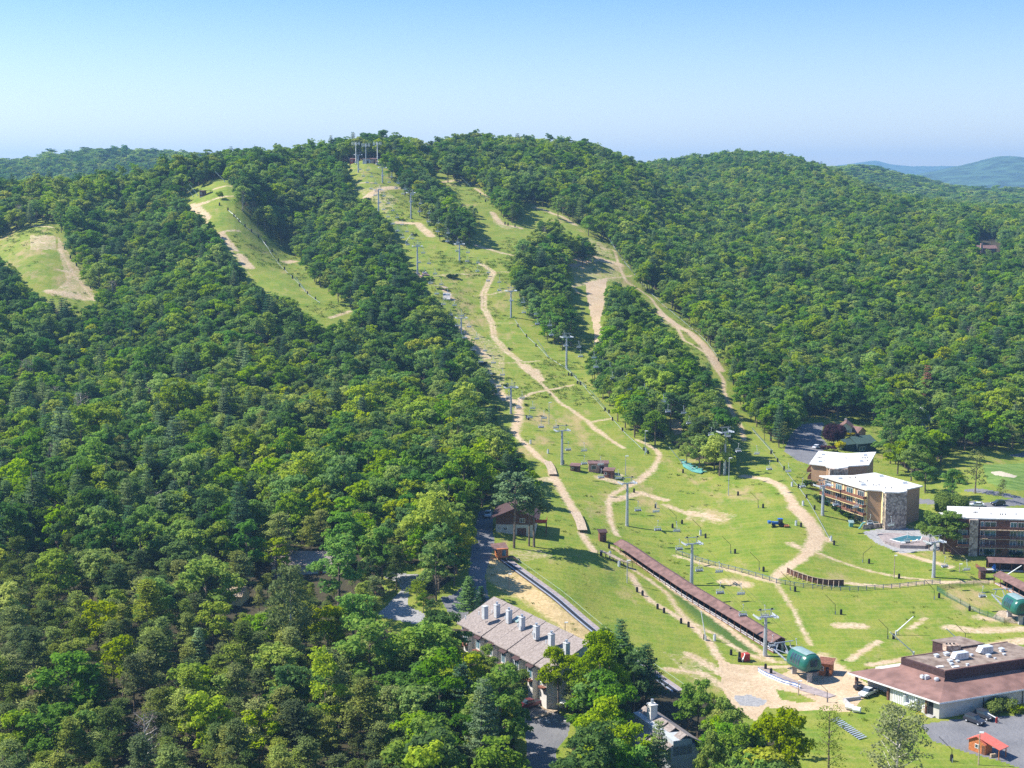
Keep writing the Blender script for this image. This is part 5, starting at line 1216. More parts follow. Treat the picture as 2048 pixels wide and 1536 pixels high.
tree_at('broadleaf_tree', 'yellowish green tree at the bottom edge between townhouse and bright maple', (1480,1620), 1440, BM2, M_mid, tk(79,14), 110, rz=4)
tree_at('broadleaf_tree', 'lower leafy tree hugging the right end of the second townhouse', (1420,1640), 1462, BN, M_mid, tk(80,14), 80, rz=1.5)
WP = wpine_shape(310, 20, 4.6)
tree_at('white_pine', 'bushy white pine hiding the lower end of the open conveyor', (1292,1410), 1288, WP, M_wpine, tk(81,19.5,rb=.3), 92)
tree_at('white_pine', 'white pine peeking up behind the tall bright maple', (1240,1372), 1237, WP, M_wpine, tk(82,19.5,rb=.3), 80, rz=1)
tree_at('white_pine', 'soft grey green pine in front of the second townhouse roof', (1316,1620), 1440, wpine_shape(311,20,4.2), M_wpine, tk(83,19.5,rb=.3), 80, rz=1)
tree_at('sycamore_tree', 'large pale yellow green tree glowing among the dark lower left pines', (582,1345), 1128, sparse(606,17,5.2,120,52,.18), M_silver, tk(84,16,rb=.3), 135, M_bark_pale)
tree_at('yew_tree', 'dense dark rounded evergreen at the left end of the townhouse row', (876,1278), 1214, bush_shape(90, 6.5,6.5,8,.24,50), mat('yew_base', (.02,.05,.025)) if 0 else M_hedge, tk(85,5), 56)
tree_at('white_pine', 'light green pine left of the first townhouse chimney', (938,1238), 1152, wpine_shape(312,16,4.2), M_wpine, tk(86,15.5,rb=.2), 60)
tree_at('white_pine', 'smaller pine squeezed between the light green pine and the road', (962,1228), 1172, wpine_shape(313,16,3.8), M_wpine, tk(87,15.5,rb=.2), 38)
tree_at('locust_tree', 'small light green tree on the island of the gravel drive', (834,1206), 1160, sparse(607,9,4.5,50,30,.18), M_mid, tk(88,8.5,rb=.15,limbs=8,spread=3), 62)
tree_at('spruce_tree', 'small pale blue spruce behind the gravel drive', (765,1140), 1096, wpine_shape(314,12,2.6), leaf_mat('blue_spruce_needles', (.10,.15,.17), (.20,.26,.27), .1), tk(89,11.5,rb=.15), 26)
tree_at('cedar_tree', 'dark bushy evergreen beside the end of the low house', (738,1190), 1115, BN, M_hedge, tk(90,13), 62)
bush('red_barberry', 'dark red bush at the edge of the gravel drive', 'shrub', (746,1200), 5, 4, 3.2, M_rust, None, 91)
tree_at('broadleaf_tree', 'leafy green tree between the gravel drive and the townhouse row', (868,1178), 1100, BN, M_mid, tk(92,14), 70, rz=2)
tree_at('broadleaf_tree', 'leafy tree screening the left half of the townhouse fronts', (968,1392), 1288, BN, M_mid, tk(131,14), 78, rz=.7)
tree_at('broadleaf_tree', 'leafy tree screening the middle of the townhouse fronts', (1026,1432), 1326, BM2, M_mid, tk(132,14), 88, rz=2.2)
tree_at('broadleaf_tree', 'leafy tree left of the maroon pickup beside the car park', (1004,1500), 1392, BN, M_maple, tk(133,14), 86, rz=3.9)
UMB = umbrella(608)
for i, (b_, vt, w_) in enumerate([((1028,1096),942,92),((1058,1092),968,70),((1068,1094),975,84)]):
    tree_at('tall_pine', ['leftmost','middle','rightmost'][i]+' of the three tall bare trunked pines in front of the chalet', b_, vt, UMB, M_wpine, tk(93+i,20,rb=.3,limbs=7,spread=3,lo=.5,top=.95), w_, M_bark, rz=i*2.0)
tree_at('plum_tree', 'rounded dark purple leaved tree behind the rear apartment block', (1668,890), 846, bush_shape(96,10,10,8,.25,50), M_plum, tk(97,6,rb=.2), 50)
bush('plum_shrub', 'low dark purple shrub below the purple tree', 'shrub', (1655,900), 6, 3, 2, M_plum, None, 98)
bush('golden_shrub', 'golden yellow shrub right of the purple tree', 'shrub', (1679,899), 3.4, 3.0, 3.6, M_yellow, None, 99)
bush('forsythia_bush', 'small bright yellow green bush in the yard of the pale house', 'shrub', (1698,872), 4, 2.5, 1.6, M_yellow, None, 101)
for i, (b_, vt, w_, kk, lb) in enumerate([((1795,948),880,74,M_mid,'leafy tree rising right behind the white roof of the balcony block'),((1822,962),890,70,M_mid,'leafy tree in the middle of the clump beyond the balcony block'),
        ((1850,985),925,62,M_broad,'darker tree at the right of the clump beyond the balcony block'),((1772,912),862,60,M_broad,'tree next to the green roofed house'),((1905,1000),935,58,M_broad,'round tree beside the road to the golf green'),
        ((1832,905),858,60,M_mid,'tree behind the clump in front of the golf fairway'),((1880,930),880,50,M_broad,'tree at the near edge of the golf woods'),((1918,968),948,36,M_mid,'small tree by the road bend')]):
    tree_at('broadleaf_tree', lb, b_, vt, BN, kk, tk(110+i,14), w_, rz=i*1.1)
tree_at('dome_tree', 'dome shaped green tree behind the corner of the right block', (1898,1032), 984, bush_shape(120,9,9,8,.26,50), M_mid, tk(121,6), 72)
tree_at('linden_tree', 'big leafy tree with yellow top in front of the right block', (1888,1108), 1020, BM, M_mid, tk(122,15), 88)
tree_at('linden_tree', 'leafy tree left of the yellow topped one beside the pool', (1858,1100), 1022, BN, M_mid, tk(123,15), 56, rz=2)
tree_at('scots_pine', 'solitary sparse pine with bare trunk on the golf road verge', (1950,987), 899, sparse(609,15,4,50,26,.2), M_pine, tk(124,14,rb=.25,limbs=10,spread=3), 52)
tree_at('sapling', 'slim pale sapling beside the golf road', (2004,1001), 956, sparse(610,8,2.4,30,26,.16), M_silver, tk(125,7.5,rb=.1), 26, M_bark_pale)
tree_at('dead_tree', 'rusty pink dead tree in the woods above the golf fairway', (1852,830), 730, wpine_shape(315,18,3.6), M_rust, tk(126,17), 38)
def wild(name, label, px, s, key, i=0):
    o = tree_master(name, key, i, label); o.location = G(*px); o.scale = (s, s, s); return o
bush('young_tree', 'single bright green young tree by the hut atop the left run', 'young tree', (440,399), 3.2, 3.2, 6, M_maple, None, 130)
for i, (u, v, w_) in enumerate([(855,560,12),(905,556,14),(845,545,8),(1010,775,7),(985,752,8),(968,730,7),(870,605,8),(880,625,7),(895,630,7),(735,400,9),(800,440,10),(1052,812,4),(1092,822,3),(828,472,9),(1160,700,7),(1020,700,5)]):
    bush('wild_shrub', 'low dark shrub growing on the ski slope', 'shrub', (u, v), w_*.42, w_*.3, w_*.12+.7, M_hedge if i % 2 else M_broad, 'wild shrubs on the ski slopes', 140+i)

# ------------------------------------------------------------------ ski lifts
def tower_parts(root, g, h, ang, gauge=2.6, wd=.55):
    """pole with base, crossarm and two sheave trains; ang = direction of travel of the rope"""
    t = V2(math.cos(ang), math.sin(ang)); n = V2(-t.y, t.x)
    m = MB(); m.tube([g+Vector((0,0,-1)), g+Vector((0,0,.5))], [wd*1.1, wd*1.1], 8); m.build('footing', K['conc'], root)
    m = MB(); m.tube([g+Vector((0,0,.4)), g+Vector((0,0,h*.55)), g+Vector((0,0,h))], [wd, wd*.82, wd*.66], 10); m.build('pole', K['metal'], root)
    top = g+Vector((0,0,h))
    m = MB(); m.beam(top-n*gauge, top+n*gauge, .35, .35); m.build('crossarm', K['metal'], root)
    m = MB()
    for s in (-1, 1): m.beam(top+n*s*1.1, top+n*s*1.5+Vector((0,0,1.9)), .14, .14)
    m.beam(top+n*-2.3+Vector((0,0,1.9)), top+n*2.3+Vector((0,0,1.9)), .16, .16); m.beam(top+n*-1.1+Vector((0,0,.1)), top+n*1.5+Vector((0,0,1.8)), .08, .08)
    m.build('lifting_frame', K['metal'], root)
    for s in (-1, 1):
        c = top+n*s*gauge+Vector((0,0,.1)); m = MB(); m.beam(c-t*2.0, c+t*2.0, .12, .22)
        o = m.build('sheave_train', K['metal'], root); m = MB()
        for k in range(6):
            q = c+t*(-1.75+k*.7)+Vector((0,0,.2)); m.tube([q-n*.07, q+n*.07], .25, 8)
        m.build('sheave', K['alum'], o)
        m = MB(); q = c-n*s*.55; m.box((q.x, q.y, q.z-.1), (3.0, .5, .07), ang); m.build('catwalk', K['metal'], root)
    m = MB()
    for s in (-1, 1): q = top+n*s*1.6+Vector((0,0,2.1)); m.box((q.x, q.y, q.z), (.35,.5,.3), ang)
    m.build('horn', K['black'], root)
    return top
TA_ = [((1530,1312),1222),((1383,1170),1077),((1254,1052),957),((1124,930),853),((1022,828),768)]
TB_ = [((1867,1155),1074),((1645,1031),962),((1449,950),856),((1133,738),668),((1022,635),576),((919,525),483),((822,437),381),((765,366),331)]
def lift_line(TT, start, ends, which, names):
    pts = [(G(*b), v) for b, v in TT]; tops = []
    seq = [start]+[p[0] for p in pts]
    for i, (g, v) in enumerate(pts):
        a = seq[i]; b_ = pts[i+1][0] if i+1 < len(pts) else g+(g-a); ang = math.atan2(b_.y-a.y, b_.x-a.x); h = px_h(g, v)
        root = thing('lift_tower', names[i], 'lift tower', g); tops.append(tower_parts(root, g, h-1.6, ang))
    for g, h, lb in ends:
        a = tops[-1]; ang = math.atan2(g.y-a.y, g.x-a.x); root = thing('lift_tower', lb, 'lift tower', g); tops.append(tower_parts(root, g, h, ang))
    return tops
ga_ = G(1600,1352); dA = None
def line_pt(TT, u): return None
t5 = G(1022,828); t4 = G(1124,930); dl = (V2(t5.x,t5.y)-V2(ga_.x,ga_.y)).normalized()
endA = []
for y, hh_, lb in ((690,16,'lift tower poking out of the trees left of the slope above the wooden ramp side'),(800,16,'lift tower hidden in trees beside the rock pile'),(930,15,'lift tower in trees just left of the upper run'),(1015,12,'highest lift tower of the left line below the summit')):
    x = t5.x+dl.x/dl.y*(y-t5.y)*.93; endA.append((Vector((x, y, H(x, y))), hh_, lb))
topA = lift_line(TA_, ga_, endA, 'A', ['lift tower nearest the green station at the bottom right','lift tower standing behind the long covered walkway','lift tower near the bend of the dirt path with long shadow','lift tower beside the three small sheds','lift tower on the dirt road below the open slope'])
gb_ = G(2022,1240)
topB = lift_line(TB_, gb_, [], 'B', ['lift tower by the yellow topped tree at the right','lift tower in front of the balcony apartment block','lift tower half buried in the trees left of the service road','lift tower at the foot of the central tree island','lift tower against the left edge of the central tree island','lift tower alone on the mid slope','lift tower on the upper left run by the dirt patch','topmost pale lift tower below the summit'])
def make_chair(label, group):
    root = bpy.data.objects.new('lift_chair', None); C.objects.link(root); tag(root, label, 'lift chair', group)
    m = MB(); m.tube([(0,0,.1),(0,0,-.5),(0,-.35,-1.5),(0,-.35,-1.9)], .06, 6); m.box((0,0,.05),(.3,.18,.2)); m.build('hanger', K['alum'], root)
    m = MB(); m.tube([(-1.0,-.35,-1.9),(1.0,-.35,-1.9)], .05, 5)
    for s in (-1, 1): m.tube([(s,-.35,-1.9),(s*1.05,-.3,-2.6),(s*1.05,.35,-2.9),(s*1.05,.4,-2.95)], .045, 5)
    m.tube([(-1.05,.35,-2.45),(1.05,.35,-2.45)], .04, 5); m.build('bail', K['alum'], root)
    m = MB(); m.box((0,.1,-2.95),(2.15,.62,.14)); m.build('seat', K['black'], root)
    m = MB()
    for k in range(4): m.box((-.81+k*.54,-.28,-2.6),(.44,.09,.62))
    m.build('backrest', K['alum'], root); return root
def line_z(a, b, t, sag): return a.z+(b.z-a.z)*t-4*sag*t*(1-t)
def hang(tops, term, lb, group, spacing=13.0, gauge=2.6, maxn=200):
    P0 = [term]+tops; first = None
    cab = []
    for s in (-1, 1):
        pts = []
        for a, b_ in zip(P0[:-1], P0[1:]):
            d = (b_-a); n = V2(-d.y, d.x).normalized(); L_ = d.length; sag = min(2.2, L_*.012)
            for k in range(8):
                t = k/8; q = a+d*t; pts.append((q.x+n.x*s*gauge, q.y+n.y*s*gauge, line_z(a, b_, t, sag)+.42))
        b_ = P0[-1]; pts.append((b_.x+n.x*s*gauge, b_.y+n.y*s*gauge, b_.z+.42)); cab.append(pts)
    m = MB(); m.tube(cab[0], .032, 4); m.tube(cab[1], .032, 4); o = m.build('haul_rope', K['black']); tag(o, 'pair of haul rope cables of the '+group.split(' hanging')[0].replace('chairs of the ', ''), 'cable')
    cnt = 0
    for s, pts in zip((-1, 1), cab):
        acc = spacing*(.35 if s < 0 else .5)
        for a, b_ in zip(pts[:-1], pts[1:]):
            a, b_ = Vector(a), Vector(b_); L_ = (b_-a).length
            while acc < L_:
                q = a+(b_-a)*(acc/L_); ang = math.atan2(b_.y-a.y, b_.x-a.x)-math.pi/2+(math.pi if s > 0 else 0)
                if min((q-t_).length for t_ in P0) > 4:
                    o = make_chair(lb, group) if first is None else dup(first)
                    first = first or o; o.location = q; o.rotation_euler = (0, 0, ang); cnt += 1
                acc += spacing
            acc -= L_
    return cnt
tA = Vector((ga_.x, ga_.y, ga_.z+5.0)); tB = Vector((gb_.x, gb_.y, gb_.z+5.0))
hang(topA, tA, 'empty four seat chair hanging on the left lift line', 'chairs of the left lift line hanging from the rope', 17)
hang(topB, tB, 'empty four seat chair hanging on the right lift line', 'chairs of the right lift line hanging from the rope', 19)

def station(label, c, ang, big=1.0):
    """drive station: cowl with slanted sides and dark strip windows on two masts, lattice reaching uphill. ang: uphill direction"""
    root = thing('lift_station', label, 'lift station', c); t = V2(math.cos(ang), math.sin(ang)); n = V2(-t.y, t.x)
    def L3(a, b_, z): q = c+t*a+n*b_; return Vector((q.x, q.y, c.z+z))
    half = [(2.55,3.1),(2.85,3.35),(2.95,3.9),(2.88,4.6),(2.68,5.3),(2.35,5.95),(1.95,6.45),(1.45,6.8),(.8,7.0),(0,7.05)]
    prof = [(-x, z) for x, z in half[:-1]]+[(x, z) for x, z in half[::-1]]
    def width(z):
        for (x0, z0), (x1, z1) in zip(half[1:-1], half[2:]):
            if z <= z1: return x0+(x1-x0)*(z-z0)/(z1-z0)
        return 1.0
    m = MB(); st = [(-4.0,.70,.80),(-3.75,.84,.90),(-3.2,.94,.965),(-2,1,1),(2,1,1),(3.0,.96,.98),(3.7,.84,.92)]; vs = []
    for a, kx, kz in st:
        for x, z in prof: vs.append(L3(a, x*kx, 3.1+(z-3.1)*kz))
    npf = len(prof); fs = []
    for i in range(len(st)-1):
        for k in range(npf): fs.append((i*npf+k, i*npf+(k+1) % npf, (i+1)*npf+(k+1) % npf, (i+1)*npf+k))
    m.add(vs, fs); cowl = m.build('cowl', K['grn'], root, smooth=True)
    m = MB()
    for i0 in (0, len(st)-1):
        q = vs[i0*npf:(i0+1)*npf]; c0 = sum(q, Vector())/npf; m.add(list(q)+[c0], [(k, (k+1) % npf, npf) for k in range(npf)])
    m.build('end_panel', K['grn'], cowl)
    m = MB(); n_ = 7
    for j in range(n_):
        z0_, z1_ = None, None
    tp_ = [(-1.5,6.83),(-.8,7.03),(0,7.09),(.8,7.03),(1.5,6.83)]
    for (x0, z0), (x1, z1) in zip(tp_[:-1], tp_[1:]): m.slab([L3(-3.0,x0,z0), L3(3.1,x0,z0), L3(3.1,x1,z1), L3(-3.0,x1,z1)], .05)
    m.build('cowl_highlight', K['grnt'], cowl)  # paler strip paints a highlight along the crown of the green cowl
    for s in (-1, 1):
        for k in range(4):
            a0 = -2.0+k*1.0; m = MB(); zz = [4.2,4.8,5.4,6.0,6.4]; q = []
            for z in zz:
                for aa in (a0, a0+.66): q.append(L3(aa, s*(width(z)+.05), z))
            m.add(q, [(2*i, 2*i+1, 2*i+3, 2*i+2) for i in range(len(zz)-1)]); m.build('window', K['glass'], cowl)
    for a0 in (-.95, .1):
        m = MB(); m.add([L3(-4.08,a0,4.1), L3(-4.08,a0+.85,4.1), L3(-4.08,a0+.85,5.7), L3(-4.08,a0,5.7), L3(-3.9,a0,4.1), L3(-3.9,a0+.85,4.1), L3(-3.9,a0+.85,5.7), L3(-3.9,a0,5.7)], [(0,1,2,3),(0,4,5,1),(3,2,6,7),(0,3,7,4),(1,5,6,2)]); m.build('window', K['glass'], cowl)
    for a in (-2.4, 3.9):
        m = MB(); m.beam(L3(a,0,-.8), L3(a,0,3.4 if a < 0 else 4.4), .9, 1.1); m.build('mast', K['conc'], root)
    m = MB(); m.beam(L3(-3.2,0,3.0), L3(7.5,0,4.6), .5, .45)
    for s in (-1, 1):
        m.beam(L3(-2.8,s*2.3,3.0), L3(3,s*2.3,3.2), .2, .25); m.beam(L3(3,s*2.3,3.4), L3(9.5,s*2.5,4.9), .2, .3); m.beam(L3(3.4,s*.4,4.6), L3(8.2,s*2.4,5.1), .14, .14)
        for k in range(5): m.beam(L3(3.6+k*1.2,s*2.0,3.6+k*.27), L3(4.1+k*1.2,s*2.9,3.7+k*.27), .1, .12)
    m.beam(L3(8.5,-2.7,6.6), L3(8.5,2.7,6.6), .2, .2); m.beam(L3(8.5,-2.2,4.9), L3(8.5,-1.6,6.6), .15, .15); m.beam(L3(8.5,2.2,4.9), L3(8.5,1.6,6.6), .15, .15); m.beam(L3(6.5,0,4.5), L3(8.5,0,6.5), .15, .15)
    m.build('lattice_frame', K['metal'], root)
    m = MB(); m.tube([L3(-2.4,0,2.9), L3(-2.4,0,3.15)], 2.3, 20); m.build('bullwheel', K['black'], root)
    return root
angA = math.atan2(topA[0].y-ga_.y, topA[0].x-ga_.x); angB = math.atan2(topB[0].y-gb_.y, topB[0].x-gb_.x)
station('green cowled lift station at the bottom end of the covered walkway', G(1607,1357), angA)
station('green cowled lift station cut by the right edge of the photo', G(2032,1243), angB-.15)
def pad(name, label, poly, mk, th=.12, lift=.03):
    W = [G(*p) for p in poly]; o_ = thing(name, label, 'platform', W[0]); m = MB(); zt = max(p.z for p in W)*0+None if 0 else None
    m.slab([Vector((p.x, p.y, p.z+lift+th)) for p in W], th+.5); m.build('deck_surface', K[mk], o_); return o_
pad('loading_ramp', 'grey matted loading ramp running down from the lift station to the path', [(1518,1334),(1531,1335),(1600,1366),(1672,1392),(1655,1397),(1600,1381),(1560,1362)], 'mat')
pad('loading_deck', 'plank deck under the lift station at the right edge', [(1985,1236),(1998,1222),(2040,1222),(2080,1232),(2070,1250),(2026,1247)], 'wood')
# wavy blue and white banner fence
pts = [G(*p) for p in [(1516,1343),(1530,1352),(1546,1359),(1562,1366),(1578,1371),(1590,1374),(1600,1378)]]
o = thing('banner_fence', 'low wavy blue and white banner fence curving beside the loading ramp', 'fence', pts[0])
for k, (z0, z1, mk) in enumerate([(.05,.35,'white'),(.35,.55,'blue'),(.55,.95,'white'),(.95,1.15,'blue')]):
    m = MB(); vs = []
    for i, p in enumerate(pts):
        for j in (0, 1):
            q = p if j == 0 else (lerp(p, pts[min(i+1, len(pts)-1)], .5)); w_ = .12 if j else -.12; vs += [(q.x, q.y+w_, q.z+z0+(0 if j == 0 else -.1)), (q.x, q.y+w_, q.z+z1+(0 if j == 0 else -.12))]
    n = len(vs)//2; m.add(vs, [(2*i, 2*i+2, 2*i+3, 2*i+1) for i in range(n-1)]); 
    m.add([(x, y+.04, z) for x, y, z in vs], [(2*i, 2*i+1, 2*i+3, 2*i+2) for i in range(n-1)]); m.build('banner_stripe', K[mk], o)
for p in pts: m = MB(); m.tube([p+Vector((0,.08,-.1)), p+Vector((0,.08,1.25))], .04, 5); m.build('stake', K['bluep'], o)
g = G(1491,1321); o = thing('red_crate', 'red and orange booth with a tilted white panel beside the dirt path', 'booth', g)
m = MB(); m.box((g.x, g.y, g.z+.9), (1.7,1.5,1.9), .3); m.build('body', K['red'], o); m = MB(); m.beam(g+Vector((-1.0,-.9,0)), g+Vector((-.35,-.85,2.0)), 1.0, .1); m.build('tilted_panel', K['white'], o)
m = MB(); m.box((g.x-1.6, g.y-1.0, g.z+.5), (.9,.9,1.0)); m.build('barrel', K['dark'], o)

# ------------------------------------------------------------------ covered walkways
def gallery(label, base_pts, side, step=3.0, w=3.4, h=2.9, wallm='wood', tail=0):
    """long gabled roof on posts following the ground; side=+1: open posts on the left of travel"""
    B_ = base_pts; L_ = [0]
    for a, b_ in zip(B_[:-1], B_[1:]): L_.append(L_[-1]+math.hypot(b_.x-a.x, b_.y-a.y))
    n = max(2, int(L_[-1]/step)); S = []
    for i in range(n+1):
        s = L_[-1]*i/n; k = min(len(B_)-2, max(0, sum(1 for l in L_[1:] if l < s))); t = (s-L_[k])/(L_[k+1]-L_[k]); p = lerp(B_[k], B_[k+1], t); d = V2(B_[k+1].x-B_[k].x, B_[k+1].y-B_[k].y).normalized()
        S.append((p, d, Vector((-d.y, d.x, 0))*side))
    root = thing('covered_walkway', label, 'covered walkway', S[0][0])
    zs = [min(H(p.x, p.y), H((p+nn*w).x, (p+nn*w).y)) for p, d, nn in S]; zs = list(np.convolve(np.pad(zs, 3, 'edge'), np.ones(7)/7, 'valid'))
    def at(i, b_, z): p, d, nn = S[i]; q = p+nn*b_; return Vector((q.x, q.y, zs[i]+z))
    m = MB()
    for i in range(n):
        m.slab([at(i,-.6,h-.15), at(i+1,-.6,h-.15), at(i+1,w*.62,h+.95), at(i,w*.62,h+.95)], .14); m.slab([at(i,w*.62,h+.95), at(i+1,w*.62,h+.95), at(i+1,w+.5,h+.15), at(i,w+.5,h+.15)], .14)
    m.build('roof', K['gal'], root)
    for i in range(n+1): m = MB(); m.beam(at(i,0,-.4), at(i,0,h-.05), .16, .16); m.build('post', K['rail'], root)
    m = MB()
    for i in range(n): m.slab([at(i,w-.06,h+.2), at(i+1,w-.06,h+.2), at(i+1,w,h+.2), at(i,w,h+.2)], h*.97)
    m.build('rear_wall', K['bdark'], root); m = MB()
    for i in range(n): m.slab([at(i,.15,.35), at(i+1,.15,.35), at(i+1,1.0,.35), at(i,1.0,.35)], .35)
    m.build('conveyor_edge', K['alum'], root); m = MB()
    for i in range(n): m.slab([at(i,1.0,.3), at(i+1,1.0,.3), at(i+1,w-.3,.3), at(i,w-.3,.3)], .3)
    m.build('conveyor_belt', K['dark'], root); m = MB()
    for i in range(n): m.slab([at(i,-.04,.75), at(i+1,-.04,.75), at(i+1,.04,.75), at(i,.04,.75)], .1); m.slab([at(i,-.04,.2), at(i+1,-.04,.2), at(i+1,.04,.2), at(i,.04,.2)], .35)
    m.build('side_rail', K[wallm], root)
    return root, at, n
g1 = [G(1230,1097), G(1330,1169), G(1440,1240), G(1547,1307)]
gal, at_, n_ = gallery('long brown roofed covered walkway slanting down to the green lift station', g1, 1, wallm='rail')
for b2, (mk) in ((.4,'blue'),(2.6,'grnt')): m = MB(); q = at_(n_, b2, 1.0); m.tube([q-Vector((0,0,.9)), q+Vector((0,0,1.2))], .3, 8); m.build('end_bollard', K[mk], gal)
gallery('upper covered walkway with open front at the right edge', [G(1976,1142), G(2070,1146)], 1, w=3.2, wallm='bdark')
gallery('lower covered walkway with orange siding slanting toward the right station', [G(1988,1167), G(2018,1183), G(2075,1214)], 1, w=3.0, wallm='orange')
m = MB(); a = G(1975,1139); tag(m.build('x', K['blue']) if 0 else None, None) if 0 else None
o = thing('blue_padding', 'bright blue padded cover beside the end of the upper walkway', 'padding', G(1988,1142)); g = Vector(o['_o']); m = MB(); m.tube([g, g+Vector((0,0,1.2)), g+Vector((.2,0,2.2))], [.7,.6,.25], 8); m.build('cover', K['blue'], o)
m = MB(); m.tube([g+Vector((0,0,-.1)), g+Vector((.3,0,2.5))], .06, 5); m.build('pole', K['metal'], o)
o = thing('concrete_bench', 'small concrete platform left of the upper walkway', 'platform', G(1975,1145)); g = Vector(o['_o']); m = MB(); m.box((g.x,g.y,g.z+.9),(3.4,1.6,.25)); m.build('slab', K['conc'], o); m = MB(); m.box((g.x,g.y,g.z+.35),(2.6,1.2,.9)); m.build('support', K['bdark'], o)
m = MB(); a, b_ = G(1951,1134), G(1962,1142); o = thing('plank_fence', 'short red brown plank wall left of the narrow booth', 'fence', a); m.slab([Vector((a.x,a.y,a.z+1.1)), Vector((b_.x,b_.y,b_.z+1.2)), Vector((b_.x+.1,b_.y+.15,b_.z+1.2)), Vector((a.x+.1,a.y+.15,a.z+1.1))], 1.4); m.build('boards', K['rail'], o)

# open conveyor
a, b_ = G(1007,1121), G(1196,1268); c_ = G(1350,1384)
dx = V2(b_.x-a.x, b_.y-a.y).normalized(); nx = Vector((-dx.y, dx.x, 0)); c2 = b_+(b_-a).normalized()*46
o = thing('magic_carpet', 'open black belt ski conveyor running down the straw covered bank', 'conveyor', a)
N = 40; PP = []
for i in range(N+1):
    p = lerp(a, Vector((c_.x, c_.y, 0)), i/N); PP.append(Vector((p.x, p.y, H(p.x, p.y)+.35)))
def strip(o, nm, mk, o0, o1, z, th):
    m = MB()
    for p, q in zip(PP[:-1], PP[1:]): m.slab([p+nx*o0+Vector((0,0,z)), q+nx*o0+Vector((0,0,z)), q+nx*o1+Vector((0,0,z)), p+nx*o1+Vector((0,0,z))], th)
    m.build(nm, K[mk], o)
strip(o, 'belt', 'dark', -.5, .5, .02, .3); strip(o, 'edge_panel', 'metal', -.85, -.5, 0, .4); strip(o, 'edge_panel', 'metal', .5, .75, 0, .4); strip(o, 'skirt', 'bdark', -1.1, -1.01, -.05, .7)
strip(o, 'side_walk', 'mat', .8, 2.4, -.2, .3)
m = MB(); m.tube([p+nx*3.0+Vector((0,0,.75)) for p in PP[::2]], .04, 4)
for p in PP[::2]: m.tube([p+nx*3.0-Vector((0,0,.4)), p+nx*3.0+Vector((0,0,.8))], .03, 4)
m.build('guard_rail', K['grnt'], o)

# ------------------------------------------------------------------ fences
def poly_pts(px, n):
    W = [G(*p) for p in px]; L_ = [0]
    for a, b_ in zip(W[:-1], W[1:]): L_.append(L_[-1]+(b_-a).length)
    out = []
    for i in range(n+1):
        s = L_[-1]*i/n; k = min(len(W)-2, max(0, sum(1 for l in L_[1:] if l < s))); t = (s-L_[k])/(L_[k+1]-L_[k]); p = lerp(W[k], W[k+1], t); out.append(Vector((p.x, p.y, H(p.x, p.y))))
    return out
o_pts = poly_pts([(1352,1107),(1400,1123),(1450,1137),(1500,1150),(1555,1167),(1600,1175),(1650,1180),(1700,1182),(1750,1179),(1800,1175),(1850,1170),(1880,1167)], 34)
o = thing('rail_fence', 'long blue grey three rail fence curving across the lower slope', 'fence', o_pts[0])
for p in o_pts: m = MB(); m.beam(p-Vector((0,0,.3)), p+Vector((0,0,1.35)), .16, .16); m.build('post', K['bluep'], o)
for z in (.4, .8, 1.2):
    m = MB()
    for p, q in zip(o_pts[:-1], o_pts[1:]): m.beam(p+Vector((0,0,z)), q+Vector((0,0,z)), .05, .13)
    m.build('rail', K['wood'] if z < 1.1 else K['bluep'], o)
mp = [G(*p) for p in [(1978,1170.6),(1947.5,1170.6),(1920,1173.5),(1898,1177),(1874,1182),(1894,1195),(1921,1208.7),(1939,1219),(1959,1228),(1975.5,1234),(1991.6,1240),(2008,1247),(2030,1246),(2052,1248),(2080,1250)]]
o = thing('net_fence', 'dark green net fence enclosing the loading area of the right station', 'fence', mp[0])
for p in mp: m = MB(); m.tube([p-Vector((0,0,.3)), p+Vector((0,0,1.7))], .06, 5); m.build('post', K['black'], o)
def net_mat():
    m = mat('green_net', (.03,.13,.10), .9); nt = m.node_tree; b = nt.nodes['Principled BSDF']; vo = nt.nodes.new('ShaderNodeTexWave'); vo.inputs['Scale'].default_value = 6
    g = [n for n in nt.nodes if n.type == 'NEW_GEOMETRY'][0]; nt.links.new(g.outputs['Position'], vo.inputs['Vector']); mr = nt.nodes.new('ShaderNodeMapRange'); nt.links.new(vo.outputs['Fac'], mr.inputs[0]); mr.inputs[3].default_value = .1; mr.inputs[4].default_value = .75
    nt.links.new(mr.outputs[0], b.inputs['Alpha']); return m
m = MB()
for p, q in zip(mp[:-1], mp[1:]): m.add([p+Vector((0,0,.1)), q+Vector((0,0,.1)), q+Vector((0,0,1.45)), p+Vector((0,0,1.45))], [(0,1,2,3)])
m.build('net', net_mat(), o)
# wooden wall ride
wp = poly_pts([(1574,1146),(1590,1154),(1610,1161),(1630,1167),(1655,1171),(1688,1171)], 12)
o = thing('wall_ride', 'curved dark wooden bike wall with braces at the end of the dirt track', 'wooden wall', wp[0])
m = MB()
for i, (p, q) in enumerate(zip(wp[:-1], wp[1:])): m.slab([p+Vector((0,.2,1.6)), q+Vector((0,.2,1.6)), q+Vector((0,.35,1.6)), p+Vector((0,.35,1.6))], 1.8)
m.build('wall_boards', K['brn'], o)
for p in wp[:-1]:
    m = MB(); m.beam(p+Vector((0,.1,1.6)), p+Vector((-.5,-1.7,-.1)), .14, .14); m.beam(p+Vector((0,.1,-.1)), p+Vector((0,.1,1.7)), .14, .14); m.build('brace', K['wood'], o)
m = MB()
for p, q in zip(wp[:-1], wp[1:]): m.beam(p+Vector((0,.1,1.7)), q+Vector((0,.1,1.7)), .3, .08)
m.build('top_rail', K['wood'], o)
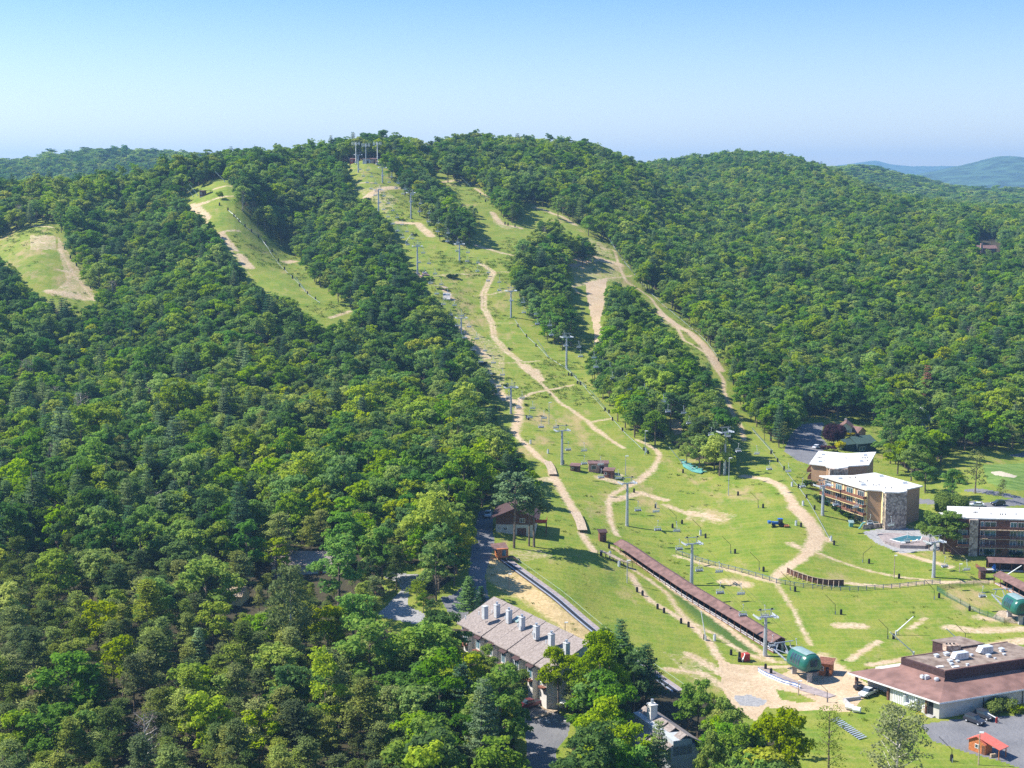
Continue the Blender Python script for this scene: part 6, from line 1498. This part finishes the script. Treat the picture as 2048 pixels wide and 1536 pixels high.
def boardwalk(label, px, w, h, n=6, legs=True):
    W = poly_pts(px, n); o = thing('bike_ramp', label, 'bike ramp', W[0]); m = MB()
    for p, q in zip(W[:-1], W[1:]):
        d = V2(q.x-p.x, q.y-p.y).normalized(); nn = Vector((-d.y, d.x, 0))*w/2; m.slab([p-nn+Vector((0,0,h)), q-nn+Vector((0,0,h)), q+nn+Vector((0,0,h)), p+nn+Vector((0,0,h))], .15)
    m.build('deck', K['wood'], o)
    for p in W:
        m = MB(); m.beam(p+Vector((-w*.4,0,-.3)), p+Vector((-w*.4,0,h)), .15, .15); m.beam(p+Vector((w*.4,0,-.3)), p+Vector((w*.4,0,h)), .15, .15); m.build('trestle', K['brn'], o)
boardwalk('upper plank bike ramp on the dirt road left of the sheds', [(1106,952),(1101,936),(1094,926)], 3.0, .7)
boardwalk('plank bike ramp on the dirt road above the narrow brown booth', [(1165,1066),(1160,1048),(1151,1030)], 3.0, 1.0)
boardwalk('narrow raised trestle bike ramp by the top of the covered walkway', [(1200,1111),(1222,1120),(1242,1131),(1260,1136)], 1.6, 1.6, 8)
boardwalk('small wooden jump ramp high on the slope near the rock pile', [(868,577),(885,578),(893,582)], 3, 1.6, 4)
m = MB(); g = G(893,600); o = thing('jump_landing', 'grey sloped jump landing block below the rock pile', 'jump landing', g); m.slab([g+Vector((-2,0,.4)), g+Vector((2,0,.4)), g+Vector((2,4,3.6)), g+Vector((-2,4,3.6))], .3); m.build('slope_deck', K['conc'], o); m = MB(); m.box((g.x,g.y+3.9,g.z+1.6),(3.8,.3,3.6)); m.build('support', K['wood'], o)
# rock pile
rr = random.Random(5)
for i in range(9):
    g = G(832+i*2.6+rr.random()*2, 546+rr.random()*8); me = MB(); pts = []
    import bmesh
    bm = bmesh.new(); bmesh.ops.create_icosphere(bm, subdivisions=1, radius=1.0)
    for v in bm.verts: v.co *= rr.uniform(.7, 1.25)
    md = bpy.data.meshes.new('boulder'); bm.to_mesh(md); bm.free(); md.materials.append(K['stone'] if i % 2 else K['pinkb'])
    o = bpy.data.objects.new('boulder', md); C.objects.link(o); o.location = g; o.scale = (rr.uniform(.9,2), rr.uniform(.8,1.4), rr.uniform(.7,1.3)); tag(o, 'rough boulder in the rock pile beside the upper path', 'boulder', 'boulders in the rock pile')

# ------------------------------------------------------------------ snowmaking gear
def lance(px, lean, h=4.6, arm=3.6, first=[None]):
    g = G(*px)
    if first[0] is None:
        root = bpy.data.objects.new('snow_lance', None); C.objects.link(root); tag(root, 'thin black bent snowmaking pole on the grass', 'snow lance', 'black bent snowmaking poles')
        m = MB(); m.tube([(0,0,-.3),(0,0,h*.62)], .07, 6); m.build('pole', K['black'], root)
        m = MB(); m.tube([(0,0,h*.6),(-arm*.75,.3,h*.6+arm*.75)], .06, 6); m.build('arm', K['black'], root); m = MB(); m.tube([(.15,0,0),(.15,0,.9)], .12, 6); m.build('valve', K['metal'], root); first[0] = root
    else: root = dup(first[0])
    root.location = g; root.rotation_euler = (0, 0, lean)
for px, le in [((1516,1016),0),((1461,1107),.1),((1518,1141),0),((1580,1181),0),((1670,1229),.1),((1726,1125),2.6),((1868,1199),-.2),((1775,1278),.3),((1903,1525),0),((1654,1405),.2),((1352,1048),.2),((1401,1072),0),((1605,970),2.5),((1930,1288),.2)]: lance(px, le)
def stub(px, s=1.0, light=False, fr={}):
    g = G(*px)
    if light not in fr:
        root = bpy.data.objects.new('padded_hydrant' if light else 'hydrant', None); C.objects.link(root)
        if light: tag(root, 'pale padded snowmaking hydrant standing on the slope', 'hydrant', 'pale padded hydrants on the slopes')
        else: tag(root, 'black padded snowmaking hydrant standing on the slope', 'hydrant', 'black padded hydrants on the slopes')
        m = MB(); m.tube([(0,0,-.2),(0,0,1.25)], [.36,.33], 8); m.build('padding', K['alum'] if light else K['dark'], root)
        m = MB(); m.tube([(0,0,1.2),(0,0,1.5)], .14, 6); m.tube([(-.3,0,1.35),(.3,0,1.35)], .08, 5); m.build('valve', K['metal'] if light else K['black'], root); fr[light] = root
    else: root = dup(fr[light])
    root.location = g; root.scale = (s, s, s)
HY = [(129,498),(141,517),(153,532),(181,577),(439,411),(456,421),(468,433),(478,444),(490,454),(503,464),(517,475),(531,487),(544,504),(557,523),(569,540),(585,557),(599,573),(615,588),(631,599),
 (920,372),(961,391),(971,404),(1036,654),(1053,674),(1072,693),(1281,567),(1288,574),(1296,582),(1360,637),(1382,654),(1413,683),(1435,712),(1437,722),(1137,751),(1143,752),(1155,768),(1161,770),(1210,822),(1218,826),(1225,841),(1245,862),(1288,901),(1296,908),
 (992,818),(999,822),(1053,837),(1057,840),(1127,928),(1366,946),(1268,985),(1311,1016),(1364,1048),(1218,1097),(1202,1112),(1274,1184),(1285,1191),(1315,1218),(1328,1226),(1362,1247),(1377,1254),(1462,1310),(1479,1315),(1542,1348),(1531,1339),(1409,1279),
 (1542,908),(1555,924),(1568,940),(1597,976),(1613,997),(1629,1019),(1476,991),(1526,1016),(1602,1054),(1668,1090),(1411,1076),(1470,1107),(1527,1143),(1590,1183),(1682,1229),(1738,1127),(1798,1157),(1878,1196),(1787,1278),(1903,1522),(1939,1222),(1010,449),(1030,454),(1016,451),(700,331),(1345,1056)]
for p in HY: stub(p, 1.0 if p[1] > 560 else 1.25)
for p in [(1061,888),(1096,907),(1584,973),(1606,1011),(1592,1051),(1662,1082),(1401,1070),(1429,1281),(1220,1113),(1238,1133),(1292,905),(1133,738.5)]: stub(p, 1.15, True)
def gun(base, tip, label=None, fr=[None]):
    g = G(*base); t = PY(tip[0], tip[1], g.y); d = t-Vector((g.x, g.y, g.z+.8)); root = thing('snow_gun_pole', label or 'long pale slanted snowmaking pole leaning over the slope', 'snow gun', g, 'pale slanted snowmaking poles')
    m = MB(); m.tube([g+Vector((0,0,.8)), t], [.17,.12], 6); m.build('pole', K['white'], root)
    m = MB(); m.tube([g-Vector((0,0,.2)), g+Vector((0,0,1.1))], .26, 7); m.build('base', K['alum'], root); m = MB(); m.beam(g+Vector((.5,0,-.1)), g+Vector((0,0,.8))+d*.18, .1, .1); m.build('strut', K['metal'], root)
for b_, t_ in [((1363,928),(1338,894)),((1211,820),(1181,781)),((1411,1281),(1402,1222)),((1827,1312),(1780,1264)),((1792,1270),(1827,1233)),((1924,1292),(1892,1257)),((395,392),(378,368)),((386,394),(374,378)),((449,364),(430,343)),((702,325),(695,313)),((811,487),(824,466)),
    ((940,374),(920,353)),((975,402),(958,387)),((1057,404),(1043,391)),((610,583),(590,553)),((1096,716),(1074,678)),((1152,756),(1134,736)),((1172,775),(1155,758)),((1245,521),(1217,476)),((1269,550),(1248,524)),((1544,905),(1504,856)),((2014,1155),(2043,1131)),((1385,940),(1366,925)),((368,384),(369,362))]: gun(b_, t_)
# pipes along the slopes
def pipe(label, px, n=20):
    W = poly_pts(px, n); m = MB(); m.tube([p+Vector((0,0,.25)) for p in W], .07, 5); o = m.build('snowmaking_pipe', K['metal']); tag(o, label, 'pipe')
pipe('grey pipe running down the right side of the left ski run', [(456,421),(490,454),(531,487),(569,540),(615,588),(640,606)])
pipe('grey pipe along the tree edge of the central run', [(1030,640),(1050,670),(1073,690),(1096,715),(1133,738),(1165,770),(1200,810),(1245,862),(1285,900)], 30)
pipe('grey pipe along the right edge of the bike trail', [(1217,480),(1245,520),(1280,562),(1350,630),(1410,680),(1436,715)], 26)
pipe('grey pipe beside the service track', [(1506,862),(1544,905),(1584,960),(1620,1008),(1660,1080)], 20)
# lamp posts
def lamp(px, vt, label, heads=1):
    g = G(*px); h = px_h(g, vt); o = thing('light_pole', label, 'light pole', g); m = MB(); m.tube([g-Vector((0,0,.3)), g+Vector((0,0,h))], [.16,.10], 6); m.build('pole', K['wood'] if heads == 1 else K['metal'], o)
    for k in range(heads): m = MB(); m.beam(g+Vector((-.1+k*.5,0,h)), g+Vector((.7+k*.3,-.3,h+.1)), .35, .25); m.build('lamp_head', K['plate'], o)
lamp((1098,849),805,'floodlight pole with round white lamp above the open slope',2); lamp((1251,951),912,'slim tower pole with white lamp behind the dirt path bend',2); lamp((1254,1166),1121,'double lamp pole beside the trestle bike ramp',2)
lamp((1018,1177),1148,'wooden pole without lamp on the straw bank'); lamp((1130,1282),1245,'wooden pole with white lamp at the foot of the straw bank'); lamp((1457,991),916,'tall lamp pole at the lower tip of the tree island',2); lamp((1290,910),862,'lamp pole at the tree edge above the path bend',2)
lamp((1919,1144),1128,'short thin post on the grass left of the right walkways'); lamp((1788,1157),1111,'thin vertical black pole on the grass right of the wooden wall'); lamp((1689,864),838,'utility pole in front of the pale gabled house'); lamp((1957,1530),1465,'thin black pole in front of the kiosk'); lamp((1597,1390),1362,'short lamp pole at the loading ramp')
# antenna masts at the summit
for i, (u, vt, lb) in enumerate([(712,283,'left white antenna mast with a ring of panels on the summit'),(732,286,'thin dark antenna mast in the middle on the summit'),(755,283,'right pale blue antenna mast with panels on the summit')]):
    g = G(u, 328); h = px_h(g, vt); o = thing('antenna_mast', lb, 'antenna mast', g)
    m = MB(); m.tube([g-Vector((0,0,.5)), g+Vector((0,0,h-.8))], [.34,.26], 8); m.build('mast', K['white'] if i != 1 else K['metal'], o); m = MB(); m.tube([g+Vector((-2.8,0,h-1.6)), g+Vector((2.8,0,h-1.6))], .12, 5); m.tube([g+Vector((0,-1.8,h-1.6)), g+Vector((0,1.8,h-1.6))], .12, 5); m.build('platform', K['metal'], o)
    for k in range(6): m = MB(); m.box((g.x-2.8+k*1.12, g.y+(-1 if k % 2 else .6), g.z+h-1.4), (.42,.3,2.5)); m.build('antenna_panel', K['white'], o)
# tarps along the tree edge
tp = [G(*p) for p in [(1354,926),(1364,922),(1378,932),(1395,940),(1408,945),(1402,949),(1385,944),(1366,935)]]
o = thing('teal_netting', 'crumpled teal safety netting lying along the tree edge', 'netting', tp[0]); m = MB()
for i in range(3):
    a, b_, c_, d_ = tp[i+1], tp[i+2], tp[6-i], tp[7-i] if i < 3 else tp[6]
    q = [lerp(a, b_, 0), lerp(a, b_, 1), c_, d_]; m.slab([Vector((p.x, p.y, p.z+.25+.3*((j+i) % 2))) for j, p in enumerate(q)], .2)
m.build('net', K['teal'], o)
for j in range(7): p = lerp(tp[1], tp[4], j/6); k = MB(); k.box((p.x, p.y-.3, p.z+.45), (1.9, .7+.3*(j % 2), .3+.15*(j % 3)), .5+j); k.build('bundle', K['teal'], o)
# ------------------------------------------------------------------ vehicles
def car(label, rear, front, kind, paint, cat=None, L_=4.7, zoff=0):
    a, b_ = G(*rear), G(*front); d = V2(b_.x-a.x, b_.y-a.y).normalized(); c = lerp(a, b_, .5); n = Vector((-d.y, d.x, 0)); z = max(H(c.x, c.y), c.z)+.02; W = 1.85
    root = thing({'suv': 'parked_suv', 'sedan': 'parked_car', 'pickup': 'pickup_truck', 'van': 'parked_van'}[kind], label, cat or kind.replace('sedan', 'car'), (c.x, c.y, z))
    def Q(x, y, zz): q = c+d*x+n*y; return Vector((q.x, q.y, z+zz))
    h = L_/2
    prof = {'suv': [(-h,.45),(-h,1.05),(-h+.15,1.15),(h-1.15,1.12),(h-.1,.95),(h,.45)], 'sedan': [(-h,.4),(-h,.95),(-h+.9,1.0),(h-1.2,.95),(h-.1,.75),(h,.4)],
            'pickup': [(-h,.5),(-h,1.15),(-h+1.9,1.15),(h-1.35,1.18),(h-.1,1.02),(h,.5)], 'van': [(-h,.45),(-h,1.2),(-h+.1,1.25),(h-.9,1.2),(h,1.0),(h,.45)]}[kind]
    def ext(pr, w, w2=None):
        m = MB(); k = len(pr); vs = [Q(x, -w/2, zz) for x, zz in pr]+[Q(x, w/2, zz) for x, zz in pr]
        m.add(vs, [tuple(range(k)), tuple(range(2*k-1, k-1, -1))]+[(i, i+k, (i+1) % k+k, (i+1) % k) for i in range(k)]); return m
    ext(prof, W).build('body', K[paint], root)
    cab = {'suv': [(-h+.12,1.1),(-h+.45,1.72),(h-2.0,1.75),(h-1.2,1.1)], 'sedan': [(-h+.5,.96),(-h+1.2,1.42),(h-2.0,1.45),(h-1.15,.95)], 'pickup': [(-h+2.0,1.12),(-h+2.1,1.82),(h-2.1,1.85),(h-1.35,1.15)], 'van': [(-h+.05,1.2),(-h+.2,2.0),(h-1.5,2.05),(h-.8,1.2)]}[kind]
    co = ext(cab, W*.86); co = co.build('window', K['glass'], root)
    m = MB(); top = [p for p in cab if p[1] > 1.3]; x0, x1 = top[0][0], top[1][0]; m.slab([Q(x0,-W*.44,top[0][1]+.05), Q(x1,-W*.44,top[1][1]+.05), Q(x1,W*.44,top[1][1]+.05), Q(x0,W*.44,top[0][1]+.05)], .12); m.build('roof', K[paint], root)
    if kind == 'pickup': m = MB(); m.slab([Q(-h+.12,-W*.42,1.17), Q(-h+1.85,-W*.42,1.17), Q(-h+1.85,W*.42,1.17), Q(-h+.12,W*.42,1.17)], .04); m.build('cargo_bed', K['black'], root)
    for x in (-h+.85, h-.85):
        for s in (-1, 1):
            m = MB(); m.tube([Q(x, s*W*.5-s*.22, .36), Q(x, s*W*.5+s*.02, .36)], .37, 12); wo = m.build('wheel', K['dark'], root); m = MB(); m.tube([Q(x, s*W*.5+s*.0, .36), Q(x, s*W*.5+s*.04, .36)], .2, 8); m.build('rim', K['alum'], wo)
    for s in (-1, 1):
        m = MB(); q = Q(h-.02, s*W*.36, .8); m.box((q.x, q.y, q.z), (.1,.38,.16), math.atan2(d.y, d.x)); m.build('headlight', K['plate'], root)
        m = MB(); q = Q(-h+.02, s*W*.4, .92); m.box((q.x, q.y, q.z), (.1,.25,.2), math.atan2(d.y, d.x)); m.build('taillight', K['red'], root)
    m = MB(); q = Q(h, 0, .55); m.box((q.x, q.y, q.z), (.12, W*.9, .2), math.atan2(d.y, d.x)); m.build('bumper', K['black'] if paint != 'wcar' else K['metal'], root)
    return root
car('black suv parked nearest against the lodge wall', (1932,1440), (1966,1452), 'suv', 'dcar'); car('charcoal suv parked beside the black one at the lodge wall', (1953,1430), (1984,1443), 'suv', 'dcar')
car('white pickup truck parked beside the lodge porch', (1750,1384), (1722,1397), 'pickup', 'wcar', L_=5.4); car('maroon pickup truck parked by the timber walk', (1080,1409), (1038,1420), 'pickup', 'maroon', L_=5.6)
car('silver white suv coming down the dark road by the chalet', (978,1027), (974,1040), 'suv', 'wcar'); car('white car parked in the upper lot near the purple tree', (1626,897), (1642,896), 'sedan', 'wcar')
car('dark suv on the road behind the right apartment block', (2008,1010), (1984,1011), 'suv', 'dcar'); car('white van parked at the summit beside the antenna masts', (752,330), (765,331), 'van', 'wcar')
car('white car half hidden behind the white roof of the right block', (1965,1013), (1943,1013), 'sedan', 'wcar')
g = G(1718,1379); o = thing('utility_cart', 'dark utility cart parked beyond the white pickup', 'cart', g); m = MB(); m.box((g.x,g.y,g.z+.7),(2.4,1.4,.6),.4); m.build('body', K['black'], o); m = MB(); m.box((g.x-.2,g.y,g.z+1.7),(1.4,1.3,.08),.4); m.build('canopy', K['dark'], o)
for x,y in ((-.8,-.6),(.8,-.6),(-.8,.6),(.8,.6)): m = MB(); m.tube([(g.x+x,g.y+y-.1,g.z+.3),(g.x+x,g.y+y+.1,g.z+.3)], .32, 10); m.build('wheel', K['dark'], o)
m = MB(); m.tube([(g.x-.7,g.y,g.z+1),(g.x-.7,g.y,g.z+1.7)], .05, 5); m.tube([(g.x+.4,g.y,g.z+1),(g.x+.3,g.y,g.z+1.7)], .05, 5); m.build('roof_frame', K['metal'], o)
# tractor
g = G(1557,1053); o = thing('tractor', 'blue tractor with loader and orange mower working on the slope', 'tractor', g); b0 = (g.x, g.y, g.z)
def tb(nm, mk, c, d, rz=0): m = MB(); m.box((g.x+c[0], g.y+c[1], g.z+c[2]), d, rz); return m.build(nm, K[mk], o)
tb('body', 'blue', (-1.0,0,1.15), (2.2,.9,.8)); tb('cab', 'glass', (.5,0,1.9), (1.4,1.3,1.2)); tb('cab_roof', 'blue', (.5,0,2.55), (1.6,1.5,.12)); tb('loader_bucket', 'blue', (-3.0,-.2,1.5), (.9,1.8,.7)); tb('loader_arm', 'blue', (-2.1,-.7,1.5), (1.6,.16,.2)); tb('loader_arm', 'blue', (-2.1,.7,1.5), (1.6,.16,.2)); tb('mower_deck', 'orange', (2.4,-.4,.4), (1.6,2.2,.4))
for x, r_ in ((.7,.85),(-1.6,.5)):
    for y in (-.8,.8): m = MB(); m.tube([(g.x+x,g.y+y-.2,g.z+r_),(g.x+x,g.y+y+.2,g.z+r_)], r_, 12); m.build('wheel', K['dark'], o)
# barrier arm
g = G(1993,1446); o = thing('barrier', 'red and white parking barrier arm beside the parked suvs', 'barrier', g); m = MB(); m.box((g.x,g.y,g.z+.6),(.35,.35,1.3)); m.build('post', K['red'], o); h_ = G(1965,1434); m = MB(); m.beam(g+Vector((0,0,1.1)), Vector((h_.x,h_.y,g.z+1.6)), .14, .14); m.build('arm', K['white'], o)
# stone retaining walls and stored gear near the lodge
g = G(1685,1420); o = thing('concrete_wall', 'low concrete retaining wall with white tanks left of the lodge', 'wall', g); a, b_ = G(1686,1405), G(1722,1399); m = MB(); m.slab([Vector((a.x,a.y,a.z+.9)), Vector((b_.x,b_.y,a.z+.9)), Vector((b_.x,b_.y+.4,a.z+.9)), Vector((a.x,a.y+.4,a.z+.9))], 1.6); m.build('wall', K['conc'], o); m = MB(); m.slab([Vector((a.x,a.y,a.z+1.0)), Vector((a.x+.5,a.y,a.z+1.0)), Vector((a.x+1.2,a.y-5,a.z+1.0)), Vector((a.x+.7,a.y-5,a.z+1.0))], 2); m.build('return_wall', K['conc'], o)
for i, px in enumerate([(1697,1419),(1711,1424)]): g = G(*px); o = thing('white_tank', 'white fuel tank standing beside the concrete retaining wall', 'tank', g, 'white tanks by the retaining wall'); m = MB(); m.tube([g+Vector((-.6,0,.8)), g+Vector((.9,-.9,.8))], .6, 12); m.build('vessel', K['white'], o); m = MB(); m.box((g.x,g.y,g.z+.1),(1.2,.8,.4)); m.build('cradle', K['conc'], o)
# rack of stored tubing frames
a, b_ = G(1670,1440), G(1725,1478); o = thing('ramp_frames', 'row of grey metal ramp frames on the grass below the lodge', 'metal frames', a)
for k in range(14): p = lerp(a, b_, k/13); p.z = H(p.x, p.y); m = MB(); m.beam(p+Vector((-1,-.5,.15)), p+Vector((1,.6,.35)), .35, .12); m.build('frame', K['metal'], o)
# white boulders etc. in the planting strip
for i in range(7): 
    g = G(1082+i*8+(i % 2)*3, 1438+(i % 3)*3+i*.8); bm = bmesh.new(); bmesh.ops.create_icosphere(bm, subdivisions=1, radius=.42)
    for v in bm.verts: v.co *= rr.uniform(.75, 1.2)
    md = bpy.data.meshes.new('edging_stone'); bm.to_mesh(md); bm.free(); md.materials.append(K['conc']); o = bpy.data.objects.new('edging_stone', md); C.objects.link(o); o.location = g; o.scale = (1.3,1,.7); tag(o, 'pale edging stone along the planting bed by the car park', 'stone', 'edging stones by the car park')
